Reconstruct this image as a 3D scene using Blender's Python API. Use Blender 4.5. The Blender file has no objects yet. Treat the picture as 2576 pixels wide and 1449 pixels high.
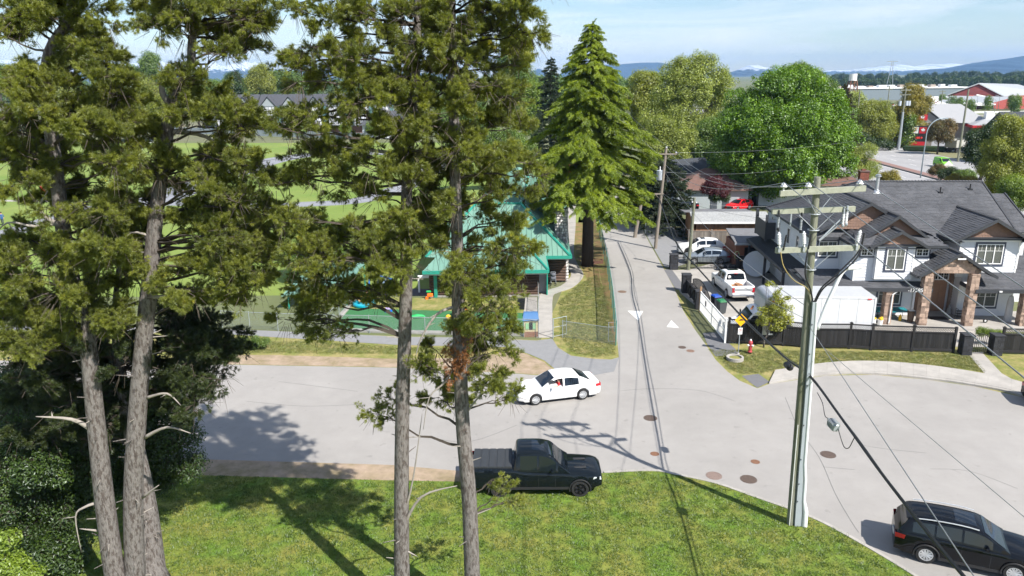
import bpy, bmesh, math, random
import numpy as np
from mathutils import Vector, Matrix, Euler
rnd=random.Random(7); rng=np.random.default_rng(7)
D=bpy.data; SC=bpy.context.scene; COL=SC.collection
PI=math.pi
# ---------------------------------------------------------------- camera, sky, sun, exposure
CF,CX,CY,PITCH,ROLL,CH=1881.0,1288.0,724.5,math.radians(15.8),0.010,18.0
cam_d=D.cameras.new('camera'); cam=D.objects.new('camera',cam_d); COL.objects.link(cam)
cam_d.sensor_width=36.0; cam_d.lens=36.0*CF/2576.0; cam_d.clip_start=0.5; cam_d.clip_end=60000
FW=Vector((0,math.cos(PITCH),-math.sin(PITCH))); _r=Vector((1,0,0)); _u=_r.cross(FW)
RT=math.cos(ROLL)*_r-math.sin(ROLL)*_u; UP=math.sin(ROLL)*_r+math.cos(ROLL)*_u
cam.matrix_world=Matrix(((RT.x,UP.x,-FW.x,0),(RT.y,UP.y,-FW.y,0),(RT.z,UP.z,-FW.z,CH),(0,0,0,1)))
SC.camera=cam
W=D.worlds.new('World'); SC.world=W; W.use_nodes=True; wn=W.node_tree; wn.nodes.clear()
SUN_EL=46.1; SUN_AZ=136.4
def wnode(t,**k):
    n=wn.nodes.new(t)
    for a,b in k.items(): setattr(n,a,b)
    return n
sky=wnode('ShaderNodeTexSky',sky_type='NISHITA',sun_disc=False); sky.sun_elevation=math.radians(SUN_EL); sky.sun_rotation=math.radians(SUN_AZ)
sky.air_density=1.0; sky.dust_density=0.15; sky.ozone_density=3.0; sky.altitude=100
tc=wnode('ShaderNodeTexCoord'); mp=wnode('ShaderNodeMapping'); mp.inputs['Scale'].default_value=(1.5,0.6,13.0); mp.inputs['Rotation'].default_value=(0.0,0.10,0.25)
nz=wnode('ShaderNodeTexNoise'); nz.inputs['Scale'].default_value=2.2; nz.inputs['Detail'].default_value=7; nz.inputs['Roughness'].default_value=.62; nz.inputs['Distortion'].default_value=.7
cr=wnode('ShaderNodeValToRGB'); cr.color_ramp.elements[0].position=.43; cr.color_ramp.elements[1].position=.72
cr.color_ramp.elements[1].color=(.85,.85,.85,1)
mx=wnode('ShaderNodeMixRGB'); mx.inputs[2].default_value=(8.0,8.3,8.8,1)
bg=wnode('ShaderNodeBackground'); bg.inputs['Strength'].default_value=.088; wo=wnode('ShaderNodeOutputWorld')
wl=wn.links.new
wl(tc.outputs['Generated'],mp.inputs[0]); wl(mp.outputs[0],nz.inputs['Vector']); wl(nz.outputs['Fac'],cr.inputs[0]); wl(cr.outputs[0],mx.inputs[0]); wl(sky.outputs[0],mx.inputs[1]); wl(mx.outputs[0],bg.inputs[0]); wl(bg.outputs[0],wo.inputs[0])
sl=D.lights.new('sun','SUN'); sl.energy=5.0; sl.angle=math.radians(.55); sl.color=(1.0,.955,.88)
so=D.objects.new('sun',sl); COL.objects.link(so); so.location=(40,-40,60)
SDIR=Vector((9.35,-9.81,14.09)).normalized(); so.rotation_euler=SDIR.to_track_quat('Z','Y').to_euler()
vs=SC.view_settings; vs.view_transform='Standard'; vs.look='None'; vs.gamma=1; vs.use_curve_mapping=False; vs.exposure=0.72
cy=SC.cycles; cy.max_bounces=6; cy.diffuse_bounces=2; cy.glossy_bounces=3; cy.transmission_bounces=4; cy.transparent_max_bounces=12; cy.volume_bounces=0
cy.use_adaptive_sampling=True; cy.adaptive_threshold=.02; cy.sample_clamp_indirect=6; cy.caustics_reflective=False; cy.caustics_refractive=False; cy.use_denoising=True
# ---------------------------------------------------------------- pixel (2576 wide) -> world
CP=Vector((0,0,CH))
def ray(u,v): return FW*CF+RT*(u-CX)-UP*(v-CY)
def g(u,v,z=0.0):
    d=ray(u,v); return CP+d*((z-CH)/d.z)
def at(u,v,Y):
    d=ray(u,v); return CP+d*(Y/d.y)
# ---------------------------------------------------------------- materials
MATS={}
def srgb(r,g_,b):
    f=lambda c:((c/255+.055)/1.055)**2.4 if c/255>.04045 else c/255/12.92
    return (f(r),f(g_),f(b))
def M(name,col=(.5,.5,.5),rough=.8,metal=0.0,var=.12,scale=3.0,bump=0.0,bscale=20.0,coat=0.0,rand=0.0,col2=None,c2scale=.5,emit=0,stretch=None,trans=0.0,spec=None,c2pos=.5,c2w=.12,obj=False,alpha=1,speck=0):
    if name in MATS: return MATS[name]
    m=D.materials.new(name); m.use_nodes=True; t=m.node_tree; b=t.nodes['Principled BSDF']; l=t.links.new
    b.inputs['Roughness'].default_value=rough; b.inputs['Metallic'].default_value=metal
    if coat: b.inputs['Coat Weight'].default_value=coat; b.inputs['Coat Roughness'].default_value=.04
    if spec is not None: b.inputs['Specular IOR Level'].default_value=spec
    if obj: pos=t.nodes.new('ShaderNodeTexCoord').outputs['Object']
    else: pos=t.nodes.new('ShaderNodeNewGeometry').outputs['Position']
    if stretch:
        mpn=t.nodes.new('ShaderNodeMapping'); mpn.inputs['Scale'].default_value=stretch; l(pos,mpn.inputs[0]); pos=mpn.outputs[0]
    def noise(sc,det=5,ro=.6):
        n=t.nodes.new('ShaderNodeTexNoise'); n.inputs['Scale'].default_value=sc; n.inputs['Detail'].default_value=det; n.inputs['Roughness'].default_value=ro; l(pos,n.inputs['Vector']); return n.outputs['Fac']
    def mr(x,a,b_,c,d):
        n=t.nodes.new('ShaderNodeMapRange'); n.inputs[1].default_value=a; n.inputs[2].default_value=b_; n.inputs[3].default_value=c; n.inputs[4].default_value=d; l(x,n.inputs[0]); return n.outputs[0]
    cur=None
    rgb=t.nodes.new('ShaderNodeRGB'); rgb.outputs[0].default_value=(*col,1); cur=rgb.outputs[0]
    if col2:
        r2=t.nodes.new('ShaderNodeMixRGB'); r2.inputs[2].default_value=(*col2,1); l(cur,r2.inputs[1]); l(mr(noise(c2scale,6,.65),c2pos-c2w,c2pos+c2w,0,1),r2.inputs[0]); cur=r2.outputs[0]
    def mul(x,f):
        n=t.nodes.new('ShaderNodeVectorMath'); n.operation='SCALE'; l(x,n.inputs[0]); l(f,n.inputs['Scale']); return n.outputs[0]
    if var: cur=mul(cur,mr(noise(scale,6,.7),.25,.75,1-var,1+var))
    if speck: cur=mul(cur,mr(noise(140,3,.8),.3,.7,1-speck,1+speck)); cur=mul(cur,mr(noise(.16,3,.6),.35,.65,1-speck*.7,1+speck*.5)); cur=mul(cur,mr(noise(1.9,2,.5),.66,.74,1,1-speck*1.6))
    if rand:
        oi=t.nodes.new('ShaderNodeObjectInfo'); cur=mul(cur,mr(oi.outputs['Random'],0,1,1-rand,1+rand))
    l(cur,b.inputs['Base Color'])
    if bump:
        bn=t.nodes.new('ShaderNodeBump'); bn.inputs['Strength'].default_value=min(1,bump); bn.inputs['Distance'].default_value=.02*max(1,bump); l(noise(bscale,4,.6),bn.inputs['Height']); l(bn.outputs[0],b.inputs['Normal'])
    if emit: b.inputs['Emission Color'].default_value=(*col,1); b.inputs['Emission Strength'].default_value=emit
    if trans: b.inputs['Transmission Weight'].default_value=trans
    if alpha<1: b.inputs['Alpha'].default_value=alpha
    MATS[name]=m; return m
def leafmat(name,c1,c2,c3=None,trans=.35,rough=.6,rand=.35):
    if name in MATS: return MATS[name]
    m=D.materials.new(name); m.use_nodes=True; t=m.node_tree; t.nodes.clear(); l=t.links.new
    oi=t.nodes.new('ShaderNodeObjectInfo'); geo=t.nodes.new('ShaderNodeNewGeometry')
    n=t.nodes.new('ShaderNodeTexNoise'); n.inputs['Scale'].default_value=.55; n.inputs['Detail'].default_value=3; l(geo.outputs['Position'],n.inputs['Vector'])
    n2=t.nodes.new('ShaderNodeTexNoise'); n2.inputs['Scale'].default_value=9; n2.inputs['Detail'].default_value=2; l(geo.outputs['Position'],n2.inputs['Vector'])
    a=t.nodes.new('ShaderNodeMath'); a.operation='ADD'; l(n.outputs['Fac'],a.inputs[0]); l(oi.outputs['Random'],a.inputs[1])
    a2=t.nodes.new('ShaderNodeMath'); a2.operation='ADD'; l(a.outputs[0],a2.inputs[0]); l(n2.outputs['Fac'],a2.inputs[1])
    mrn=t.nodes.new('ShaderNodeMapRange'); mrn.inputs[1].default_value=.75; mrn.inputs[2].default_value=2.25; l(a2.outputs[0],mrn.inputs[0])
    cr=t.nodes.new('ShaderNodeValToRGB'); e=cr.color_ramp.elements; e[0].color=(*c1,1); e[1].color=(*c2,1)
    if c3:
        k=e.new(.93); k.color=(*c2,1); e[-1].color=(*c3,1)
        k=e.new(.5); k.color=tuple((c1[i]+c2[i])/2 for i in range(3))+(1,)
    l(mrn.outputs[0],cr.inputs[0])
    d=t.nodes.new('ShaderNodeBsdfDiffuse'); tr=t.nodes.new('ShaderNodeBsdfTranslucent'); gl=t.nodes.new('ShaderNodeBsdfGlossy'); gl.inputs['Roughness'].default_value=.45
    gl.inputs['Color'].default_value=(.9,.95,1,1)
    l(cr.outputs[0],d.inputs[0])
    hs=t.nodes.new('ShaderNodeHueSaturation'); hs.inputs['Value'].default_value=1.25; hs.inputs['Saturation'].default_value=1.15; l(cr.outputs[0],hs.inputs['Color']); l(hs.outputs[0],tr.inputs[0])
    m1=t.nodes.new('ShaderNodeMixShader'); m1.inputs[0].default_value=trans; l(d.outputs[0],m1.inputs[1]); l(tr.outputs[0],m1.inputs[2])
    m2=t.nodes.new('ShaderNodeMixShader'); m2.inputs[0].default_value=.045; l(m1.outputs[0],m2.inputs[1]); l(gl.outputs[0],m2.inputs[2])
    o=t.nodes.new('ShaderNodeOutputMaterial'); l(m2.outputs[0],o.inputs[0]); MATS[name]=m; return m
# ---------------------------------------------------------------- mesh builder
class MB:
    def __init__(s,Mx=None): s.v=[]; s.f=[]; s.mi=[]; s.M=Mx
    def add(s,vs_,fs,mi=0):
        n=len(s.v)
        if s.M is not None: vs_=[s.M@Vector(p) for p in vs_]
        s.v.extend([tuple(p) for p in vs_]); s.f.extend([tuple(n+i for i in f) for f in fs]); s.mi.extend([mi]*len(fs)); return s
    def box(s,x0,y0,z0,x1,y1,z1,mi=0,T=None):
        vs_=[Vector((x,y,z)) for z in (z0,z1) for y in (y0,y1) for x in (x0,x1)]
        if T is not None: vs_=[T@p for p in vs_]
        return s.add(vs_,[(0,2,3,1),(4,5,7,6),(0,1,5,4),(2,6,7,3),(0,4,6,2),(1,3,7,5)],mi)
    def bbox(s,c,sz,rot=None,mi=0,b=0.0):
        T=Matrix.Translation(c)@(Euler(rot).to_matrix().to_4x4() if rot else Matrix())
        hx,hy,hz=[q/2 for q in sz]
        if b<=0: return s.box(-hx,-hy,-hz,hx,hy,hz,mi,T)
        # chamfered box: stack of rings
        rings=[]
        for z,i in ((-hz,b),(-hz+b,0),(hz-b,0),(hz,b)):
            a,c_=hx-i,hy-i; q=b
            rings.append([(-a+q,-c_,z),(a-q,-c_,z),(a,-c_+q,z),(a,c_-q,z),(a-q,c_,z),(-a+q,c_,z),(-a,c_-q,z),(-a,-c_+q,z)])
        vs_=[T@Vector(p) for r in rings for p in r]; fs=[tuple(range(7,-1,-1)),tuple(range(24,32))]
        for k in range(3):
            for j in range(8): fs.append((k*8+j,k*8+(j+1)%8,k*8+8+(j+1)%8,k*8+8+j))
        return s.add(vs_,fs,mi)
    def tube(s,pts,rad,n=8,mi=0,cap=True,closed=False):
        pts=[Vector(p) for p in pts]; k=len(pts)
        if not hasattr(rad,'__len__'): rad=[rad]*k
        ref=None; rings=[]
        for i,p in enumerate(pts):
            if closed: t=pts[(i+1)%k]-pts[i-1]
            else: t=(pts[min(i+1,k-1)]-pts[max(i-1,0)])
            if t.length<1e-9: t=Vector((0,0,1))
            t.normalize()
            if ref is None: ref=t.orthogonal().normalized()
            ref=(ref-t*ref.dot(t))
            if ref.length<1e-6: ref=t.orthogonal()
            ref.normalize(); b=t.cross(ref)
            rings.append([p+(ref*math.cos(2*PI*j/n)+b*math.sin(2*PI*j/n))*rad[i] for j in range(n)])
        vs_=[q for r in rings for q in r]; fs=[]
        for i in range(k if closed else k-1):
            i2=(i+1)%k
            for j in range(n): fs.append((i*n+j,i*n+(j+1)%n,i2*n+(j+1)%n,i2*n+j))
        if cap and not closed: fs+=[tuple(range(n-1,-1,-1)),tuple((k-1)*n+j for j in range(n))]
        return s.add(vs_,fs,mi)
    def cyl(s,c,r,h,n=16,mi=0,r2=None,axis='z'):
        c=Vector(c); d={'x':Vector((h,0,0)),'y':Vector((0,h,0)),'z':Vector((0,0,h))}[axis]
        return s.tube([c,c+d],[r,r if r2 is None else r2],n,mi)
    def lathe(s,prof,n=16,mi=0,c=(0,0,0),T=None):
        vs_=[];fs=[];c=Vector(c)
        for r,z in prof:
            for j in range(n): vs_.append(c+Vector((r*math.cos(2*PI*j/n),r*math.sin(2*PI*j/n),z)))
        if T is not None: vs_=[T@q for q in vs_]
        for i in range(len(prof)-1):
            for j in range(n): fs.append((i*n+j,i*n+(j+1)%n,(i+1)*n+(j+1)%n,(i+1)*n+j))
        fs+=[tuple(range(n-1,-1,-1)),tuple((len(prof)-1)*n+j for j in range(n))]
        return s.add(vs_,fs,mi)
    def ext(s,poly,vec,mi=0,T=None):
        p=[Vector(q) for q in poly]; v=Vector(vec); n=len(p); vs_=p+[q+v for q in p]
        if T is not None: vs_=[T@q for q in vs_]
        return s.add(vs_,[tuple(range(n-1,-1,-1)),tuple(range(n,2*n))]+[(i,(i+1)%n,n+(i+1)%n,n+i) for i in range(n)],mi)
    def poly(s,p,mi=0): return s.add(p,[tuple(range(len(p)))],mi)
    def sphere(s,c,r,n=12,m=8,mi=0,sc=(1,1,1)):
        pr=[]; c=Vector(c); vs_=[];fs=[]
        for i in range(m+1):
            a=PI*i/m-PI/2
            for j in range(n): vs_.append(c+Vector((r*sc[0]*math.cos(a)*math.cos(2*PI*j/n),r*sc[1]*math.cos(a)*math.sin(2*PI*j/n),r*sc[2]*math.sin(a))))
        for i in range(m):
            for j in range(n): fs.append((i*n+j,i*n+(j+1)%n,(i+1)*n+(j+1)%n,(i+1)*n+j))
        return s.add(vs_,fs,mi)
def mesh(name,mb,mats,smooth=False,fix=True):
    me=D.meshes.new(name); me.from_pydata(mb.v,[],mb.f); 
    if not isinstance(mats,(list,tuple)): mats=[mats]
    for m in mats: me.materials.append(m)
    if len(mats)>1: me.polygons.foreach_set('material_index',mb.mi)
    if fix:
        bm=bmesh.new(); bm.from_mesh(me); bmesh.ops.recalc_face_normals(bm,faces=bm.faces); bm.to_mesh(me); bm.free()
    if smooth is True: me.polygons.foreach_set('use_smooth',[True]*len(me.polygons))
    elif smooth:
        me.polygons.foreach_set('use_smooth',[True]*len(me.polygons)); 
        me.set_sharp_from_angle(angle=math.radians(smooth))
    me.update(); return me
def tag(o,label=None,cat=None,group=None,kind=None):
    if label: o['label']=label
    if cat: o['category']=cat
    if group: o['group']=group
    if kind: o['kind']=kind
    return o
def obj(name,mb,mats,parent=None,world=False,smooth=False,label=None,cat=None,group=None,kind=None,loc=None,fix=True):
    if world and parent is not None:
        inv=wm(parent).inverted(); mb.v=[tuple(inv@Vector(p)) for p in mb.v]
    me=mb if isinstance(mb,bpy.types.Mesh) else mesh(name,mb,mats,smooth,fix)
    o=D.objects.new(name,me); COL.objects.link(o)
    if parent is not None: o.parent=parent
    if loc: o.location=loc
    return tag(o,label,cat,group,kind)
WM={}
def wm(o):
    m=o.matrix_basis.copy()
    while o.parent is not None: o=o.parent; m=o.matrix_basis@m
    return m
def thing(name,label,cat,loc=(0,0,0),rz=0.0,group=None,kind=None):
    o=D.objects.new(name,None); COL.objects.link(o); o.location=loc; o.rotation_euler=(0,0,rz); o.empty_display_size=.2
    return tag(o,label,cat,group,kind)
def copytree(o,parent=None):
    c=o.copy(); COL.objects.link(c); c.parent=parent
    for ch in list(o.children): copytree(ch,c)
    return c
UB={}
def ub(name,parent,x0,y0,z0,x1,y1,z1,mat,rot=None,T=None,label=None):
    """one box-shaped piece, sharing one unit mesh per material"""
    k=(name,mat.name)
    if k not in UB: UB[k]=mesh(name,MB().box(-.5,-.5,-.5,.5,.5,.5),mat)
    o=D.objects.new(name,UB[k]); COL.objects.link(o); o.parent=parent
    m=Matrix.Translation(((x0+x1)/2,(y0+y1)/2,(z0+z1)/2))@(Euler(rot).to_matrix().to_4x4() if rot else Matrix())@Matrix.Diagonal((abs(x1-x0),abs(y1-y0),abs(z1-z0),1))
    o.matrix_basis=(T@m) if T is not None else m
    if label: o['label']=label
    return o
def sag(a,b,s,n=14):
    a=Vector(a);b=Vector(b); return [a.lerp(b,i/n)-Vector((0,0,4*s*(i/n)*(1-i/n))) for i in range(n+1)]
def smoothpts(pts,k=4,closed=False):
    P=[Vector(p) for p in pts]; n=len(P); out=[]
    for i in range(n if closed else n-1):
        if closed: p0,p1,p2,p3=P[i-1],P[i],P[(i+1)%n],P[(i+2)%n]
        else: p0,p1,p2,p3=P[max(i-1,0)],P[i],P[i+1],P[min(i+2,n-1)]
        for j in range(k):
            t=j/k; out.append(.5*((2*p1)+(p2-p0)*t+(2*p0-5*p1+4*p2-p3)*t*t+(3*p1-p0-3*p2+p3)*t**3))
    if not closed: out.append(P[-1])
    return out
# ---------------------------------------------------------------- ground sheets
def sheet(name,pix,z,mat,kind='structure',world=False,thick=0,sm=0,label=None,cat=None,parent=None):
    pts=[Vector((*p[:2],0)) if world else g(p[0],p[1]) for p in pix]
    if sm: pts=smoothpts(pts,sm,True)
    mb=MB(); p=[(q.x,q.y,z) for q in pts]
    if thick: mb.ext([(q[0],q[1],z-thick) for q in p],(0,0,thick))
    else: mb.poly(p)
    o=obj(name,mb,mat,parent,kind=kind,label=label,cat=cat)
    return o
def strip(name,pts,w,z0,z1,mat,world=False,kind='structure',sm=4,parent=None,side=0.0,label=None,cat=None):
    P=[Vector((*p[:2],0)) if world else Vector((*g(p[0],p[1])[:2],0)) for p in pts]
    if sm: P=smoothpts(P,sm)
    L=[];R_=[]
    for i,p in enumerate(P):
        t=(P[min(i+1,len(P)-1)]-P[max(i-1,0)]).normalized(); n=Vector((-t.y,t.x,0))
        L.append(p+n*(w/2+side)); R_.append(p+n*(-w/2+side))
    mb=MB(); n=len(P)
    vs_=[(q.x,q.y,z) for z in (z0,z1) for S in (L,R_) for q in S]
    fs=[]
    for i in range(n-1):
        fs.append((2*n+i,2*n+i+1,3*n+i+1,3*n+i))
        if z1-z0>.006: fs+=[(i,i+1,2*n+i+1,2*n+i),(n+i,3*n+i,3*n+i+1,n+i+1)]
    if z1-z0>.006: fs+=[(0,2*n,3*n,n),(n-1,2*n-1,4*n-1,3*n-1)]
    mb.add(vs_,fs); return obj(name,mb,mat,parent,kind=kind,label=label,cat=cat)
asph=M('road_asphalt',(.296,.280,.265),.9,var=.06,scale=1.1,bump=.6,bscale=90,col2=(.34,.322,.305),c2scale=.3,c2w=.25,speck=.09)
asph2=M('path_asphalt',(.235,.235,.24),.92,var=.1,scale=2,bump=.5,bscale=80)
asphd=M('patch_asphalt',(.15,.15,.16),.92,var=.12,scale=3,bump=.5,bscale=80)
conc=M('sidewalk_concrete',(.40,.375,.345),.85,var=.12,scale=1.2,bump=.3,bscale=40,col2=(.33,.31,.285),c2scale=.7)
dirt=M('dirt',(.37,.28,.205),.95,var=.2,scale=2.5,bump=.6,bscale=30,col2=(.24,.19,.11),c2scale=.8)
needled=M('pine_needle_litter',(.25,.15,.07),.95,var=.3,scale=2.5,bump=.6,bscale=40,col2=(.14,.15,.035),c2scale=.7)
verge=M('verge_grass',(.155,.18,.032),.9,var=.35,scale=6,bump=.9,bscale=35,col2=(.33,.27,.11),c2scale=.9,c2pos=.52,c2w=.14)
lawnm=M('lawn_grass',(.10,.185,.014),.9,var=.42,scale=5,bump=1.2,bscale=30,col2=(.20,.20,.035),c2scale=.6,c2w=.14)
fieldm=M('field_grass',(.14,.215,.03),.92,var=.14,scale=.6,bump=.5,bscale=9,col2=(.20,.25,.05),c2scale=.06)
farg=M('far_ground',(.10,.13,.04),.95,var=.3,scale=.05,col2=(.16,.15,.09),c2scale=.012)
paint=M('road_paint',(.72,.72,.70),.7,var=.12,scale=6)
sheet('ground',[(-13000,-60),(13000,-60),(13000,11200),(-13000,11200)],0,farg,world=True)
sheet('park_field',[(-260,62),(-2,62),(12,100),(16,150),(0,215),(-260,240)],.004,fieldm,world=True)
sheet('grass_ground',[(-120,-40),(80,-40),(80,44),(13,49),(14.5,60),(15,76),(9,98),(5,66),(2,50),(-120,64)],.004,verge,world=True)
# front road, extended straight left
a,b=g(610,918),g(1000,925); dl=(a-b).normalized()
c,d_=g(440,1165),g(985,1185); dl2=(c-d_).normalized()
topL=a+dl*150; botL=c+dl2*150
kerb_px=[(1520,1192),(1640,1187),(1700,1197),(1800,1219),(1900,1254),(2040,1305),(2150,1362),(2290,1446),(2420,1536)]
kerb=[g(*p) for p in kerb_px]; kerb=smoothpts(kerb,4)
outer_px=[(1540,925),(1535,905),(1557,899),(1551,840),(1543,740),(1531,661),(1509,574),(1522,530),(1535,497),(1543,478),(1560,468),(1583,475),(1581,497),(1587,514),(1605,554),(1631,606),(1670,677),(1698,729),(1718,780),(1745,825),(1773,864),(1800,905),(1830,935),(1861,958),(1905,977),(1935,966),(2080,945),(2200,943),(2330,955),(2450,972),(2576,1000),(2750,1075),(2950,1200)]
rd=[topL,a,b,g(1300,940),g(1395,948),g(1470,948)]+[g(*p) for p in outer_px]
rd+=[Vector((46,16,0)),Vector((24,14,0))]+[p for p in reversed(kerb)]+[g(1190,1212),d_,c,botL]
sheet('road',[(p.x,p.y) for p in rd],.008,asph,world=True)
lw=[Vector((-120,g(0,1190).y,0)),g(440,1195),g(985,1211),g(1190,1214)]+kerb+[Vector((24,14,0)),Vector((30,-30,0)),Vector((-120,-30,0))]
sheet('lawn',[(p.x,p.y) for p in lw],.05,lawnm,world=True,thick=.045)
strip('kerb',[(p.x,p.y) for p in kerb],.16,.0,.075,conc,world=True,sm=0,side=.06)
sheet('dirt_ground',[(-200,1142),(420,1155),(985,1172),(1190,1190),(1215,1215),(985,1211),(440,1196),(-200,1190)],.054,dirt)
sheet('dirt_ground',[(520,893),(700,894),(1000,903),(1200,900),(1290,880),(1330,893),(1370,912),(1392,930),(1398,946),(1300,939),(1000,924),(610,917),(400,914)],.012,dirt)
sheet('path',[(-300,815),(520,826),(760,836),(1000,847),(1180,850),(1350,857),(1389,852),(1404,875),(1436,895),(1492,903),(1539,905),(1557,900),(1545,935),(1480,947),(1410,940),(1369,907),(1333,892),(1286,874),(1180,872),(1000,868),(760,853),(520,838),(-300,828)],.016,asph2)
sheet('asphalt_patch',[(1866,946),(1908,941),(1936,961),(1905,976)],.014,asphd)
sheet('asphalt_patch',[R for R in [(1670,678),(1690,678),(1727,728),(1700,729)]],.014,asphd)
sheet('asphalt_patch',[(1780,868),(1768,838),(1800,836),(1848,876),(1860,893),(1800,897)],.014,asphd)
# lane markings
def gp(px): return [g(*p) for p in px]
for i,(px,lb) in enumerate((([(1579,782),(1618,783),(1605,807)],'white yield triangle painted on the lane, pointing at the camera'),([(1677,823),(1708,825),(1689,806)],'white speed hump triangle painted on the lane, pointing away'))):
    mb=MB().poly([(p.x,p.y,.016) for p in gp(px)]); obj('painted_triangle',mb,paint,label=lb,cat='road marking')
# sidewalk slabs
inn=[(1950,935),(2080,916),(2200,912),(2330,922),(2460,941),(2576,967),(2760,1035),(2960,1140)]
out=[(1935,966),(2080,945),(2200,943),(2330,955),(2450,972),(2576,1000),(2750,1075),(2950,1200)]
I=smoothpts([g(*p) for p in inn],4); Ou=smoothpts([g(*p) for p in out],4)
sw=thing('sidewalk','pale concrete sidewalk curving round the cul-de-sac, made of cast slabs','sidewalk',(I[0].x,I[0].y,0),kind='structure')
for i in range(len(I)-1):
    a_,b_,c_,d2=I[i],I[i+1],Ou[i+1],Ou[i]; ca=(a_+b_+c_+d2)/4
    q=[p.lerp(ca,.006) for p in (a_,b_,c_,d2)]; inner=[q[0],q[1],q[2].lerp(q[1],.13),q[3].lerp(q[0],.13)]
    obj('slab',MB().ext([(p.x,p.y,0) for p in inner],(0,0,.13)),conc,sw,world=True)
    kb=[q[3].lerp(q[0],.12),q[2].lerp(q[1],.12),q[2],q[3]]
    obj('kerb_stone',MB().ext([(p.x,p.y,0) for p in kb],(0,0,.125)),conc,sw,world=True)
# walk beside the green roofed building
walk=[(1370,850,1.15),(1371,800,1.15),(1374,745,1.2),(1392,733,1.2),(1425,722,1.2),(1447,703,1.2),(1452,688,1.2),(1440,668,1.15),(1430,640,1.15),(1433,600,1.15),(1437,560,1.2),(1438,520,1.2),(1440,480,1.2)]
P=smoothpts([g(u,v) for u,v,_ in walk],5)
wk=thing('walkway','light concrete walk from the gate past the green roofed building','path',(P[0].x,P[0].y,0),kind='structure')
for i in range(0,len(P)-2,2):
    q=[]
    for k in (i,i+2):
        t=(P[min(k+1,len(P)-1)]-P[max(k-1,0)]).normalized(); n=Vector((-t.y,t.x,0))*.58; q.append((P[k]+n,P[k]-n))
    pl=[q[0][0],q[1][0],q[1][1],q[0][1]]; ca=sum(pl,Vector())/4
    obj('slab',MB().ext([tuple(p.lerp(ca,.008).xy)+(0,) for p in pl],(0,0,.035)),conc,wk,world=True)
sheet('house_walk',[(2432,887),(2470,887),(2520,940),(2560,962),(2502,950),(2480,944)],.02,conc)
sheet('planting_strip',[(1545,870),(1480,540),(1500,540),(1512,575),(1530,661),(1540,740),(1550,850)],.012,needled)
sheet('planting_strip',[(1440,560),(1475,560),(1500,640),(1512,720),(1490,735),(1450,640)],.010,needled)
# driveway and yard slabs
sheet('driveway',[(15.3,69.3),(14.4,61.5),(14.95,56.5),(15.0,49.0),(21,48.5),(34.5,47.5),(36,60),(36,72),(20,72),(17.0,69.4)],.012,conc,world=True)
sheet('side_yard_gravel',[(1634,606),(1615,570),(1620,566),(1700,572),(1790,585),(1800,640),(1700,672),(1672,672)],.010,asph2)
# manholes
def manhole(u,v,r,lb,col=(.13,.095,.078)):
    p=g(u,v); t=thing('manhole_cover',lb,'manhole cover',(p.x,p.y,.0))
    mm=M('rusty_iron_%d'%int(col[0]*1000),col,.7,.3,var=.3,scale=14)
    obj('rim',MB().lathe([(r*1.1,.0),(r*1.1,.014),(r*1.02,.014),(r*1.02,.0)],24),mm,t)
    obj('lid',MB().cyl((0,0,0),r,.013,24),mm,t)
    mb=MB()
    for k in range(-3,4):
        w=math.sqrt(max(.01,1-(k/3.6)**2))*r*.9; mb.box(-w,k*r*.26-.02,.012,w,k*r*.26+.02,.02)
    obj('ribs',mb,mm,t)
for a_ in ((1636,1052,.34,'rusty round manhole cover in the lane mouth, where the wire shadows cross it'),(2083,1144,.34,'rusty manhole cover alone in the cul-de-sac right of the utility pole'),(1883,1206,.35,'larger dark manhole cover near the kerb, left of the utility pole'),(1796,1197,.34,'pale worn manhole cover beside the darker one at the kerb',(.27,.20,.17)),(1900,1162,.2,'small round valve cover in the road between the manhole covers',(.25,.13,.08)),(1647,1142,.2,'small valve cover under the pole shadow',(.25,.15,.1)),(1564,680,.3,'flat manhole cover at the left side of the lane') if 0 else (1565,734,.35,'dull manhole cover at the left edge of the lane',(.22,.15,.11)),(1716,874,.25,'small grey valve cover at the right of the lane mouth',(.13,.11,.10)),(1737,883,.25,'small brownish valve cover nearest the fire hydrant in the lane mouth',(.26,.17,.13)),(2527,1362,.4,'manhole cover in front of the black SUV')):
    manhole(*a_)
# cracks in the road
crk=M('road_crack',(.12,.12,.12),.95,var=.2)
for px in ([(2010,1085),(2060,1150),(2100,1240),(2140,1310),(2160,1340)],[(2165,1120),(2230,1130),(2330,1140)],[(2070,1175),(2150,1182)],[(1560,984),(1640,978),(1760,983),(1850,1010)],[(1080,1100),(1180,1112),(1300,1070)],[(620,1010),(760,1022),(900,1018)],[(1975,1000),(2010,1085)],[(2340,1180),(2440,1186),(2560,1230)],[(700,960),(900,985)]):
    strip('road_crack',px,.022,.0125,.0125,crk,sm=4,kind='stuff')
# ================================================================ grey two-storey house
A4=math.radians(-4)
siding=M('white_siding',(.70,.71,.74),.55,var=.05,scale=2); trimw=M('white_trim',(.80,.80,.79),.5,var=.04)
navy=M('dark_blue_trim',(.055,.065,.10),.5,var=.08); fasc=M('charcoal_fascia',(.042,.045,.052),.55,var=.1)
shing=M('asphalt_shingles',(.098,.10,.110),.9,var=.25,scale=5,bump=.4,bscale=60,col2=(.066,.068,.076),c2scale=.8,rand=.0)
shcap=M('ridge_shingles',(.075,.077,.085),.9,var=.2,scale=8)
cedar_sh=M('brown_shingle_siding',(.25,.155,.115),.8,var=.18,scale=7)
stone=M('brown_ledge_stone',(.34,.245,.19),.85,var=.3,scale=7,bump=.5,bscale=25,rand=.42)
glass=M('window_glass',(.02,.027,.03),.08,var=.1,spec=.4); blind=M('window_blinds',(.24,.25,.22),.7,var=.05)
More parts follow.
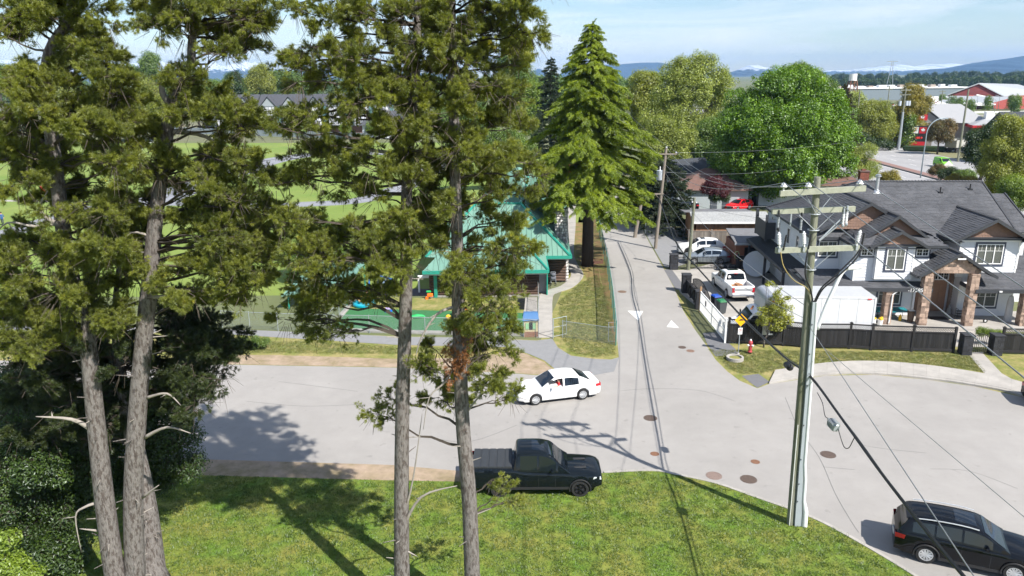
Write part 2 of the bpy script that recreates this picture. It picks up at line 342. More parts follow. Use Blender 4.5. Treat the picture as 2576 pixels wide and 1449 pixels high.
soff=M('soffit',(.55,.55,.55),.7); doorm=M('brown_door',(.33,.185,.115),.6,var=.12); black=M('black_metal',(.012,.012,.014),.45,var=.1)
H=thing('house','large two-storey house with white siding, charcoal roof, brown gables and stone columns','house',(22,54,0),A4)
def quadplane(name,parent,E0,E1,T1,T0,mat=shing,th=.10,tab=True,cw=.19,kind=None):
    """roof slope: eave E0->E1, top T0->T1 (T0 above E0); slab plus shingle courses"""
    E0,E1,T0,T1=[Vector(p) for p in (E0,E1,T0,T1)]
    u=(E1-E0); L=u.length; u.normalize(); n=u.cross((T0+T1)/2-(E0+E1)/2).normalized()
    if n.z<0: n=-n
    w=n.cross(u); 
    if w.dot((T0+T1)/2-(E0+E1)/2)<0: w=-w
    mb=MB(); pl=[E0,E1,T1,T0]
    if (T0-T1).length<.01: pl=[E0,E1,T1]
    mb.ext([p-n*th for p in pl],n*(th-.004))
    if tab:
        hh=max((T0-E0).dot(w),(T1-E0).dot(w)); a0,a1=(T0-E0).dot(u),(T1-E0).dot(u); k=int(hh/cw)
        vs_=[];fs=[]
        for i in range(k):
            s0=i*hh/k; s1=(i+1)*hh/k; f=s0/hh; f1=s1/hh
            lo=a0*(f+f1)/2; hi=L+(a1-L)*(f+f1)/2; x=lo
            while x<hi-.02:
                wd=rnd.uniform(.28,.5); x2=min(x+wd,hi); t=rnd.choice((.014,.02,.028)); c=len(vs_)
                q=[E0+u*x+w*s0,E0+u*(x2-.01)+w*s0,E0+u*(x2-.01)+w*(s1+.01),E0+u*x+w*(s1+.01)]
                vs_+=[q[0],q[1],q[0]+n*t,q[1]+n*t,q[2]+n*.004,q[3]+n*.004]; fs+=[(c,c+1,c+3,c+2),(c+2,c+3,c+4,c+5)]
                x=x2
        mb.add(vs_,fs)
    return obj(name,mb,mat,parent,kind=kind or 'stuff',fix=False) if tab else obj(name,mb,mat,parent)
def board(name,parent,a,b,up,out,w,t,mat):
    """board from a to b hanging down 'w' along -up, thickness t along out"""
    a,b,up,out=Vector(a),Vector(b),Vector(up),Vector(out)
    return obj(name,MB().ext([a,b,b-up*w,a-up*w],out*t),mat,parent)
def caps(parent,a,b,name='ridge_cap'):
    a,b=Vector(a),Vector(b); n=max(2,int((b-a).length/.25)); mb=MB(); d=(b-a)/n; t=d.normalized(); s=t.cross(Vector((0,0,1))).normalized(); 
    for i in range(n):
        p=a+d*i; q=a+d*(i+1.1); h=.03
        vs_=[p-s*.14+Vector((0,0,-.03+h)),p+Vector((0,0,.05+h)),p+s*.14+Vector((0,0,-.03+h)),q-s*.14+Vector((0,0,-.045)),q+Vector((0,0,.035)),q+s*.14+Vector((0,0,-.045))]
        mb.add(vs_,[(0,1,4,3),(1,2,5,4),(0,2,1)])
    return obj(name,mb,shcap,parent,kind='stuff',fix=False)
def shingle_wall(parent,x0,x1,xa,z0,z1,y,mat=cedar_sh):
    """triangular brown shingle infill"""
    f=obj('gable_infill',MB().ext([(x0,y,z0),(x1,y,z0),(xa,y,z1)],(0,.08,0)),mat,parent)
    mb=MB(); k=max(2,int((z1-z0)/.19)); hh=(z1-z0)/k
    for i in range(k):
        za=z0+i*hh; zb=za+hh; fr=(za-z0)/(z1-z0); lo=x0+(xa-x0)*fr; hi=x1+(xa-x1)*fr; x=lo
        fr2=(zb-z0)/(z1-z0); lo2=x0+(xa-x0)*fr2; hi2=x1+(xa-x1)*fr2
        while x<hi-.03:
            x2=min(x+rnd.uniform(.14,.24),hi); t=rnd.uniform(.02,.035)
            mb.add([(x,y,za),(x2-.012,y,za),(x,y-t,za),(x2-.012,y-t,za),(min(max(x2-.012,lo2),hi2),y-.005,zb),(max(min(x,hi2),lo2),y-.005,zb)],[(0,1,3,2),(2,3,4,5)]); x=x2
    obj('shingle_course',mb,mat,f,kind='stuff'); return f
def gable(parent,xa,y0,y1,za,x0,x1,ze,infill=True,ov=.0,iz=None,iy=None,fw=.22,left=True,right=True):
    """front-facing gable roof, ridge from (xa,y0,za) back to y1, eaves at x0/x1 height ze"""
    quadplane('roof',parent,(x0,y0,ze),(x0,y1,ze),(xa,y1,za),(xa,y0,za)); quadplane('roof',parent,(x1,y0,ze),(x1,y1,ze),(xa,y1,za),(xa,y0,za))
    caps(parent,(xa,y0,za+.02),(xa,y1,za+.02))
    for xs in (x0,x1):
        a=Vector((xs,y0-.02,ze+.03)); b=Vector((xa,y0-.02,za+.05)); 
        obj('rake_board',MB().ext([a,b,b-Vector((0,0,fw+.04)),a-Vector((0,0,fw))],(0,-.06,0)),fasc,parent)
        obj('soffit_board',MB().ext([a+Vector((0,0,-.14)),b+Vector((0,0,-.14)),b+Vector((0,0,-.17)),a+Vector((0,0,-.17))],(0,.45,0)),fasc,parent)
    if infill:
        z0=iz if iz else ze+.1; f=(z0-ze)/(za-ze)
        shingle_wall(parent,x0+(xa-x0)*f+.12,x1+(xa-x1)*f-.12,xa,z0,za-.18,iy if iy is not None else y0+.3)
wedge=MB().add([(0,0,0),(1,0,0),(0,-1,0),(1,-1,0),(0,-.15,1),(1,-.15,1)],[(0,1,3,2),(2,3,5,4),(0,2,4),(1,5,3),(0,4,5,1)])
wedge_me=mesh('siding_board',wedge,siding)
def wall(parent,p0,p1,z0,z1,z0b=None,z1b=None,th=.15,exp=.2,corner=True,slope=None):
    """siding wall from p0 to p1 (seen side is to the right-hand = -y when p0->p1 is +x)"""
    p0=Vector((*p0,0));p1=Vector((*p1,0)); L=(p1-p0).length; ang=math.atan2(p1.y-p0.y,p1.x-p0.x)
    T=Matrix.Translation(p0)@Matrix.Rotation(ang,4,'Z')
    w=obj('wall',MB(T).box(0,.0,z0,L,th,z1),siding,parent)
    k=int((z1-z0)/exp)
    for i in range(k):
        o=D.objects.new('siding_board',wedge_me); COL.objects.link(o); o.parent=w
        o.matrix_basis=T@Matrix.Translation((0.06,0,z0+i*(z1-z0)/k))@Matrix.Diagonal((L-.12,.04,(z1-z0)/k,1))
    if corner:
        for xx in (0,L-.1): ub('corner_board',w,xx,-.05,z0,xx+.1,0.02,z1,trimw,T=T)
    return w
def window(parent,T,x0,x1,z0,z1,n=2,grid=True,bl=True,tr=.13,depth=.07,single=False,trim=navy):
    """T maps window space (x right, y into the wall, z up) to parent space"""
    mb=MB(T)
    for a in ((x0-tr,z0-tr*1.2,x1+tr,z0),(x0-tr,z1,x1+tr,z1+tr),(x0-tr,z0,x0,z1),(x1,z0,x1+tr,z1)): mb.box(a[0],-depth,a[1],a[2],.02,a[3])
    f=obj('window',mb,trim,parent)
    mb=MB(T); t=.07
    for a in ((x0,z0,x1,z0+t),(x0,z1-t,x1,z1),(x0,z0+t,x0+t,z1-t),(x1-t,z0+t,x1,z1-t)): mb.box(a[0],-depth-.025,a[1],a[2],.02,a[3])
    wd=(x1-x0)/n
    for i in range(1,n): mb.box(x0+i*wd-t/2,-depth-.022,z0+t,x0+i*wd+t/2,.02,z1-t)
    obj('frame',mb,trimw,f)
    for i in range(n):
        a=x0+i*wd+(t if i==0 else t/2)+.002; b=x0+(i+1)*wd-(t if i==n-1 else t/2)-.002
        obj('pane',MB(T).box(a,-.05,z0+t+.002,b,-.04,z1-t-.002),glass,f)
        if bl:
            mb2=MB(T); zz=z0+t+.05; top=z1-t-(.42*(z1-z0) if grid and z1-z0>1.2 else .02) if grid else z1-t
            while zz<z1-t-.01: mb2.box(a+.03,-.056,zz,b-.03,-.0515,zz+.022); zz+=.06
            obj('blind',mb2,blind,f)
        if grid:
            mb3=MB(T); zt=z1-t-.30*(z1-z0) if z1-z0>1 else (z0+z1)/2
            mb3.box(a,-.066,zt-.014,b,-.058,zt+.014); mb3.box((a+b)/2-.01,-.068,zt if z1-z0>1 else z0+t,(a+b)/2+.01,-.0585,z1-t)
            obj('muntin',mb3,trimw,f)
    return f
def TW(x,y,ang=0): return Matrix.Translation((x,y,0))@Matrix.Rotation(ang,4,'Z')
# ground floor and slab
obj('porch_slab',MB().box(.9,-2.3,0,17.0,2.1,.2),conc,H)
wall(H,(1.2,.9),(8.4,.9),.2,2.86); wall(H,(11.75,.9),(15.6,.9),.2,3.3); wall(H,(15.6,1.1),(15.6,9),.2,6.0)
wall(H,(8.45,.75),(8.45,2.0),.2,2.9,corner=False); wall(H,(11.62,2.0),(11.62,.75),.2,4.0)
obj('wall',MB().box(8.4,2.02,.2,11.75,2.2,5.2),siding,H)
wall(H,(1.2,16),(1.2,2.6),3.2,5.75); wall(H,(1.2,16),(1.2,1.1),.2,2.86,corner=False)
wall(H,(1.2,2.6),(3.6,2.6),3.15,5.8); wall(H,(3.3,2.55),(3.3,-.05),3.0,5.75); wall(H,(3.3,-.2),(8.6,-.2),3.0,5.75); wall(H,(8.6,-.05),(8.6,5),3.0,5.75,corner=False)
wall(H,(4.68,-.2),(4.68,-.6),3.4,5.85,corner=False); wall(H,(4.68,-.6),(7.35,-.6),3.4,5.85); wall(H,(7.35,-.6),(7.35,-.2),3.4,5.85,corner=False)
obj('bay_floor',MB().box(4.7,-.58,3.36,7.33,-.2,3.4),trimw,H)
wall(H,(11.05,5),(11.05,.75),4.2,6.0,corner=False); wall(H,(11.05,.6),(15.28,.6),3.3,6.0); wall(H,(15.28,.75),(15.28,6),3.3,6.0,corner=False)
obj('trim_band',MB().box(11.0,.52,5.98,15.33,.6,6.1).box(4.63,-.68,5.83,7.4,-.6,5.93),trimw,H)
obj('trim_band',MB().box(11.0,.50,6.1,15.33,.6,6.32).box(4.6,-.70,5.93,7.43,-.6,6.08),navy,H)
# windows
window(H,TW(0,-.6),5.38,6.68,4.1,5.7,2); window(H,TW(0,-.2),3.68,4.58,5.05,5.62,2,bl=False,tr=.1); window(H,TW(0,-.2),7.6,8.5,5.05,5.62,2,bl=False,tr=.1)
window(H,TW(0,.6),12.28,14.15,4.3,5.82,3); window(H,TW(0,.9),12.75,14.4,.92,2.15,2); window(H,TW(0,.9),5.75,7.4,1.05,2.25,2); window(H,TW(0,.9),2.2,3.8,1.05,2.25,2)
window(H,TW(0,2.6),1.55,2.95,4.35,5.55,2); window(H,TW(0,2.0),10.1,11.3,2.68,3.35,3,bl=False,trim=doorm)
S=TW(1.2,16,-PI/2)
for x0,x1,z0,z1 in ((1.5,2.1,5.0,5.4),(3.6,4.4,3.9,5.3),(6.6,7.4,3.9,5.3),(7.6,8.3,3.4,3.9),(9.2,10.0,4.1,5.2)): window(H,S,x0,x1,z0,z1,1,grid=False,bl=False,tr=.03,trim=trimw)
window(H,S,11.6,12.6,1.0,2.3,1,grid=False,bl=False); 
# door
dr=obj('door',MB().box(10.1,1.94,.2,11.25,2.0,2.55),doorm,H)
mb=MB()
for x in (10.2,10.72):
    mb.box(x,1.91,.32,x+.4,1.94,1.75); mb.bbox((x+.2,1.925,2.08),(.4,.03,.45),b=.01)
obj('panel',mb,doorm,dr); obj('handle',MB().sphere((10.2,1.87,1.2),.05,8,6),M('brass',(.5,.38,.15),.3,1.0),dr)
dr2=obj('door',MB().box(8.62,1.94,.2,9.5,2.0,2.5),doorm,H)
for x in (11.42,9.85): ub('side_post',H,x,1.7,.2,x+.3,1.95,4.0,stone)
# stone columns
def column(x,y,z0,z1,w=.56):
    c=obj('stone_column',MB().box(x-w/2+.03,y-w/2+.03,z0,x+w/2-.03,y+w/2-.03,z1),stone,H)
    z=z0; r=0
    while z<z1-.05:
        h=min(rnd.choice((.15,.2,.26)),z1-z)
        for face in (0,1,2):
            cuts=sorted([rnd.uniform(.3,.7)]) if rnd.random()<.8 else [.35,.68]
            e=[0]+cuts+[1]
            for i in range(len(e)-1):
                a=-w/2+e[i]*w+.006; b=-w/2+e[i+1]*w-.006; d=rnd.uniform(.0,.03)
                if face==0: ub('stone',c,x+a,y-w/2-d,z+.006,x+b,y-w/2+.05,z+h-.006,stone)
                elif face==1: ub('stone',c,x-w/2-d,y+a+.004,z+.006,x-w/2+.05,y+b,z+h-.006,stone)
                else: ub('stone',c,x+w/2-.05,y+a+.004,z+.006,x+w/2+d,y+b,z+h-.006,stone)
        z+=h
column(5.6,-1.25,.2,2.72); column(8.1,-1.4,.2,4.1); column(11.3,-1.45,.2,4.1); column(15.2,-1.3,.2,2.72)
# stone arch over the entry
am=obj('entry_beam',MB().ext([(8.38,-1.5,4.1),(11.02,-1.5,4.1),(11.6,-1.5,4.35),(10.0,-1.5,5.35),(8.0,-1.5,4.3)],(0,.35,0)),stone,H)
for k in range(5):
    za=4.12+k*.24; half=1.75-(za-4.12)*1.5
    x=10-half
    while x<10+half-.1:
        x2=min(x+rnd.uniform(.28,.55),10+half); ub('stone',am,x+.006,-1.54-rnd.random()*.02,za,x2-.006,-1.48,za+.23,stone); x=x2
# roofs
quadplane('roof',H,(1.0,2.2,5.9),(16.2,2.2,5.9),(16.2,8.8,9.3),(6.4,8.8,9.3))
quadplane('roof',H,(1.0,2.2,5.9),(1.0,16,5.9),(6.4,8.82,9.3),(6.4,8.8,9.3)) 
quadplane('roof',H,(1.0,16,5.9),(16.2,16,5.9),(16.2,8.8,9.3),(6.4,8.8,9.3),tab=False)
caps(H,(1.0,2.2,5.93),(6.4,8.8,9.32)); caps(H,(1.0,16,5.93),(6.4,8.8,9.32)); caps(H,(6.4,8.8,9.33),(16.2,8.8,9.33))
quadplane('roof',H,(16.2,4.0,6.0),(18.3,4.0,6.0),(18.3,9,8.25),(16.2,9,8.25)); quadplane('roof',H,(16.2,14,6.0),(18.3,14,6.0),(18.3,9,8.25),(16.2,9,8.25),tab=False)
for a,b in (((16.22,2.1,5.88),(16.22,8.8,9.38)),((18.32,3.9,6.0),(18.32,9,8.35)),((16.22,16,5.9),(16.22,8.8,9.38)),((18.32,14,6.0),(18.32,9,8.35))):
    obj('rake_board',MB().ext([a,b,(b[0],b[1],b[2]-.3),(a[0],a[1],a[2]-.3)],(.1,0,0)),fasc,H)
obj('wall',MB().ext([(16.0,3,0),(16.0,15,0),(16.0,15,5.9),(16.0,8.8,9.0),(16.0,3,5.9)],(.1,0,0)),siding,H); obj('wall',MB().box(16.1,4.6,0,18.0,13.5,6.0),siding,H)
obj('wall',MB().box(1.4,3.2,2.9,15.9,15.7,5.8),siding,H)
for a,b,v in (((1.0,2.2,5.92),(1.0,16,5.92),(-.12,0,0)),((1.0,2.2,5.92),(3.4,2.2,5.92),(0,-.12,0)),((8.8,2.2,5.92),(11,2.2,5.92),(0,-.12,0))):
    board('gutter',H,a,b,(0,0,1),v,.2,1,fasc)
obj('soffit',MB().box(1.0,2.2,5.68,3.4,2.6,5.72).box(1.0,2.6,5.68,1.2,16,5.72),fasc,H)
gable(H,4.95,2.0,8.0,8.6,1.35,8.55,6.5,iy=2.35,iz=6.55)
quadplane('roof',H,(1.1,2.2,5.92),(4.2,2.2,5.92),(4.2,2.9,6.5),(1.5,2.9,6.5))
gable(H,6.3,.2,6.5,7.95,3.55,9.05,6.0,iy=.6,iz=6.1)
# skirt roof round the bay gable
quadplane('roof',H,(3.0,-.75,5.95),(9.5,-.75,5.95),(9.1,.5,6.45),(3.4,.5,6.45)); quadplane('roof',H,(3.0,-.75,5.95),(3.0,2.4,5.95),(3.9,2.4,6.45),(3.4,.5,6.45)); quadplane('roof',H,(9.5,-.75,5.95),(9.5,2.4,5.95),(8.7,2.4,6.45),(9.1,.5,6.45))
for a,b,v in (((3.0,-.75,5.97),(4.4,-.75,5.97),(0,-.1,0)),((7.8,-.75,5.97),(9.5,-.75,5.97),(0,-.1,0)),((3.0,-.75,5.97),(3.0,2.4,5.97),(-.1,0,0)),((9.5,-.75,5.97),(9.5,2.4,5.97),(.1,0,0))): board('gutter',H,a,b,(0,0,1),v,.2,1,fasc)
obj('soffit',MB().box(3.0,-.75,5.7,9.5,2.4,5.74),fasc,H)
gable(H,6.1,-1.0,2.5,7.05,4.0,8.2,5.88,iy=-.72,iz=6.05)
gable(H,13.1,.0,6.2,7.75,10.35,15.85,6.15,iy=.45,iz=6.3)
obj('soffit',MB().box(10.5,.05,6.02,11.05,6,6.06).box(15.28,.05,6.02,15.8,6,6.06).box(11.05,.05,6.33,15.28,.6,6.36),fasc,H)
for xs,s in ((10.35,-.1),(15.85,.1)): board('gutter',H,(xs,0,6.17),(xs,6,6.17),(0,0,1),(s,0,0),.18,1,fasc)
gable(H,10.0,-1.8,.58,5.65,7.3,12.7,3.95,infill=False)
for xs,s in ((7.3,-.1),(12.7,.1)): board('gutter',H,(xs,-1.8,3.97),(xs,-.2,3.97),(0,0,1),(s,0,0),.18,1,fasc)
# porch roofs
quadplane('roof',H,(-.1,-1.55,2.98),(8.4,-1.55,2.98),(8.4,-.2,3.14),(-.1,-.2,3.14)); quadplane('roof',H,(-.1,-.2,3.14),(3.3,-.2,3.14),(3.3,2.6,3.35),(-.1,2.6,3.35))
obj('fascia',MB().box(-.15,-1.65,2.72,8.4,-1.53,2.98).box(8.4,-1.65,2.72,8.5,-.2,2.98).box(-.2,-1.65,2.72,-.1,4.0,3.0),fasc,H); obj('soffit',MB().box(-.1,-1.5,2.72,8.38,.9,2.76),soff,H)
quadplane('roof',H,(11.5,-1.7,2.98),(17.6,-1.7,2.98),(17.6,.6,3.65),(12.9,.6,3.65)); obj('fascia',MB().box(11.5,-1.8,2.72,17.6,-1.68,2.98).box(11.4,-1.8,2.72,11.5,.5,2.98),fasc,H); obj('soffit',MB().box(11.52,-1.66,2.72,17.6,.9,2.76),soff,H)
quadplane('roof',H,(15.3,.6,3.65),(17.6,.6,3.65),(17.6,3.0,4.4),(15.3,3.0,4.4)) 
# side canopy roofs and rear deck (left side)
quadplane('canopy_roof',H,(-.5,4.1,2.85),(-.5,16.2,2.85),(1.2,16.2,3.2),(1.2,4.1,3.2),M('black_canopy_roof',(.025,.027,.03),.85,var=.15)); obj('fascia',MB().box(-.6,4.0,2.6,-.5,16.2,2.87).ext([(-.6,4.0,2.6),(1.2,4.0,2.6),(1.2,4.0,3.2),(-.6,4.0,2.87)],(0,.1,0)),fasc,H)
quadplane('canopy_roof',H,(-.1,2.6,3.0),(-.1,4.0,3.0),(1.2,4.0,3.25),(1.2,2.6,3.25),MATS['black_canopy_roof'])
obj('deck_panel',MB().box(.3,12.9,3.5,1.1,13.0,5.0).box(.2,13.0,3.4,.3,16.6,5.0),fasc,H); ub('post',H,.2,16.4,3.3,.45,16.65,5.7,fasc); ub('post',H,.2,12.9,3.3,.4,13.1,5.7,fasc)
for y in (4.3,10,15.8): ub('post',H,-.45,y,.0,-.25,y+.2,2.7,fasc)
# roof vents, flue, downspouts, house number
def vent(x,y):
    z=5.9+(y-2.2)*.515; obj('vent_pipe',MB().cyl((x,y,z),.05,.45,8).box(x-.16,y-.14,z-.05,x+.16,y+.14,z+.06),black,H)
vent(12.4,7.4); vent(14.9,7.8); vent(5.4,5.4) if 0 else None
obj('vent_cap',MB().bbox((2.9,6.8,8.02-.95),(.4,.35,.12),(0,-.5,0)),black,H)
for x,y,z in ((7.7,2.6,7.25),(3.6,7.4,7.62)): obj('vent_cap',MB().bbox((x,y,z),(.38,.32,.14),(.2,.4 if x>5 else -.5,0)),black,H)
fl=obj('flue',MB().cyl((7.45,7.6,8.5),.13,1.35,14),M('galvanised',(.55,.57,.60),.35,.6,var=.1),H)
obj('cap',MB().cyl((7.45,7.6,9.85),.24,.07,14).cyl((7.45,7.6,9.98),.2,.04,14),MATS['galvanised'],fl); obj('collar',MB().lathe([(.36,8.52),(.3,8.62),(.15,8.8)],14,c=(7.45,7.6,0)).box(7.05,7.2,8.42,7.85,8.0,8.56),MATS['galvanised'],fl)
obj('downspout',MB().tube([(6.1,-1.55,2.75),(5.75,-1.6,2.5),(5.72,-1.6,.3)],.05,6),trimw,H); obj('downspout',MB().tube([(8.75,-.3,4.2),(8.72,-.32,3.1)],.05,6),trimw,H); obj('light_fixture',MB().box(9.75,-1.95,5.2,10.3,-1.88,5.3),trimw,H); obj('light_fixture',MB().box(13.0,-1.86,2.8,13.2,-1.8,2.9),trimw,H)
def textobj(name,s,size,parent,T,mat,ext_=.006,align='CENTER'):
    c=D.curves.new(name,'FONT'); c.body=s; c.size=size; c.extrude=ext_; c.align_x=align; c.align_y='CENTER'
    t=D.objects.new(name,c); COL.objects.link(t); dg=bpy.context.evaluated_depsgraph_get(); me=D.meshes.new_from_object(t.evaluated_get(dg)); D.objects.remove(t)
    me.materials.clear(); me.materials.append(mat); o=D.objects.new(name,me); COL.objects.link(o); o.parent=parent; o.matrix_basis=T; return o
RX=Matrix.Rotation(PI/2,4,'X')
textobj('house_number','-17585',.38,H,Matrix.Translation((7.28,-1.66,2.84))@RX,trimw)
# ---------------------------------------------------------------- things on the porch
def at_h(x,y,z=.2): return H.matrix_basis@Vector((x,y,z))
tq=M('teal_plastic',(.02,.22,.26),.4); t=thing('ping_pong_table','teal folding table with thin metal legs on the porch between the columns','table',at_h(6.0,.0),A4)
obj('table_top',MB().bbox((.35,.0,.66),(2.6,1.2,.05)),tq,t)
for x in (-.7,1.5):
    for y in (-.5,.5): obj('leg',MB().tube([(x,y,.64),(x+.12,y,0)],.02,5),black,t)
t=thing('waste_bin','tall brown woven waste bin standing beside the second stone column','bin',at_h(7.55,-.9),A4)
obj('body',MB().lathe([(.2,0),(.28,.85),(.30,.88),(.26,.88)],8),M('brown_wicker',(.11,.075,.055),.7,var=.2),t); obj('lid',MB().bbox((0,0,.9),(.42,.3,.05)),trimw,t)
yel=M('yellow_plastic',(.75,.47,.02),.5)
for i,x in enumerate((4.55,5.05)):
    t=thing('bucket','white bucket stuffed with crumpled yellow cloth, %s of the two beside the first column'%('left','right')[i],'bucket',at_h(x,-1.75),A4,'yellow topped buckets by the porch'); obj('pail',MB().lathe([(.15,0),(.19,.42),(.2,.43),(.17,.43)],14),trimw,t)
    mb=MB()
    for k in range(6): mb.sphere((rnd.uniform(-.1,.1),rnd.uniform(-.1,.1),.45+rnd.random()*.12),rnd.uniform(.08,.14),7,5,sc=(1,1.2,.8))
    obj('cloth',mb,yel,t,smooth=True)
t=thing('yellow_jug','small yellow jug on the porch at the end of the teal table','jug',at_h(6.95,-.6),A4); obj('body',MB().lathe([(.1,0),(.12,.3),(.05,.42),(.05,.48)],10),yel,t)
o=obj('door_mat',MB().bbox((0,0,.012),(1.3,.75,.02)),black,loc=at_h(10.0,.1)); o.rotation_euler=(0,0,A4); tag(o,'black door mat lying before the brown front door','mat')
t=thing('shoe_rack','low black metal rack behind the third stone column','rack',at_h(11.9,.2),A4)
for z in (.15,.35,.55): obj('shelf',MB().bbox((0,0,z),(1.1,.35,.025)),black,t)
for x in (-.54,.54): obj('side_frame',MB().box(x-.015,-.17,0,x+.015,-.14,.75).box(x-.015,.14,0,x+.015,.17,.75).box(x-.015,-.17,.72,x+.015,.17,.75),black,t)
t=thing('garden_statue','small grey seated statue in the entry corner beside the front door','statue',at_h(11.3,1.2),A4); obj('body',MB().lathe([(.2,0),(.2,.12),(.14,.2),(.17,.35),(.1,.48),(.06,.52),(.09,.6),(.08,.68),(.02,.74)],12),M('grey_stone',(.3,.3,.3),.9),t,smooth=True)
t=thing('garden_cover','pale grey fabric cover standing against the far right column','cover',at_h(14.75,-.4),A4); obj('fabric',MB().lathe([(.28,0),(.25,.5),(.22,1.5),(.15,1.9),(.05,1.95)],9),M('grey_fabric',(.55,.56,.57),.8,var=.1),t)
t=thing('small_wheel','small black wheel with a white hub lying on the right part of the porch','wheel',at_h(12.9,-.9),A4); obj('tyre',MB().tube([(math.cos(a)*.13,0,.17+math.sin(a)*.13) for a in [2*PI*i/12 for i in range(12)]],.045,6,closed=True),black,t); obj('hub',MB().cyl((0,-.03,.17),.07,.06,10,axis='y'),trimw,t)
# ================================================================ black fences, pillars, gates
bwood=M('black_fence_wood',(.016,.015,.016),.75,var=.35,scale=9,stretch=(1,1,.15),rand=.5)
bblock=M('black_split_block',(.030,.031,.036),.9,var=.3,scale=9,bump=1.2,bscale=14,rand=.25)
lat_me={}
def fence_panel(t,p0,p1,h=1.78,post=True):
    """board panel with lattice on top, p0->p1 in world, parts under t"""
    p0=Vector((*p0,0));p1=Vector((*p1,0)); L=(p1-p0).length; ang=math.atan2(p1.y-p0.y,p1.x-p0.x)
    T=wm(t).inverted()@Matrix.Translation(p0)@Matrix.Rotation(ang,4,'Z')
    if post: 
        p=obj('post',MB(T).box(-.07,-.07,0,.07,.07,h+.05).box(-.10,-.10,h+.05,.10,.10,h+.09).lathe([(.09,h+.09),(.03,h+.15),(.0,h+.16)],4),bwood,t)
    zt=h-.42
    obj('rail',MB(T).box(.08,-.06,zt,L-.08,.06,zt+.07).box(.08,-.06,h-.06,L-.08,.06,h).box(.08,-.06,.12,L-.08,.06,.28),bwood,t)
    n=max(1,round((L-.16)/.15)); w=(L-.16)/n
    for i in range(n): ub('board',t,.08+i*w+.004,-.018+rnd.uniform(-.006,.006),.14,.08+(i+1)*w-.004,.018,zt+.02,bwood,T=T)
    mb=MB(T); hh=h-.06-zt-.07; z0=zt+.07; x=.08-hh; s=.15
    while x<L-.08:
        for sgn in (1,-1):
            a=x; b=x+hh; za,zb=(z0,z0+hh) if sgn>0 else (z0+hh,z0)
            if a<.08: f=(.08-a)/(b-a); za=za+(zb-za)*f; a=.08
            if b>L-.08: f=(L-.08-a)/(b-a); zb=za+(zb-za)*f; b=L-.08
            if b-a>.02:
                y=-.012*sgn; d=.013
                mb.add([(a,y,za-d),(b,y,zb-d),(b,y,zb+d),(a,y,za+d),(a,y-.01*sgn,za-d),(b,y-.01*sgn,zb-d),(b,y-.01*sgn,zb+d),(a,y-.01*sgn,za+d)],[(0,1,2,3),(7,6,5,4),(3,2,6,7),(0,4,5,1)])
        x+=s
    obj('lattice',mb,bwood,t,kind='stuff',fix=False)
def block_pillar(x,y,w,h,lb,rz=0.0,grp=None):
    t=thing('block_pillar',lb,'pillar',(x,y,0),rz,grp)
    k=int(h/.2); hh=h/k
    for i in range(k):
        off=(i%2)*w*.2
        for face in range(4):
            T=Matrix.Rotation(face*PI/2,4,'Z'); c=-w/2+w*(.5+(.12 if i%2 else -.12))
            for a,b in ((-w/2,c),(c,w/2)):
                ub('block',t,a+.005,-w/2-rnd.uniform(0,.02),i*hh+.005,b-.005,-w/2+.12,(i+1)*hh-.005,bblock,T=T)
    obj('core',MB().box(-w/2+.08,-w/2+.08,0,w/2-.08,w/2-.08,h-.01),bblock,t)
    obj('cap',MB().bbox((0,0,h+.04),(w+.1,w+.1,.08),b=.02),bblock,t); return t
F1=thing('fence','black board fence with a lattice top between the white truck and the sidewalk','fence',(20.4,47.7,0))
fp=[(14.98,48.95),(16.8,48.7),(18.6,48.3),(20.36,47.75),(22.79,47.62),(24.13,47.3),(26.7,46.98),(29.3,46.65)]
for i in range(len(fp)-1): fence_panel(F1,fp[i],fp[i+1])
T=Matrix.Translation((29.3-20.4,46.65-47.7,0)); obj('post',MB(T).box(-.07,-.07,0,.07,.07,1.83),bwood,F1)
F2=thing('fence','black lattice topped fence at the right edge beyond the garden gate','fence',(32.5,46.4,0))
fp=[(32.3,46.4),(35.0,46.1),(37.6,45.8),(40.2,45.4)]
for i in range(3): fence_panel(F2,fp[i],fp[i+1])
F3=thing('fence','black board fence at the back right of the house lot','fence',(42,62,0))
fence_panel(F3,(40.0,66),(46.5,65.5),1.9); fence_panel(F3,(46.5,65.5),(53,65),1.9)
for x,y,w,h,lb in ((29.95,46.45,.62,1.35,'black block pillar left of the arched garden gate'),(31.85,46.3,.62,1.35,'black block pillar right of the arched garden gate'),(15.55,69.75,.72,1.42,'black block pillar at the lane end of the iron railing by the grey hatchback'),(14.95,61.75,.72,1.55,'black block pillar at the far end of the arched iron driveway gate'),(14.95,57.0,.66,1.45,'black block pillar between the arched gate and the white gate')):
    block_pillar(x,y,w,h,lb,rz=-.06)
def bars(t,T,L,h0,h1fn,step,r=.012,mat=black,name='bar',m0=.12):
    x=m0
    while x<L-.05:
        ub(name,t,x-r,-r,.1,x+r,r,h1fn(x),mat,T=T); x+=step
# arched garden gate
g1=thing('garden_gate','small arched black iron gate between two block pillars','gate',(30.28,46.42,0),-.05); Lg=1.22
bars(g1,Matrix(),Lg,0,lambda x:1.0+.38*math.sin(PI*x/Lg),.12)
obj('gate_frame',MB().tube([(x,0,1.02+.4*math.sin(PI*x/Lg)) for x in [Lg*i/14 for i in range(15)]],.022,6).tube([(0,0,.12),(Lg,0,.12)],.02,6).tube([(0,0,.7),(Lg,0,.7)],.02,6).tube([(0,0,.05),(0,0,1.05)],.025,6).tube([(Lg,0,.05),(Lg,0,1.05)],.025,6),black,g1)
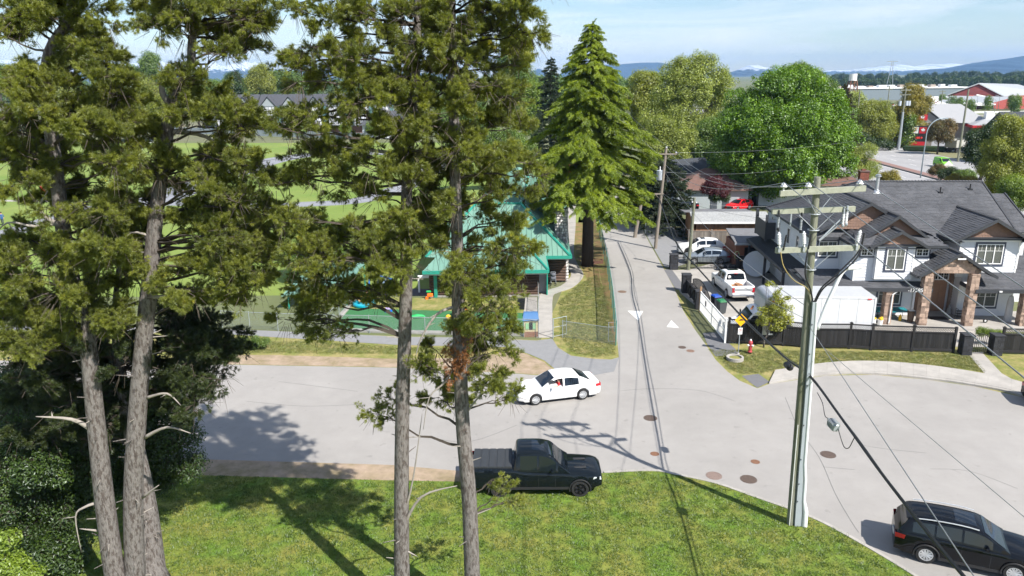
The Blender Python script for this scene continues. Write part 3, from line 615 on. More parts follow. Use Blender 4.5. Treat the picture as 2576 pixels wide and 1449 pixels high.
# arched iron driveway gate standing open beside the block wall
g2=thing('driveway_gate','black iron sliding gate with an arched top behind the low black wall','gate',(15.5,61.7,0),-PI/2-.0); Lg2=5.6
bars(g2,Matrix(),Lg2,0,lambda x:1.15+.55*math.sin(PI*x/Lg2),.14)
obj('gate_frame',MB().tube([(x,0,1.17+.57*math.sin(PI*x/Lg2)) for x in [Lg2*i/18 for i in range(19)]],.035,6).tube([(0,0,.12),(Lg2,0,.12)],.03,6).tube([(0,0,.8),(Lg2,0,.8)],.03,6).tube([(0,0,.05),(0,0,1.2)],.035,6).tube([(Lg2,0,.05),(Lg2,0,1.2)],.035,6),black,g2)
lw_=thing('lane_fence','black panel fence with diagonal braces along the lane between two block pillars','fence',(14.95,59.4,0),-PI/2)
for i in range(3):
    x0=-1.95+i*1.35; x1=x0+1.3
    ub('board',lw_,x0,-.03,.1,x1,.03,.5,bwood); ub('board',lw_,x0,-.03,.52,x1,.03,.8,bwood); ub('board',lw_,x0,-.03,.82,x1,.03,1.1,bwood)
    ub('rail',lw_,x0,-.08,1.1,x1,.08,1.2,bwood); ub('post',lw_,x0-.05,-.09,0,x0+.05,.09,1.28,bwood); obj('brace',MB().ext([(x0+.1,-.1,.15),(x0+.25,-.1,.15),(x1-.05,-.1,1.1),(x1-.2,-.1,1.1)],(0,.05,0)),bwood,lw_)
# low black iron railing in front of the parked cars
r1=thing('iron_railing','black iron railing in front of the silver hatchback','railing',(15.95,69.6,0),-.02)
bars(r1,Matrix(),5.6,0,lambda x:1.22,.135); obj('rail',MB().box(0,-.02,1.18,5.6,.02,1.23).box(0,-.02,.12,5.6,.02,.17),black,r1)
for x in (0,1.85,3.7,5.55): ub('post',r1,x-.03,-.03,0,x+.03,.03,1.28,black)
# white gate
wg=thing('white_gate','white painted steel bar gate along the lane beside the wheelie bins','gate',(14.77,56.1,0),-PI/2)
whm=M('white_painted_steel',(.78,.78,.77),.45,var=.06)
for seg in (0,1):
    x0=seg*3.55; x1=x0+3.5; T=Matrix.Translation((x0,0,0))
    obj('gate_frame',MB(T).box(0,-.03,.12,3.5,.03,.2).box(0,-.03,1.6,3.5,.03,1.7).box(0,-.028,.85,3.5,.028,.92).box(-.0,-.035,.1,.08,.035,1.72).box(3.42,-.035,.1,3.5,.035,1.72),whm,wg)
    x=.16
    while x<3.4: ub('bar',wg,x-.014,-.014,.18,x+.014,.014,1.62,whm,T=T); x+=.125
    ub('notice',wg,1.55+seg*1.3,-.05,1.0,1.85+seg*1.35,-.03,1.4,M('dark_notice',(.08,.08,.10),.5) if seg==0 else whm,T=T)
ub('post',wg,-.14,-.07,0,-.02,.07,2.05,M('cedar_post',(.33,.20,.11),.8,var=.2)); ub('post',wg,7.06,-.06,0,7.16,.06,1.85,whm)
# bins
def bin_(x,y,rz,c,lb,lidc):
    t=thing('wheelie_bin',lb,'bin',(x,y,0),rz,None)
    bm_=M('bin_'+c,srgb(*{'grey':(70,74,78),'dark':(38,42,50)}[c]),.6,var=.1); lm=M('binlid_'+lidc,srgb(*{'blue':(30,75,165),'green':(35,115,70)}[lidc]),.5,var=.1)
    mb=MB(); r=[(-.24,-.27,.08),(.24,-.27,.08),(.24,.24,.08),(-.24,.24,.08),(-.30,-.34,.98),(.30,-.34,.98),(.30,.33,.98),(-.30,.33,.98)]
    mb.add(r,[(3,2,1,0),(4,5,6,7),(0,1,5,4),(1,2,6,5),(2,3,7,6),(3,0,4,7)]); obj('body',mb,bm_,t)
    obj('lid',MB().bbox((0,-.02,1.03),(.66,.76,.07),(.05,0,0),b=.03).bbox((0,.0,1.08),(.5,.55,.05),(.05,0,0),b=.02),lm,t); obj('handle',MB().tube([(-.25,.4,.98),(.25,.4,.98)],.02,6),bm_,t)
    for s in (-1,1): obj('wheel',MB().cyl((s*.27-.03,.26,.1),.1,.06,12,axis='x'),black,t)
bin_(16.25,57.1,.25,'dark','blue lidded wheelie bin behind the white gate, the farther of the two','blue'); bin_(16.35,55.75,.2,'grey','green lidded grey wheelie bin behind the white gate, the nearer of the two','green')
# tyre stacks
rub=M('tyre_rubber',(.018,.018,.019),.85,var=.2)
def tyre_stack(x,y,n,lb):
    for k in range(n):
        t=thing('tyre',lb%('topmost','lower','lowest')[n-1-k if n<3 else n-1-k] ,'tyre',(x+rnd.uniform(-.04,.04),y,k*.27),0,'tyres stacked by the railing')
        obj('rubber',MB().lathe([(.22,.02),(.34,.0),(.40,.05),(.41,.13),(.40,.21),(.34,.26),(.22,.24),(.20,.13)],20),rub,t,smooth=40)
        if k==n-1: obj('rim',MB().lathe([(.21,.2),(.18,.12),(.06,.12),(.05,.17)],16),M('alloy',(.45,.46,.48),.3,.8),t)
tyre_stack(20.1,69.0,2,'%s tyre of the stack at the right end of the black railing'); tyre_stack(21.05,68.9,2,'%s tyre of the darker stack right of the railing, in shade')
# ================================================================ near utility pole and lamp
pw=M('treated_pole_wood',(.25,.25,.205),.85,var=.28,scale=5,stretch=(6,6,.35),bump=1.0,bscale=10,col2=(.14,.15,.09),c2scale=1.5)
galv=M('galvanised_steel',(.36,.39,.42),.5,.3,var=.1); gplate=M('grey_painted_steel',(.40,.44,.48),.5,.2,var=.06)
cer=M('white_ceramic',(.8,.8,.82),.15,coat=.5,var=.02); cable=M('black_cable',(.012,.012,.014),.5,var=.1); alw=M('aluminium_wire',(.30,.31,.32),.5,.5,var=.05)
armw=M('crossarm_wood',(.34,.35,.28),.85,var=.2,scale=6,bump=.5,bscale=12)
PB=Vector((11.45,27.15,.03)); PT=Vector((11.14,27.2,14.35))
def pz(z): return PB.lerp(PT,z/14.32)
up=thing('utility_pole','tall green-grey timber utility pole with three crossarms, nearest the camera','utility pole',PB)
obj('pole',MB().tube([pz(z) for z in np.linspace(0,14.35,16)],[.155-.03*z/14.35 for z in np.linspace(0,14.35,16)],18),pw,up,world=True,smooth=50)
def crossarm(z,xL,zL,xR,zR,y=-.24,h=.105,arms=(1.0,.9)):
    c=obj('crossarm',MB().ext([(xL,27.2+y,zL-h),(xR,27.2+y,zR-h),(xR,27.2+y,zR+h*.9),(xL,27.2+y,zL+h*.9)],(0,.14,0)),armw,up,world=True)
    p=pz(z-arms[1])
    obj('brace',MB().tube([(xL+arms[0],27.12,zL-.1),(p.x,27.02,p.z)],.013,5).tube([(xR-arms[0],27.12,zR-.1),(p.x,27.02,p.z)],.013,5).tube([(p.x+.2*math.cos(a),27.2+.2*math.sin(a),p.z) for a in [2*PI*i/12 for i in range(12)]],.02,5,closed=True),galv,up,world=True)
    return c
crossarm(13.9,9.76,13.82,12.84,13.98); crossarm(13.2,9.67,13.10,12.73,13.16,y=.16,arms=(.9,.8)); crossarm(11.8,9.79,11.70,12.87,11.78,arms=(.8,.9))
obj('brace',MB().box(10.35,27.35,12.55,10.4,27.38,13.0).tube([(11.5,27.35,12.0),(12.25,27.38,12.8)],.03,4).tube([(11.55,27.45,11.95),(12.35,27.42,12.7)],.03,4),galv,up,world=True)
for x in (9.88,10.77,12.63):
    z=14.02 if x<12 else 14.1
    obj('insulator',MB().lathe([(.03,-.18),(.03,.0),(.11,.02),(.13,.06),(.07,.1),(.10,.13),(.04,.17),(.03,.2)],14,c=(x,27.03,z)),cer,up,world=True,smooth=40); 
def ribbed(x,y,z,h=.42,tilt=0.0,mat=cer,r=.075,name='insulator'):
    pr=[(.03,-.12),(.03,0)]
    for i in range(7): a=i*h/7; pr+=[(r*.62,a),(r,a+h/28),(r,a+h/14),(r*.62,a+h/10)]
    pr+=[(r*.55,h),(.03,h+.05)]
    T=Matrix.Translation((x,y,z))@Matrix.Rotation(tilt,4,'Y'); obj(name,MB().lathe(pr,12,T=T),mat,up,world=True,smooth=35)
for x,z in ((9.86,11.95),(10.77,11.97),(12.72,12.0)):
    ribbed(x,26.9,z,tilt=-.12 if x<12 else .15); ribbed(x+.2,26.95,z-.1,.4,.1,black,.045,'cable_termination')
    obj('bracket',MB().tube([(x,26.9,z-.12),(x+.1,27.0,z-.22),(x+.2,26.95,z-.15)],.02,6).box(x-.02,26.9,z-.3,x+.06,27.05,z-.1),galv,up,world=True)
for x,z in ((9.9,12.6),(10.75,12.5),(12.3,12.7),(12.42,12.75)):
    ribbed(x,27.32,z-.1,.4,0,galv if x<12 else cer,.05,'fuse_cutout'); obj('bracket',MB().tube([(x,27.3,z+.3),(x,27.35,z+.55)],.03,6).sphere((x,27.3,z-.15),.06,8,6),black if x<12 else galv,up,world=True)
pth=[[(9.95,26.95,11.65),(10.1,26.9,11.1),(10.5,26.9,10.6),(11.0,26.95,10.3),(11.25,27.0,10.0)],[(10.95,26.95,11.7),(10.9,26.9,11.2),(10.95,26.9,10.7),(11.2,26.95,10.2),(11.35,26.98,9.7)],[(12.9,26.95,11.75),(12.6,26.9,11.35),(12.0,26.9,10.7),(11.6,26.95,10.25),(11.4,26.98,9.7)],[(12.95,26.95,11.75),(12.68,26.88,11.3),(12.05,26.88,10.62),(11.65,26.95,10.2),(11.42,26.98,9.6)]]
for i,p in enumerate(pth): obj('riser_cable',MB().tube(smoothpts(p,5),.03 if i else .018,7),M('yellowed_cable',(.35,.27,.10),.5) if i==0 else cable,up,world=True,smooth=True)
# guard channel + lamp standard on the pole
sl_=thing('street_lamp','white street lamp standard strapped to the near utility pole, with a curved arm','street lamp',(11.75,27.0,.03))
def lx(z): return pz(z).x
gch=MB(); zz=[.0,1.1,3.0,9.7]; wds=[.34,.22,.16,.14]
for i in range(3):
    a,b=zz[i],zz[i+1]; xa,xb=lx(a)+.10,lx(b)+.09
    gch.add([(xa,26.93,a),(xa+wds[i],26.93,a),(xa+wds[i],27.1,a),(xa,27.1,a),(xb,26.93,b),(xb+wds[i+1],26.93,b),(xb+wds[i+1],27.1,b),(xb,27.1,b)],[(3,2,1,0),(4,5,6,7),(0,1,5,4),(1,2,6,5),(2,3,7,6),(3,0,4,7)])
obj('guard_plate',gch,gplate,sl_,world=True)
obj('standard',MB().tube([(lx(0)+.50,26.95,0),(lx(.5)+.48,26.95,.75),(lx(1)+.38,26.95,1.25),(lx(2)+.37,26.95,2.2),(lx(3)+.30,26.95,2.9),(lx(6)+.28,26.95,6),(lx(9.7)+.25,26.95,9.7)],[.12,.115,.075,.073,.068,.064,.06],12),M('white_lamp_paint',(.74,.76,.79),.4,.1,var=.05),sl_,world=True,smooth=50)
obj('lamp_arm',MB().tube(smoothpts([(11.62,26.98,8.6),(11.85,26.98,9.5),(12.1,27.0,10.2),(12.32,27.05,10.75),(12.5,27.1,10.93),(12.62,27.12,10.98)],4),[.075]*21,8),MATS['white_lamp_paint'],sl_,world=True,smooth=True)
obj('lamp_head',MB().bbox((12.80,27.15,11.0),(.62,.30,.15),(0,-.06,.1),b=.04).cyl((12.68,27.14,11.04),.05,.14,10),MATS['white_lamp_paint'],sl_,world=True)
for z in (1.2,2.0,3.1,4.6,6.3,7.6,8.8): ub('bolt',sl_,lx(z)+.11,26.90,z,lx(z)+.14,26.93,z+.04,black,T=wm(sl_).inverted())
obj('striped_guard',MB().tube([(PB.x-.10,27.0,.0),(lx(4)-.09,27.0,4.6)],.018,6),M('white_plastic',(.75,.75,.72),.5),up,world=True)
# ================================================================ lane poles
gw=M('weathered_pole_wood',(.24,.205,.17),.9,var=.25,scale=5,stretch=(5,5,.4),bump=.8,bscale=9)
lp=thing('utility_pole','weathered grey-brown utility pole by the lane with a transformer can','utility pole',(15.5,78.7,0))
obj('pole',MB().tube([(15.5,78.7,0),(15.85,78.7,5.5),(16.17,78.7,10.65)],[.19,.165,.14],12),gw,lp,world=True,smooth=50)
obj('crossarm',MB().box(15.0,78.52,10.0,17.3,78.62,10.14),gw,lp,world=True); obj('crossarm',MB().box(14.75,78.5,5.85,16.1,78.6,6.0),gw,lp,world=True); obj('brace',MB().tube([(16.75,78.55,10.0),(16.15,78.55,9.5)],.02,5).tube([(15.2,78.52,5.9),(15.85,78.52,5.2)],.03,5),gw,lp,world=True)
for x,z in ((15.12,10.14),(16.17,10.66),(17.2,10.14)): obj('insulator',MB().lathe([(.03,0),(.09,.05),(.1,.1),(.05,.17)],10,c=(x,78.58,z)),cer,lp,world=True)
tf=obj('transformer',MB().lathe([(.02,-1.0),(.27,-1.0),(.29,-.95),(.29,-.1),(.31,-.05),(.31,.0),(.05,.03)],16,c=(15.55,78.5,8.4)),M('grey_can',(.55,.60,.66),.4,.2),lp,world=True,smooth=40); obj('bushing',MB().lathe([(.05,0),(.07,.1),(.05,.2),(.06,.3),(.03,.42)],10,c=(15.6,78.5,8.4)),cer,tf,world=True)
gpz=thing('utility_pole','short pale green timber pole in front of the silver hatchback','utility pole',(16.9,69.4,0))
obj('pole',MB().tube([(16.9,69.4,0),(17.02,69.4,3.5),(17.12,69.4,6.95)],[.17,.155,.13],12),pw,gpz,world=True,smooth=50); obj('insulator',MB().sphere((16.92,69.3,6.55),.07,8,6).sphere((17.32,69.3,6.5),.07,8,6),cer,gpz,world=True)
st=thing('timber_stub','leaning bare timber post under the dark conifer beside the lane','post',(14.2,84.5,0)); obj('pole',MB().tube([(14.2,84.5,0),(14.9,84.5,4.6)],[.22,.17],10),gw,st,world=True)
# far poles along the highway
def farpole(u,v,h,lb,arm=True,lower=False,cans=False,mat=pw):
    p=g(u,v); t=thing('utility_pole',lb,'utility pole',p); obj('pole',MB().tube([(0,0,0),(0,0,h)],[.24,.16],8),mat,t)
    if lower: obj('sleeve',MB().tube([(0,0,0),(0,0,h*.62)],[.42,.27],8),galv,t)
    if arm: obj('crossarm',MB().box(-1.3,-.1,h-.55,1.3,.1,h-.3).box(-1.3,-.1,h-1.6,1.3,.1,h-1.4),mat,t)
    if cans:
        for x in (-1.0,.6,1.2): obj('transformer',MB().cyl((x,0,h-4),.33,1.1,10),MATS['grey_can'],t)
    return t
def Q(x,y): return ((x/2.8985+3500)/1.5652,(y/2.8985+200)/1.5652)
def Q2f(x,y): return ((x/3.1504+3200)/1.5652,(y/3.1504+300)/1.5652)
farpole(*Q(785,1265),14.6,'tall green timber pole on the highway verge right of the green van',arm=False)
farpole(*Q(105,1130),14.4,'highway pole with a pale steel sleeve and three transformer cans',lower=True,cans=True)
farpole(*Q2f(520,780),13.5,'slim timber pole behind the dark spruce at the bend of the highway',arm=False)
farpole(2228,300,13,'distant pole with a crossarm in front of the grey warehouse'); farpole(2362,298,11,'distant pole with crossarm left of the red barns'); farpole(2583,300,11,'distant pole at the right edge in front of the red barns')
def lamp(u,v,h,lb,dx,R=2.2,col=None):
    p=g(u,v); t=thing('street_lamp',lb,'street lamp',p); m=col or galv
    pts=[(0,0,0),(0,0,h-R)]+[(dx*R*(1-math.cos(a)),0,h-R+R*math.sin(a)) for a in [PI/2*i/7 for i in range(1,8)]]
    obj('lamp_post',MB().tube(pts,[.13]+[.08]*(len(pts)-1),8),m,t,smooth=True); obj('lamp_head',MB().bbox((dx*(R+.35),0,h-.03),(.8,.3,.14),b=.04),m,t)
gl_=M('lamp_green_grey',(.33,.40,.44),.5,.2)
lamp(*Q(360,1449),10.3,'curved grey street lamp rising behind the house roof beside the highway',1,2.6,gl_)
lamp(*Q2f(995,880),9.5,'curved street lamp left of the sleeved highway pole',-1,2.4,gl_); lamp(*Q2f(560,745),9,'curved street lamp behind the yellow-green trees near the dark spruce',1,1.8,gl_)
for i,(x,y) in enumerate(((668,690),(740,700),(805,690),(930,690),(995,680),(1170,768),(1200,740),(1243,680))): lamp(*Q(x,y),7,'curved lamp in the far car park, number %s from the left'%('one','two','three','four','five','six','seven','eight')[i] if 0 else ('leftmost curved lamp in front of the red barns','second curved lamp in front of the red barns','pale curved lamp left of the tall green pole','curved lamp just right of the tall green pole','tallest curved lamp between the poles before the barns','slim lamp before the low car park wall','slim lamp right of the low car park wall','rightmost slim lamp before the small red barn')[i],-1,1.6,galv)
# ================================================================ wires
def wire(lb,pts,r,mat=alw,name='power_line',cat='wire',grp=None):
    c=Vector(pts[0]); o=obj(name,MB().tube([Vector(p)-c for p in pts],r,5),mat,loc=c,smooth=True); return tag(o,lb,cat,grp)
def through(p0,px,Y,back,s=.3):
    p0=Vector(p0); q=at(px[0],px[1],Y); d=(q-p0); e=p0+d*back; n=20
    return [p0.lerp(e,i/n) for i in range(n+1)]
wire('bare power line from the left insulator of the near pole to the right edge',through((9.88,27.03,14.22),(2576,950),12,2.2),.016)
wire('bare power line from the middle insulator of the near pole, leaving at the right edge',through((10.77,27.03,14.22),(2576,847),14,2.2),.016)
wire('bare power line from the right insulator of the near pole, highest at the right edge',through((12.63,27.03,14.3),(2576,724),16.7,2.2),.016)
LT=[(15.12,78.58,10.3),(16.17,78.58,10.8),(17.2,78.58,10.3)]
for i,(a_,lb) in enumerate((((9.88,27.05,14.2),'left lane power line between the near pole and the transformer pole'),((10.77,27.05,14.2),'middle lane power line between the near pole and the transformer pole'),((12.63,27.05,14.3),'right lane power line between the near pole and the transformer pole'))):
    wire(lb,sag(a_,LT[i],1.5,20),.014)
wire('thin secondary wire sagging from the transformer pole to the near pole',sag((16.1,78.6,8.3),(11.3,27.3,9.4),1.1,20),.014); 
bun=[(15.6,78.6,5.5),(14.3,66,4.55),(13.37,58,4.7),(12.99,51.3,5.0),(12.35,42.5,5.5),(11.9,36,5.9),(11.6,30,6.35),(11.52,26.9,6.7),(11.35,23.5,6.5),(11.0,19.4,6.4),(10.6,14.5,6.5),(10.1,8,6.9),(9.4,0,7.6),(8.6,-8,8.6)]
B=smoothpts(bun,4)
wire('thick black telephone cable bundle passing the near pole and dropping to the lower right',[p+Vector((0,0,.0)) for p in B],.045,cable,'cable_bundle'); wire('second black cable running just under the thick bundle',[p+Vector((.12,0,-.13-.05*math.sin(i*.7))) for i,p in enumerate(B)],.022,cable,'cable_bundle'); wire('thin black strand above the thick cable bundle',[p+Vector((-.05,0,.12)) for p in B],.012,cable,'cable_bundle')
wire('twisted service cable high above the bundle from the lane pole past the near pole',smoothpts([(15.9,78.6,6.0),(14.4,58,5.6),(12.7,42,6.6),(11.55,27.1,8.8)],6),.012); wire('service wire crossing from the upper left of the near pole to the lower right corner',through((11.3,27.0,8.75),(2450,1449),10.5,1.5),.012); wire('fine service wire from the near pole across the cul-de-sac',through((11.9,26.9,7.9),(2576,1300),16,1.6),.010)
cl=thing('splice_closure','black splice closure hanging on the cable bundle left of the near pole','splice closure',(11.62,29.4,6.15)); obj('body',MB().tube([(0,.3,-.02),(0,.2,-.02),(0,-.2,0),(0,-.3,0)],[.06,.15,.15,.06],10),cable,cl); obj('strap',MB().tube([(0,.1,.0),(0,.15,.25)],.015,5),cable,cl)
nb=thing('cable_amplifier','grey finned cable box hanging from the bundle right of the near pole','amplifier box',(11.22,23.9,6.12)); obj('housing',MB().bbox((0,0,0),(.24,.52,.26),b=.03),galv,nb)
for k in range(5): ub('fin',nb,-.14,-.22+k*.1,-.1,.14,-.20+k*.1,.17,galv)
obj('hanging_loop',MB().tube(smoothpts([(.05,.3,.1),(.1,.9,-.1),(.12,1.3,.25),(.15,1.9,.4)],5),.014,5).tube(smoothpts([(.05,-.3,0),(.12,-.7,-.45),(.1,-1.1,-.3),(.05,-1.4,.1),(.0,-1.6,.35)],5),.016,5),cable,nb,smooth=True)
obj('hanging_loop',MB().tube(smoothpts([(15.0,68,4.5),(15.2,67.4,3.7),(15.1,66.8,3.9),(14.9,66.2,4.5)],5),.02,5),cable)['label']='slack loop of black cable hanging over the lane'; D.objects['hanging_loop.001']['category']='cable loop'
for i,(a_,b_,lb) in enumerate((((16.1,78.6,5.95),(17.0,69.3,6.5),'pair of service wires from the lane pole to the short green pole, upper one'),((16.1,78.6,5.8),(24.0,66,5.4),'service wire from the lane pole to the back of the grey house'),((17.1,69.3,6.5),(28,70.5,6.2),'service wire from the short green pole towards the right'),((17.2,78.6,10.2),(47,104,9),'wire from the right arm of the transformer pole past the maple'),((16.2,78.6,8.2),(36,98,6),'lower wire from the transformer pole past the red car'),((16.0,78.7,7),(17,104,6.5),'wire running on up the lane from the transformer pole'),((15.1,78.6,10.3),(21,150,11),'left power line running on up the lane behind the tall cedar'),((17.2,78.6,10.3),(23,150,11),'right power line running on up the lane'))): wire(lb,sag(a_,b_,.4,12),.012,cable if i in (1,5) else alw)
# ================================================================ signs, hydrant, planter
sg=thing('road_sign','yellow diamond speed hump sign above a white no-parking sign on a slim post','sign',(15.06,46.81,.0),.12)
obj('post',MB().cyl((0,0,0),.03,2.75,8),galv,sg); T=Matrix.Translation((0,-.045,2.42))@Matrix.Rotation(PI/4,4,'Y')
dm=obj('diamond_plate',MB().bbox((0,0,0),(.62,.012,.62),b=.004) if 0 else MB(T).box(-.31,-.008,-.31,.31,.008,.31),M('sign_yellow',(.85,.42,.0),.5,var=.03),sg)
obj('hump_symbol',MB().poly([(-.26,-.057,2.38),(.26,-.057,2.38),(.16,-.057,2.40),(.09,-.057,2.47),(0,-.057,2.50),(-.09,-.057,2.47),(-.16,-.057,2.40)]),black,dm)
wp_=obj('parking_plate',MB().box(-.15,-.05,1.42,.15,-.038,1.87),trimw,sg); red=M('sign_red',(.6,.02,.03),.5)
obj('prohibition_ring',MB().tube([(.10*math.cos(a),-.055,1.72+.10*math.sin(a)) for a in [2*PI*i/20 for i in range(20)]],.011,5,closed=True).tube([(-.07,-.055,1.79),(.07,-.055,1.65)],.01,5),red,wp_)
textobj('plate_lettering','P',.15,wp_,Matrix.Translation((0,-.053,1.72))@RX,black,.001); textobj('plate_lettering','NO PARKING',.042,wp_,Matrix.Translation((0,-.053,1.53))@RX,black,.001); obj('arrow',MB().poly([(-.06,-.053,1.46),(-.03,-.053,1.48),(-.03,-.053,1.44)]),black,wp_)
obj('base_block',MB().bbox((0,0,.04),(.16,.16,.12),b=.02),conc,sg)
hy=thing('fire_hydrant','weathered red fire hydrant with white caps on the grass verge','fire hydrant',(15.87,46.92,0),.2); hr=M('hydrant_red',(.42,.055,.06),.55,var=.15)
obj('barrel',MB().lathe([(.15,.12),(.15,.17),(.12,.2),(.115,.72),(.14,.74),(.14,.8),(.12,.84),(.1,.9),(.05,.94)],16),hr,hy,smooth=40); obj('foot',MB().cyl((0,0,0),.11,.14,12),black,hy); obj('bonnet_nut',MB().lathe([(.07,.92),(.06,.98),(.03,1.02)],8),M('hydrant_white',(.75,.75,.75),.5),hy)
for d in ((-1,0),(.5,-.85)):
    v_=Vector((d[0],d[1],0)).normalized(); obj('side_cap',MB().tube([v_*.1+Vector((0,0,.6)),v_*.2+Vector((0,0,.6)),v_*.24+Vector((0,0,.6))],[.06,.065,.03],10),MATS['hydrant_white'],hy)
pr_=thing('concrete_ring','low round concrete planter ring with weeds on the verge','planter',(14.55,45.8,0)); obj('ring',MB().lathe([(.55,0),(.55,.22),(.42,.22),(.42,.08),(.01,.08)],24),conc,pr_); obj('soil',MB().cyl((0,0,.08),.42,.04,20),verge,pr_)
# ================================================================ box truck
trk=M('truck_white',(.66,.67,.69),.45,var=.10,scale=1.6,bump=.2,bscale=1.2,stretch=(3,3,.5)); tal=M('truck_aluminium',(.52,.53,.55),.4,.6,var=.1)
bt=thing('box_truck','white box truck parked behind the black fence before the house','truck',H.matrix_basis@Vector((-4.3,-3.05,0)),A4)
X1,Yn,Yf,Z0,Z1=7.15,-2.75,.0,.75,3.5
bx=obj('cargo_box',MB().box(.25,Yn,Z0,X1,Yf,Z1-.0),trk,bt)
prf=[(0.55,Z1+.01)]+[(.35-.5*math.sin(a),Z1-.5+.51*math.cos(a)) for a in [PI/2*i/7 for i in range(8)]]+[(-.15,Z0),(.25,Z0)]
obj('nose_cap',MB().ext([(x,Yn-.02,z) for x,z in prf],(0,Yf-Yn+.04,0)),tal,bt,smooth=40)
obj('roof_sheet',MB().box(.5,Yn+.04,Z1,X1-.02,Yf-.04,Z1+.02),M('truck_roof',(.44,.45,.46),.6,var=.08),bt)
for z in (Z0,Z1-.1): ub('edge_rail',bt,.25,Yn-.03,z,X1+.02,Yn,z+.1,trk)
for x in (X1-.08,): ub('corner_post',bt,x,Yn-.03,Z0,x+.12,Yn+.05,Z1,trk)
for i in range(5): ub('side_seam',bt,1.2+i*1.2,Yn-.008,Z0+.1,1.22+i*1.2,Yn,Z1-.1,M('panel_seam',(.40,.42,.44),.6))
ub('marker_light',bt,X1-.55,Yn-.045,Z1-.16,X1-.3,Yn-.03,Z1-.08,red); ub('marker_light',bt,.3,Yn-.045,Z1-.4,.45,Yn-.02,Z1-.3,M('amber',(.7,.2,.02),.4))
for x in (1.3,5.6):
    for y in (Yn+.15,Yf-.15): obj('wheel',MB().cyl((x,y-.14,.48),.46,.28,20,axis='y'),rub,bt)
# cab: rounded van front
cb=MB(); prof=[(-.1,.5),(-2.05,.5),(-2.1,.75),(-2.0,1.15),(-1.35,1.35),(-.75,2.12),(-.5,2.24),(-.1,2.28)]
sec=[(Yn+.35,.0),(Yn+.25,.08)]
cb.ext([(x,Yn+.36,z) for x,z in prof],(0,Yf-Yn-.72,0)); cabm=M('cab_white',(.78,.79,.80),.3,coat=.6,var=.03)
cab=obj('cab',cb,cabm,bt,smooth=30)
obj('windscreen',MB().ext([(-1.33,Yn+.5,1.39),(-.78,Yn+.5,2.09),(-.80,Yn+.5,2.11),(-1.36,Yn+.5,1.41)],(0,Yf-Yn-1.0,0)),glass,cab)
obj('side_window',MB().ext([(-1.25,Yn+.34,1.35),(-.35,Yn+.34,1.35),(-.35,Yn+.34,2.0),(-.75,Yn+.34,2.0)],(0,.02,0)),glass,cab)
for x in (-.5,-.75,-.62): obj('roof_light',MB().bbox((x,(Yn+Yf)/2+(x+.6)*2.5,2.3),(.12,.1,.07)),MATS['amber'],cab)
obj('mirror',MB().bbox((-1.1,Yn+.12,1.6),(.08,.2,.32),b=.02).bbox((-1.1,Yf-.1,1.6),(.08,.2,.32),b=.02),black,cab); obj('door_line',MB().box(-.3,Yn+.345,.6,-.28,Yn+.36,2.05),black,cab)
for y in (Yn+.4,Yf-.65): obj('wheel',MB().cyl((-1.3,y,.42),.42,.25,18,axis='y'),rub,bt)
obj('grille',MB().box(-2.14,Yn+.8,.7,-2.06,Yf-.8,1.05),black,cab)
for y in (Yn+.45,Yf-.75): obj('headlight',MB().box(-2.13,y,.75,-2.05,y+.3,.98),trimw,cab)
# ================================================================ sheds, garage, wooden fence in the side yard
gsh=M('pale_shingles',(.34,.345,.345),.9,var=.25,scale=6,bump=.4,bscale=50); cedw=M('cedar_boards',(.24,.13,.07),.85,var=.3,scale=6,stretch=(3,3,.3),rand=.25)
gwood=M('grey_fence_boards',(.20,.175,.15),.9,var=.3,scale=6,stretch=(4,4,.3),rand=.3)
gr=thing('garage','long low garage with pale grey shingles and a white gutter','garage',(20.0,80.6,0),-.045)
obj('wall',MB().box(.3,.4,0,8.2,3.5,2.3),cedw,gr); 
for i in range(34): ub('board',gr,.3+i*.23,.36,.0,.3+i*.23+.22,.4,2.3,cedw)
for i in range(14): ub('board',gr,-.02,.5+i*.22,0,.02,.5+i*.22+.21,2.5,cedw)
quadplane('roof',gr,(-.1,0,2.45),(8.4,0,2.45),(8.4,2.4,3.2),(-.1,2.4,3.2),gsh); quadplane('roof',gr,(-.7,6.0,2.9),(7.0,6.0,2.9),(7.0,2.4,3.22),(-.7,2.4,3.22),M('flat_roof',(.16,.16,.17),.9,var=.2),tab=False)
obj('gutter',MB().box(-.15,-.12,2.3,8.45,0,2.48),trimw,gr); obj('gable_wall',MB().ext([(-.1,0.3,0),(-.1,4.5,0),(-.1,4.5,3.0),(-.1,2.4,3.1),(-.1,.3,2.4)],(.2,0,0)),cedw,gr)
sh=thing('shed','small shed with a flat dark roof beside the wooden fence','shed',(21.35,69.8,0),-.05)
obj('wall',MB().box(.2,.3,0,5.8,4.5,2.25),M('brick_red_board',(.26,.11,.07),.85,var=.2),sh); obj('roof',MB().ext([(0,0,2.4),(6.0,0,2.4),(6.0,4.9,2.85),(.2,4.9,2.85)],(0,0,.1)),M('flat_roof',(.16,.16,.17),.9),sh); obj('fascia',MB().box(-.03,-.06,2.28,6.0,0,2.48),galv,sh)
obj('door_opening',MB().box(1.0,.26,0.1,5.7,.3,2.0),black,sh)
wf=thing('wooden_fence','weathered grey board fence behind the white SUV','fence',(19.0,78.3,0))
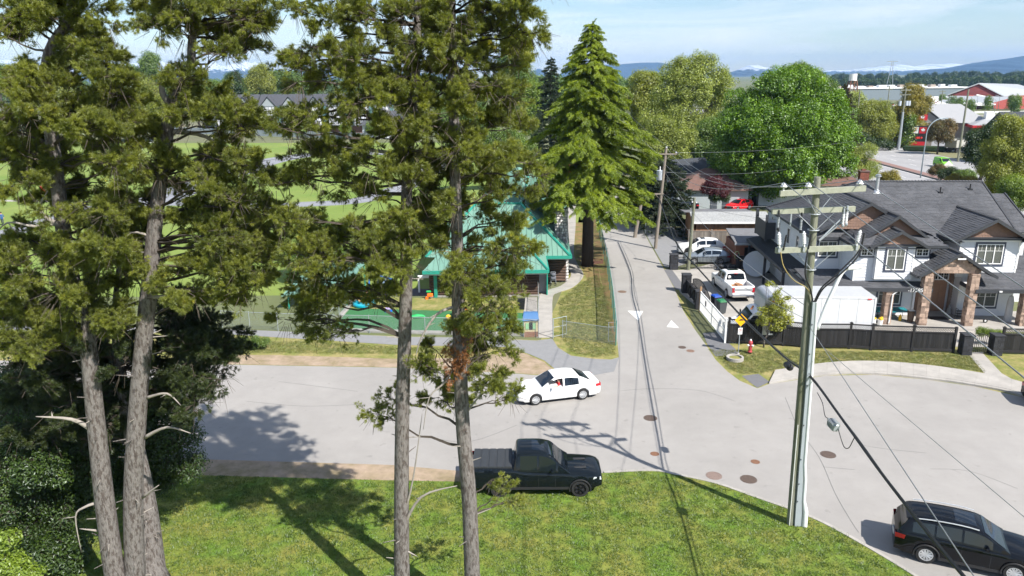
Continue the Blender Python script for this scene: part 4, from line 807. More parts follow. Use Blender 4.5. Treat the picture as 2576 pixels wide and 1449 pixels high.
def boardfence(t,a,b,h,mat,w=.15,posts=True,name='board'):
    a=Vector((*a,0));b=Vector((*b,0));L=(b-a).length; T=wm(t).inverted()@Matrix.Translation(a)@Matrix.Rotation(math.atan2((b-a).y,(b-a).x),4,'Z'); n=int(L/w)
    for i in range(n): ub(name,t,i*L/n+.004,-.012+rnd.uniform(-.008,.008),0.05,(i+1)*L/n-.004,.014,h+rnd.uniform(-.02,.02),mat,T=T)
    obj('rail',MB(T).box(0,.02,.3,L,.06,.4).box(0,.02,h-.4,L,.06,h-.3).box(0,-.05,h,L,.07,h+.05),mat,t)
    if posts:
        for i in range(int(L/2.4)+1): x=min(i*2.4,L); ub('post',t,x-.06,-.06,0,x+.06,.06,h+.22,mat,T=T)
boardfence(wf,(18.9,78.2),(23.6,77.9),1.95,gwood); boardfence(wf,(23.6,77.9),(24.2,72.2),1.95,gwood); boardfence(wf,(23.7,78.0),(29.8,77.4),1.95,gwood)
bf=thing('carport_fence','black slat fence with two timber rails in the shade under the carport','fence',(21.5,67.9,0)); boardfence(bf,(21.2,68.1),(25.6,67.6),1.6,bwood,.16); T=wm(bf).inverted()
for z in (.35,1.2): obj('timber_rail',MB(T).box(21.3,67.82,z,25.5,67.88,z+.07),M('timber_rail',(.38,.25,.12),.8),bf)
dsh=thing('satellite_dish','large pale round dish leaning against the side of the house','dish',(22.3,66.2,0)); Td=Matrix.Translation((0,0,1.4))@Matrix.Rotation(PI/2,4,'X')@Matrix.Rotation(-.2,4,'Y')
obj('reflector',MB(Td).lathe([(.02,-.02),(.5,.04),(.95,.14),(1.2,.26),(1.2,.29),(.95,.18),(.02,.03)],26),M('pale_dish',(.58,.62,.66),.5,var=.05),dsh,smooth=40); obj('stand',MB().tube([(.9,.0,0),(.9,0,2.6)],.06,8),galv,dsh)
hs=thing('garden_hose','coil of pale green hose hanging at the shed corner','hose',(21.35,69.0,1.5)); obj('coil',MB().tube([(.22*math.cos(a)*(1+.06*math.sin(a*.7)),.03*math.sin(a*1.3),.35*math.sin(a)) for a in [i*.45 for i in range(56)]],.022,5),M('hose_green',(.30,.42,.16),.5),hs,smooth=True)
# ================================================================ green-roofed log building
teal=M('teal_metal_roof',(.15,.285,.225),.5,.0,var=.08,scale=1.2,rand=.05); tealtrim=M('teal_trim',(.025,.27,.20),.45,var=.08)
logm=M('dark_logs',(.085,.05,.035),.85,var=.35,scale=5,stretch=(.4,3,3),rand=.3); river=M('river_stone',(.46,.44,.43),.85,var=.25,scale=6,rand=.45,bump=.4,bscale=18)
lb=thing('log_building','dark log building with a teal standing seam metal roof and river stone chimney','building',(5.1,64.4,0),0)
def seamroof(P,U,Wv,poly2,n_,pw_=.45,th=.05):
    """standing-seam roof on a plane: P origin, U across, Wv up-slope, poly2 list of (u,w) convex"""
    P,U,Wv=Vector(P),Vector(U).normalized(),Vector(Wv).normalized(); N=U.cross(Wv).normalized(); 
    if N.z<0: N=-N
    us=[p[0] for p in poly2]; a=min(us); b=max(us)
    def span(u):
        ws=[]
        for i in range(len(poly2)):
            (u0,w0),(u1,w1)=poly2[i],poly2[(i+1)%len(poly2)]
            if (u0-u)*(u1-u)<=0 and abs(u1-u0)>1e-6: ws.append(w0+(w1-w0)*(u-u0)/(u1-u0))
        return (min(ws),max(ws)) if len(ws)>1 else None
    x=a
    while x<b-.05:
        x2=min(x+pw_,b); s0=span(x+.012); s1=span(x2-.012)
        if s0 and s1:
            q=[P+U*(x+.004)+Wv*s0[0],P+U*(x2-.004)+Wv*s1[0],P+U*(x2-.004)+Wv*s1[1],P+U*(x+.004)+Wv*s0[1]]
            mb=MB().ext([p-N*th for p in q],N*th)
            r=[P+U*(x-.018)+Wv*s0[0],P+U*(x+.018)+Wv*s0[0],P+U*(x+.018)+Wv*s0[1],P+U*(x-.018)+Wv*s0[1]]; mb.ext(r,N*.055)
            obj('roof_panel',mb,teal,lb,world=True)
        x=x2
ez=2.7; ax,ay,az=.9,70.8,6.3   # hip: eave corner (5.15,64.3)
E0=(5.15,64.3,ez)
# front slope (faces camera) of the main hip and the right slope receding
fs_len=math.hypot(ay-64.3,az-ez); seamroof((-7.6,64.3,ez),(1,0,0),(0,ay-64.3,az-ez),[(0,0),(12.75,0),(8.5,fs_len),(4.2,fs_len)],None)
rs=math.hypot(5.15-ax,az-ez); seamroof((5.15,64.3,ez),(0.06,1,0),(ax-5.15,0,az-ez),[(0,0),(28,0),(28,rs),(6.5,rs)],None)
seamroof((-7.6,77.3,ez),(0,-1,0),(4.2,0,az-ez),[(0,0),(13,0),(6.5,rs)],None)
seamroof((-3.35,92.3,ez),(0.06,-1,0),(4.25,0,az-ez),[(0,0),(16,0),(16,rs),(0,rs)],None)
# nearer lower wing
E2=59.9; seamroof((-7.4,E2,2.55),(1,0,0),(0,4.5,1.9),[(0,0),(10.4,0),(8.0,4.88),(2.4,4.88)],None)
mb=MB(); mb.ext([(3.0,E2,2.55),(3.0,64.3,2.75),(.55,64.3,4.4)],(0,0,.05)); obj('roof_panel',mb,teal,lb,world=True)
def ttube(a,b,r=.07): obj('roof_trim',MB().tube([a,b],r,6),tealtrim,lb,world=True)
ttube((5.15,64.3,ez+.05),(ax,ay,az+.05),.12); ttube((ax,ay,az+.05),(-3.4,ay,az+.05),.12); ttube((-7.6,64.3,ez),(-3.4,ay,az),.12); ttube((3.0,E2,2.6),(.6,64.3,4.5),.1); ttube((ax,ay,az+.05),(ax+1.3,92,az+.05),.12)
obj('gutter',MB().box(3.0,64.12,ez-.22,5.3,64.26,ez+.04).box(5.2,64.2,ez-.22,5.34,78,ez+.04).box(-7.4,E2-.16,2.33,3.05,E2-.02,2.6).box(2.95,E2,2.33,3.1,64.2,2.62),tealtrim,lb,world=True)
obj('fascia',MB().box(3.0,64.26,ez-.32,5.2,64.34,ez-.02).box(-7.4,E2-.02,2.2,2.95,E2+.05,2.5),M('weathered_white',(.45,.44,.42),.7),lb,world=True)
for i in range(9):
    z=.12+i*.25; obj('log',MB().tube([(-7.0,61.1,z+.12),(2.3,61.1,z+.12)],.135,10),logm,lb,world=True,smooth=True)
    obj('log',MB().tube([(3.0,65.4,z+.12),(4.8,65.4,z+.12)],.135,10),logm,lb,world=True,smooth=True); obj('log',MB().tube([(4.75,65.3,z+.12),(5.6,80,z+.12)],.135,8),logm,lb,world=True,smooth=True)
obj('inner_wall',MB().box(-6.9,61.2,0,2.2,64.6,2.5).box(-7,65.5,0,4.6,76.5,2.6),logm,lb,world=True)
obj('foundation',MB().box(-7.0,60.95,0,2.4,61.1,.14) ,conc,lb,world=True)
for x in (-6.6,-3.3): ub('green_post',lb,x,60.85,0,x+.28,61.0,2.4,tealtrim,T=wm(lb).inverted())
ub('green_door',lb,2.95,61.2,0,3.05,64.2,2.35,tealtrim,T=wm(lb).inverted()); ub('grey_door',lb,2.3,61.9,.05,2.95,62.0,2.25,M('grey_steel_door',(.33,.35,.38),.5),T=wm(lb).inverted())
dk=obj('dormer_opening',MB().box(3.2,70.8,4.3,4.3,73.0,5.0),black,lb,world=True)
# stone chimney: separate stones
def chimney(x0,x1,y0,y1,z0,z1,nm):
    c=obj(nm,MB().box(x0+.08,y0+.08,z0,x1-.08,y1-.08,z1),M('mortar',(.30,.29,.28),.9),lb,world=True); z=z0
    while z<z1:
        h=rnd.uniform(.18,.34)
        for face in (0,1,2):
            L=(x1-x0) if face==0 else (y1-y0); x=0
            while x<L-.05:
                w=min(rnd.uniform(.16,.4),L-x); dd=rnd.uniform(.03,.11); cz=z+h/2; sz=(w-.03,.22,h-.03)
                if face==0: c3=(x0+x+w/2,y0-dd+.10,cz); r_=(rnd.uniform(-.1,.1),rnd.uniform(-.2,.2),rnd.uniform(-.1,.1))
                else: c3=((x0-dd+.10) if face==1 else (x1+dd-.10),y0+x+w/2,cz); sz=(.22,w-.03,h-.03); r_=(rnd.uniform(-.2,.2),rnd.uniform(-.1,.1),rnd.uniform(-.1,.1))
                o=D.objects.new('stone',stone_me[rnd.randrange(4)]); COL.objects.link(o); o.parent=c
                o.matrix_basis=wm(c).inverted()@Matrix.Translation(c3)@Euler(r_).to_matrix().to_4x4()@Matrix.Diagonal((*sz,1)); x+=w
        z+=h
stone_me=[]
for k in range(4):
    mb=MB(); mb.sphere((0,0,0),.62,8,5); mb.v=[tuple(max(-.5,min(.5,q*(1+rnd.uniform(-.12,.12)))) for q in p) for p in mb.v]; stone_me.append(mesh('stone',mb,river,smooth=50))
chimney(4.15,5.2,68.2,69.6,2.6,6.1,'chimney'); chimney(4.2,5.05,65.5,66.4,0,2.5,'chimney_base')
# cupola far part of the teal roof
cu=thing('teal_roof_building','further teal metal roof peeping through the pine branches','building',(1,98,0)); obj('roof',MB().lathe([(5.5,3.2),(3,5.0),(.2,6.6)],4),teal,cu); obj('wall',MB().lathe([(4.6,0),(4.6,3.2)],4),logm,cu)
# ================================================================ chain-link fences
clg=M('chain_link_green',(.10,.27,.23),.5,.3); clm=M('chain_link_galvanised',(.36,.40,.41),.5,.4)
def chainlink(lab,pts,h,mat,rail=True,step=.11,wr=.006,rr=.028,post=2.8,z0=.03):
    P=[Vector((*p[:2],0)) for p in pts]; t=thing('chain_link_fence',lab,'fence',P[0]); inv=Matrix.Translation(-P[0])
    for i in range(len(P)-1):
        a,b=P[i],P[i+1]; L=(b-a).length; d=(b-a)/L; n=Vector((-d.y,d.x,0)); T=inv
        mb=MB(T); x=-h
        while x<L:
            for sg_ in (1,-1):
                xa,xb=x,x+h; za,zb=(z0,h) if sg_>0 else (h,z0)
                if xa<0: za+=(zb-za)*(-xa)/(xb-xa); xa=0
                if xb>L: zb=za+(zb-za)*(L-xa)/(xb-xa); xb=L
                if xb-xa>.02:
                    p=a+d*xa; q=a+d*xb; w=Vector((0,0,wr*1.4)); m=n*wr*sg_
                    mb.add([(p.x,p.y,za-wr),(q.x,q.y,zb-wr),(q.x,q.y,zb+wr),(p.x,p.y,za+wr)],[(0,1,2,3)])
            x+=step
        obj('wire_mesh',mb,mat,t,kind='stuff',fix=False)
        if rail: obj('top_rail',MB(T).tube([a+Vector((0,0,h)),b+Vector((0,0,h))],rr*.8,6),mat,t)
        k=max(1,round(L/post))
        for j in range(k+(1 if i==len(P)-2 else 0)): p=a+d*(L*j/k); obj('post',MB(T).cyl((p.x,p.y,0),rr,h+.06,8),mat,t)
    return t
def gx(u,v): p=g(u,v); return (p.x,p.y)
chainlink('green chain-link fence running along the left side of the lane',[gx(1549,869),gx(1540,775),gx(1528,690),gx(1515,625),gx(1497,550),(11.9,105)],1.75,clg,wr=.011,rr=.042)
chainlink('low galvanised chain-link fence across the grass patch right of the open gate',[gx(1415,849),gx(1549,869)],1.25,clm)
chainlink('galvanised chain-link fence in front of the play yard',[gx(830,836),gx(930,838),gx(1070,843),gx(1200,846),gx(1318,848),gx(1354,850)],1.35,clm)
chainlink('galvanised chain-link fence beside the concrete walk',[gx(1354,850),gx(1354,760),gx(1352,728)],1.35,clm)
chainlink('chain-link fence left of the play yard behind the near pines',[gx(560,825),gx(700,832),gx(825,835),gx(905,745)],1.35,clm)
chainlink('chain-link fence by the dark garden left of the transformer pole',[(15.7,86.2),(19.8,85.6)],1.3,clm)
chainlink('low chain-link fence behind the red car',[(30,108),(37.5,106.5)],1.2,clm)
gt=thing('open_gate','open galvanised tube gate standing at the end of the concrete walk','gate',(*gx(1391,851),0),0.1)
obj('gate_frame',MB().tube([(0,0,.12),(0,0,1.45),(1.05,.5,1.45),(1.05,.5,.12)],.03,6,closed=True).tube([(0,0,.8),(1.05,.5,.8)],.022,6).cyl((0,-.05,0),.045,1.5,8),clm,gt)
gt2=thing('open_gate','small galvanised gate frame at the lane end of the chain-link fences','gate',(*gx(1530,862),0),0); obj('gate_frame',MB().tube([(0,0,.12),(0,0,1.5),(.55,-.1,1.5),(.55,-.1,.12)],.028,6,closed=True).tube([(0,0,1.2),(.55,-.1,1.2)],.02,6),clm,gt2)
# ================================================================ play yard
pk=conc
strip('yard_kerb',[(830,831),(1070,838),(1318,842)],.55,.0,.12,conc,sm=0,kind='structure'); strip('yard_kerb',[(905,742),(830,826)],.4,.0,.12,conc,sm=0,kind='structure')
sheet('artificial_turf',[(835,828),(862,775),(1325,788),(1318,838)],.010,M('artificial_turf',(.035,.15,.05),.9,var=.2,scale=5,bump=.5,bscale=60)); sheet('yard_grass',[(862,775),(905,745),(1325,757),(1325,788)],.012,verge)
sheet('yard_paving',[(1322,748),(1351,748),(1353,800),(1315,800)],.016,conc); sheet('rubber_path',[(905,722),(1100,728),(1095,745),(905,742)],.016,M('dark_rubber',(.09,.08,.085),.9))
def toy(nm,lab,u,v,parts,cat='toy',z=0):
    p=g(u,v); t=thing(nm,lab,cat,(p.x,p.y,z))
    for n_,mb,m in parts: obj(n_,mb,m,t,smooth=40)
    return t
pl=lambda n,c:M('toy_'+n,srgb(*c),.4,coat=.3,var=.06)
tur=pl('turquoise',(25,160,185)); gre=pl('green',(40,170,90)); ora=pl('orange',(245,120,40)); blu=pl('blue',(30,110,210)); pin=pl('pink',(225,60,110)); pea=pl('peach',(240,180,130)); pur=pl('lilac',(190,170,215)); yl=pl('yellow',(250,190,40)); rd_=pl('red',(200,40,50))
ring=lambda R_,r,n=20,z=0,sy=1:MB().tube([(R_*math.cos(a),sy*R_*math.sin(a),z) for a in [2*PI*i/n for i in range(n)]],r,8,closed=True)
toy('paddling_pool','round turquoise paddling pool on the grass of the play yard',917,768,[('rim',ring(.82,.17,z=.17),tur),('floor',MB().cyl((0,0,.02),.8,.03,20),tur)],'paddling pool')
toy('toy_flamingo','peach coloured toy animal with a curved neck sitting in the paddling pool',934,762,[('body',MB().sphere((0,0,.45),.26,10,8,sc=(1.2,.8,.8)),pea),('neck',MB().tube(smoothpts([(-.2,0,.5),(-.38,0,.85),(-.2,0,1.15),(.0,0,1.2),(.08,0,1.05)],4),.08,7),pea)],z=.02)
toy('toy_animal','peach toy animal in the left half of the paddling pool',906,766,[('body',MB().sphere((0,0,.4),.24,9,7,sc=(.8,.7,1.1)),pea),('head',MB().sphere((.05,0,.7),.13,8,6),yl)],z=.02)
toy('ride_on_toy','lilac and pink ride-on toy on the turf right of the paddling pool',978,785,[('body',MB().bbox((0,0,.3),(.5,.25,.2),b=.05).bbox((-.15,0,.55),(.1,.2,.35),b=.03),pur),('seat',MB().bbox((.1,0,.44),(.25,.2,.1),b=.03),pin),('wheel',MB().cyl((-.2,-.15,.1),.1,.3,10,axis='y').cyl((.2,-.15,.1),.1,.3,10,axis='y'),blu)])
toy('ride_on_toy','red and white ride-on car half hidden behind the pine trunk',1177,752,[('body',MB().bbox((0,0,.3),(.7,.4,.35),b=.08),rd_),('seat',MB().bbox((.05,0,.55),(.3,.3,.2),b=.05),trimw)])
toy('toy_crocodile','green toy crocodile lying on the turf right of the pine trunk',1046,802,[('body',MB().tube([(-.6,0,.12),(-.3,0,.16),(.1,.1,.2),(.5,.2,.16),(.7,.25,.1)],[.04,.12,.16,.12,.05],8),gre)])
toy('orange_slide','orange plastic toy slide beside the right pine trunk',1170,798,[('chute',MB().ext([(-.35,-.2,1.1),(.5,-.2,.1),(.5,-.2,.2),(-.35,-.2,1.2)],(0,.4,0)),ora),('ladder',MB().box(-.45,-.2,0,-.38,.2,1.2),ora)],'slide')
toy('ride_on_toy','small yellow and black ride-on toy left of the right pine trunk',1128,806,[('body',MB().sphere((0,0,.25),.22,10,8,sc=(1,.8,1)),yl),('wheel',MB().cyl((-.1,-.15,.1),.1,.3,10,axis='y'),black)])
toy('climbing_frame','blue and white play frame against the far kerb',960,728,[('frame',MB().box(-1.1,-.1,0,-1,.1,1.0).box(.9,-.1,0,1,.1,1.0).tube([(-1.1,0,1),(-.3,0,1.3),(.95,0,.9)],.08,6),blu),('panel',MB().box(-.3,-.05,.2,.5,.0,.9),M('pale_blue',(.45,.62,.85),.5))],'play frame')
toy('white_play_table','white plastic play table with chairs at the left end of the yard',875,726,[('table_top',MB().bbox((0,0,.6),(1.3,.8,.08),b=.03),trimw),('leg',MB().box(-.5,-.3,0,-.4,-.2,.6).box(.4,-.3,0,.5,-.2,.6).box(-.5,.2,0,-.4,.3,.6).box(.4,.2,0,.5,.3,.6),trimw)],'table')
toy('blue_ball','blue ball at the left end of the play yard',856,715,[('body',MB().sphere((0,0,.4),.4,14,10),blu)],'ball'); toy('white_play_arch','white plastic play arch before the log wall',1070,735,[('arch',MB().box(-.6,-.1,0,-.45,.1,1.4).box(.45,-.1,0,.6,.1,1.4).box(-.6,-.1,1.3,.6,.1,1.5),trimw)],'play frame')
toy('toy_tricycle','orange and green toy tricycle by the white foundation wall',1082,752,[('body',MB().bbox((0,0,.35),(.5,.3,.3),b=.06),ora),('handlebar',MB().bbox((-.1,0,.65),(.4,.25,.15),b=.04),gre),('wheel',MB().cyl((-.25,-.2,.13),.13,.4,10,axis='y'),ora)])
toy('toy_kitchen','orange and white toy kitchen by the end of the log wall',1315,741,[('cabinet',MB().box(-.45,-.2,0,.15,.2,.62),pl('salmon',(235,150,110))),('shelf_unit',MB().box(.16,-.2,0,.2,.2,.62).box(.44,-.2,0,.5,.2,.62).box(.16,-.2,.05,.5,.2,.1).box(.16,-.2,.28,.5,.2,.33).box(.16,-.2,.5,.5,.2,.56),ora),('worktop',MB().bbox((0,0,.66),(1.1,.5,.08),b=.02),pl('grey',(95,105,120))),('back_panel',MB().box(-.4,.1,.7,-.15,.2,1.4).box(.15,.1,.7,.42,.2,1.4).box(-.15,.1,1.15,.15,.2,1.4).box(-.15,.1,.7,.15,.2,.85),pl('white',(220,222,232)))],'toy kitchen')
toy('storage_bin','black plastic tub on the grass beside the paving',1311,777,[('body',MB().add([(-.25,-.25,0),(.25,-.25,0),(.25,.25,0),(-.25,.25,0),(-.32,-.3,.8),(.32,-.3,.8),(.32,.3,.8),(-.32,.3,.8)],[(3,2,1,0),(4,5,6,7),(0,1,5,4),(1,2,6,5),(2,3,7,6),(3,0,4,7)]),black)],'tub')
ph=toy('playhouse','small cream playhouse with a blue roof and green shutters at the fence corner',1335,843,[('wall',MB().box(-.5,-.4,.4,.5,.45,1.25),pl('cream',(215,200,160))),('base',MB().box(-.51,-.42,0,.51,.46,.4),pl('brown',(150,105,85))),('roof',MB().ext([(-.6,-.5,1.25),(.6,-.5,1.25),(.5,-.1,1.75),(-.5,-.1,1.75)],(0,.04,.02)).ext([(-.6,.55,1.25),(.6,.55,1.25),(.5,.1,1.75),(-.5,.1,1.75)],(0,-.04,.02)).box(-.5,-.1,1.72,.5,.1,1.77),pl('slate_blue',(70,110,155))),('window',MB().box(-.12,-.42,.55,.12,-.40,1.1),black),('shutter',MB().box(-.36,-.45,.6,-.14,-.40,1.05),pl('mint',(150,200,150))),('shutter',MB().box(.14,-.45,.6,.36,-.40,1.05),MATS['toy_mint'])],'playhouse')
toy('bench','old green and grey bench behind the toy kitchen',1338,733,[('seat',MB().box(-.2,-.1,.4,.5,.3,.46),tealtrim),('backrest',MB().box(-.35,-.1,.1,-.3,.3,1.0),M('grey_wood',(.2,.2,.19),.9))],'bench')
def stroller(u,v,lab,c):
    m=M('stroller_'+c,srgb(*{'grey':(90,92,100),'black':(25,25,30)}[c]),.7); t=toy('stroller',lab,u,v,[('seat',MB().bbox((0,0,.6),(.42,.5,.3),(.3,0,0),b=.05),m),('canopy',MB().sphere((0,.12,.9),.27,10,6,sc=(1,.9,.7)),m),('frame',MB().tube([(-.2,.3,1.1),(-.22,-.3,.2)],.015,5).tube([(.2,.3,1.1),(.22,-.3,.2)],.015,5).tube([(-.2,.3,1.1),(.2,.3,1.1)],.015,5),galv)],'stroller')
    for x in (-.22,.22):
        for y in (-.3,.28): obj('wheel',MB().cyl((x-.02,y,.12),.12,.04,10,axis='x'),black,t)
stroller(1392,716,'grey stroller in the corner by the stone chimney','grey'); stroller(1403,708,'black stroller with its hood up against the stone chimney','black'); stroller(1355,724,'black folded stroller outside the grey door','black')
bg_=thing('baby_gate','black metal baby gate leaning at the walk entrance','gate',(*gx(1363,722),0),-.5); obj('gate_frame',MB().box(0,-.02,0,.04,.02,1.0).box(.8,-.02,-.1,.84,.02,1.5).box(0,-.02,.1,.84,.02,.13).box(0,-.02,.95,.84,.02,.98),black,bg_)
for i in range(7): ub('bar',bg_,.1+i*.1,-.008,.1,.115+i*.1,.008,.97,black)
fb=thing('planter_box','low wooden planter box under the tall cedar','planter',(*gx(1499,662),0),.1); mw=M('brown_planter',(.2,.10,.07),.8)
for y in (-.35,.35): ub('board',fb,-.65,y-.03,0,.65,y+.03,.35,mw)
for x in (-.63,.63): ub('board',fb,x-.03,-.35,0,x+.03,.35,.35,mw)
obj('soil',MB().box(-.6,-.3,.05,.6,.3,.28),needled,fb)
# teal shade sail / canopy at left end of yard
cn=thing('teal_canopy','teal metal canopy roof at the left end of the play yard behind pine branches','canopy',(-15.5,59.5,0)); obj('roof',MB().ext([(-3,-2,1.2),(2.2,-1.2,1.9),(3.0,4.2,2.7),(-1.5,4.0,2.7)],(0,0,.08)),teal,cn)
for x,y,h in ((-2.6,-1.5,1.2),(2,-1,1.9),(2.6,3.8,2.6),(-1.3,3.7,2.6)): obj('post',MB().cyl((x,y,0),.06,h,8),tealtrim,cn)
# ================================================================ athletics track and park
trkm=M('track_asphalt',(.23,.235,.26),.9,var=.08,scale=1.5); lnm=M('track_line',(.42,.44,.48),.8)
band1=[(-300,640),(0,590),(110,560),(212,528),(330,508),(480,512),(640,518),(760,514),(905,504),(1010,472),(1078,435),(1100,405),(1085,385)]
strip('running_track',band1,4.6,0,.010,trkm,sm=5)
band2=[(240,560),(400,500),(500,462),(577,438),(660,410),(735,395),(809,387),(900,384),(1010,388),(1085,400)]
strip('running_track',band2,8.0,0,.012,trkm,sm=5)
for k in range(-2,3): strip('track_line',band2,.09,0,.018,lnm,sm=5,side=k*1.5,kind='stuff'); 
for k in (-1,0,1): strip('track_line',band1,.07,0,.016,lnm,sm=5,side=k*.9,kind='stuff')
strip('path',[(-200,505),(60,505),(160,507)],1.6,0,.012,conc,sm=0)
sg2=thing('goal','white goal frame on the sports field seen between the pines','goal',(*gx(357,378),0),.5); obj('goal_frame',MB().tube([(0,0,0),(0,0,1.9),(5,0,1.9),(5,0,0)],.09,6).tube([(0,0,1.9),(0,1.5,0)],.06,5).tube([(5,0,1.9),(5,1.5,0)],.06,5),trimw,sg2)
rb=thing('litter_bin','red litter bin by the track at the far left','bin',(*gx(109,488),0)); obj('body',MB().lathe([(.35,0),(.4,1.2),(.3,1.35)],10),rd_,rb)
# grey noise fence behind the field, townhouses
gfm=M('grey_panel_fence',(.27,.31,.34),.7,var=.06)
gf=thing('panel_fence','long grey panel fence between the sports field and the townhouses','fence',(*gx(300,330),0))
a=g(60,322); b=g(940,352)
n=44
for i in range(n):
    p=a.lerp(b,i/n)-a; q=a.lerp(b,(i+.96)/n)-a; d=(q-p).normalized(); o_=Vector((-d.y,d.x,0))*.1
    obj('panel',MB().ext([p,q,q+Vector((0,0,2.0)),p+Vector((0,0,2.0))],o_),gfm,gf,loc=a-Vector(gf.location))
twall=M('townhouse_white',(.70,.71,.76),.7,var=.04); tgrey=M('townhouse_grey',(.30,.33,.36),.7); ttim=M('townhouse_timber',(.07,.08,.10),.7); troof=M('townhouse_roof',(.065,.068,.08),.85,var=.15,scale=1); tbr=M('townhouse_brick',(.22,.11,.09),.85); tteal=M('townhouse_teal',(.10,.22,.23),.7)
def townhouse(x,y,lab,w=13,bays=2,h=9.2,rot=0):
    t=thing('townhouse',lab,'building',(x,y,0),rot)
    obj('wall',MB().box(-w/2,0,2.8,w/2,10,h),tgrey,t); obj('ground_floor',MB().box(-w/2,.2,0,w/2,10,2.8),tbr,t)
    obj('roof',MB().ext([(-w/2-.4,-.5,h),(-w/2-.4,10.5,h),(-w/2-.4,5,h+3.8)],(w+.8,0,0)),troof,t)
    for k in range(bays):
        cx=-w/2+w*(k+.5)/bays; by=obj('bay',MB().box(cx-2.3,-1.3,2.9,cx+2.3,0,h),twall,t); 
        obj('bay_gable',MB().ext([(cx-2.5,-1.4,h),(cx+2.5,-1.4,h),(cx,-1.4,h+2.8)],(0,.3,0)),tgrey,t); obj('bay_roof',MB().ext([(cx-2.8,-1.7,h-.1),(cx,-1.7,h+3.1),(cx,4.0,h+3.1),(cx-2.8,4,h-.1)],(0,0,.15)).ext([(cx+2.8,-1.7,h-.1),(cx,-1.7,h+3.1),(cx,4.0,h+3.1),(cx+2.8,4,h-.1)],(0,0,.15)),troof,t)
        for xx in (-2.3,-1.15,0,1.15,2.25): ub('timber',by,cx+xx-.07,-1.36,2.9,cx+xx+.07,-1.3,h,ttim)
        for z in (2.95,4.4,6.1,7.6,h-.1): ub('timber',by,cx-2.3,-1.37,z-.07,cx+2.3,-1.31,z+.07,ttim)
        for z in (3.2,6.5):
            for xx in (-1.0,1.0): 
                f=ub('window',t,cx+xx-.55,-1.42,z,cx+xx+.55,-1.36,z+1.5,trimw); 
                for s in (-.26,.26): ub('pane',f,0,0,0,.4,.03,.86,glass,T=Matrix.Translation((s*.9 - .2 if 0 else s-.2+0,-.6,-.43)))
        ub('teal_bay',t,cx+2.5,-.5,2.9,cx+3.6,0,h,tteal)
        for z in (3.4,6.6): ub('window',t,cx+3.8,-.06,z,cx+4.6,0,z+1.3,glass)
        obj('porch_roof',MB().ext([(cx+2.2,-2.2,2.5),(cx+5.4,-2.2,2.5),(cx+3.8,-2.2,4.0)],(0,2.2,0)),troof,t); ub('porch_door',t,cx+3.2,.1,0,cx+4.2,.2,2.2,ttim)
    return t
tb=g(900,347)
labs=['townhouse block at the left end of the row, mostly behind pine foliage','second townhouse block from the left with white half-timbered bays','townhouse block with half-timbered bays in the middle of the row','rightmost townhouse block, its bays seen above the grey fence']
for i in range(4): townhouse(-92+i*15.5+(0),g(640+i*70,340).y+3,labs[i],w=13.8)
hs_=thing('house','low dark roofed house with a white dormer right of the townhouses','house',(-38,232,0)); obj('wall',MB().box(-7,0,0,7,9,4.2),twall,hs_); obj('roof',MB().add([(-8,-1,4.2),(8,-1,4.2),(8,10,4.2),(-8,10,4.2),(-4,4.5,8.2),(4,4.5,8.2)],[(0,1,5,4),(1,2,5),(2,3,4,5),(3,0,4),(0,3,2,1)]),troof,hs_); obj('dormer',MB().box(-1.2,.5,5.2,1.2,2.5,6.9),trimw,hs_)
def simple_house(x,y,w,d,h,rh,lab,wm_,rm_,rot=0,cat='house',nm='house',ch=False):
    t=thing(nm,lab,cat,(x,y,0),rot); obj('wall',MB().box(-w/2,0,0,w/2,d,h),wm_,t); obj('roof',MB().ext([(-w/2-.5,-.6,h-.1),(-w/2-.5,d+.6,h-.1),(-w/2-.5,d/2,h+rh)],(w+1,0,0)),rm_,t)
    obj('gable_wall',MB().ext([(-w/2+.05,0,h-.1),(-w/2+.05,d,h-.1),(-w/2+.05,d/2,h+rh-.3)],(w-.1,0,0)),wm_,t)
    for k in range(max(1,int(w/4))): ub('window',t,-w/2+1+k*4,-.05,1.0,-w/2+2.4+k*4,0,2.2,glass)
    return t
dr_=M('dark_house_roof',(.04,.045,.055),.85,var=.15); brr=M('brown_house_roof',(.15,.085,.07),.9,var=.2,scale=2,bump=.4,bscale=20); wht=M('house_white',(.65,.66,.68),.7,var=.05)
simple_house(-105,290,22,12,7,4,'dark roofed house at the far left behind the willow',tgrey,dr_)
# brown roof house in front of the small conifers (left of red car), and brick chimney house right of maple
bh=thing('house','pale grey house with a hipped brown roof behind the long garage','house',(24.6,103,0),-.1); obj('wall',MB().box(-1.5,0,0,8,8,2.7),M('pale_blue_wall',(.36,.40,.42),.7,var=.06),bh); obj('roof',MB().add([(-2,-.6,2.7),(8.6,-.6,2.7),(8.6,8.6,2.7),(-2,8.6,2.7),(2.5,4,5.2),(4,4,5.2)],[(0,1,5,4),(1,2,5),(2,3,4,5),(3,0,4),(0,3,2,1)]),brr,bh)
for x in (3.0,4.6): ub('door',bh,x,-.06,0,x+.9,0,2.2,ttim)
ch=thing('house','house with a low brown hipped roof and a red brick chimney by the highway','house',(44,104,0),-.15); obj('wall',MB().box(-9,0,0,5,9,3.0),wht,ch); obj('roof',MB().add([(-9.8,-.8,3.0),(5.8,-.8,3.0),(5.8,9.8,3.0),(-9.8,9.8,3.0),(-5,4.5,5.2),(1,4.5,5.2)],[(0,1,5,4),(1,2,5),(2,3,4,5),(3,0,4),(0,3,2,1)]),brr,ch)
brick=M('red_brick',(.25,.085,.055),.85,var=.2,scale=8,rand=.25); cy0=(3.2,1.5); mort=M('mortar_dark',(.14,.09,.08),.9)
bc=obj('brick_chimney',MB().box(3.55,-2.4,0,4.7,-1.5,5.2),mort,ch)
nb_=0
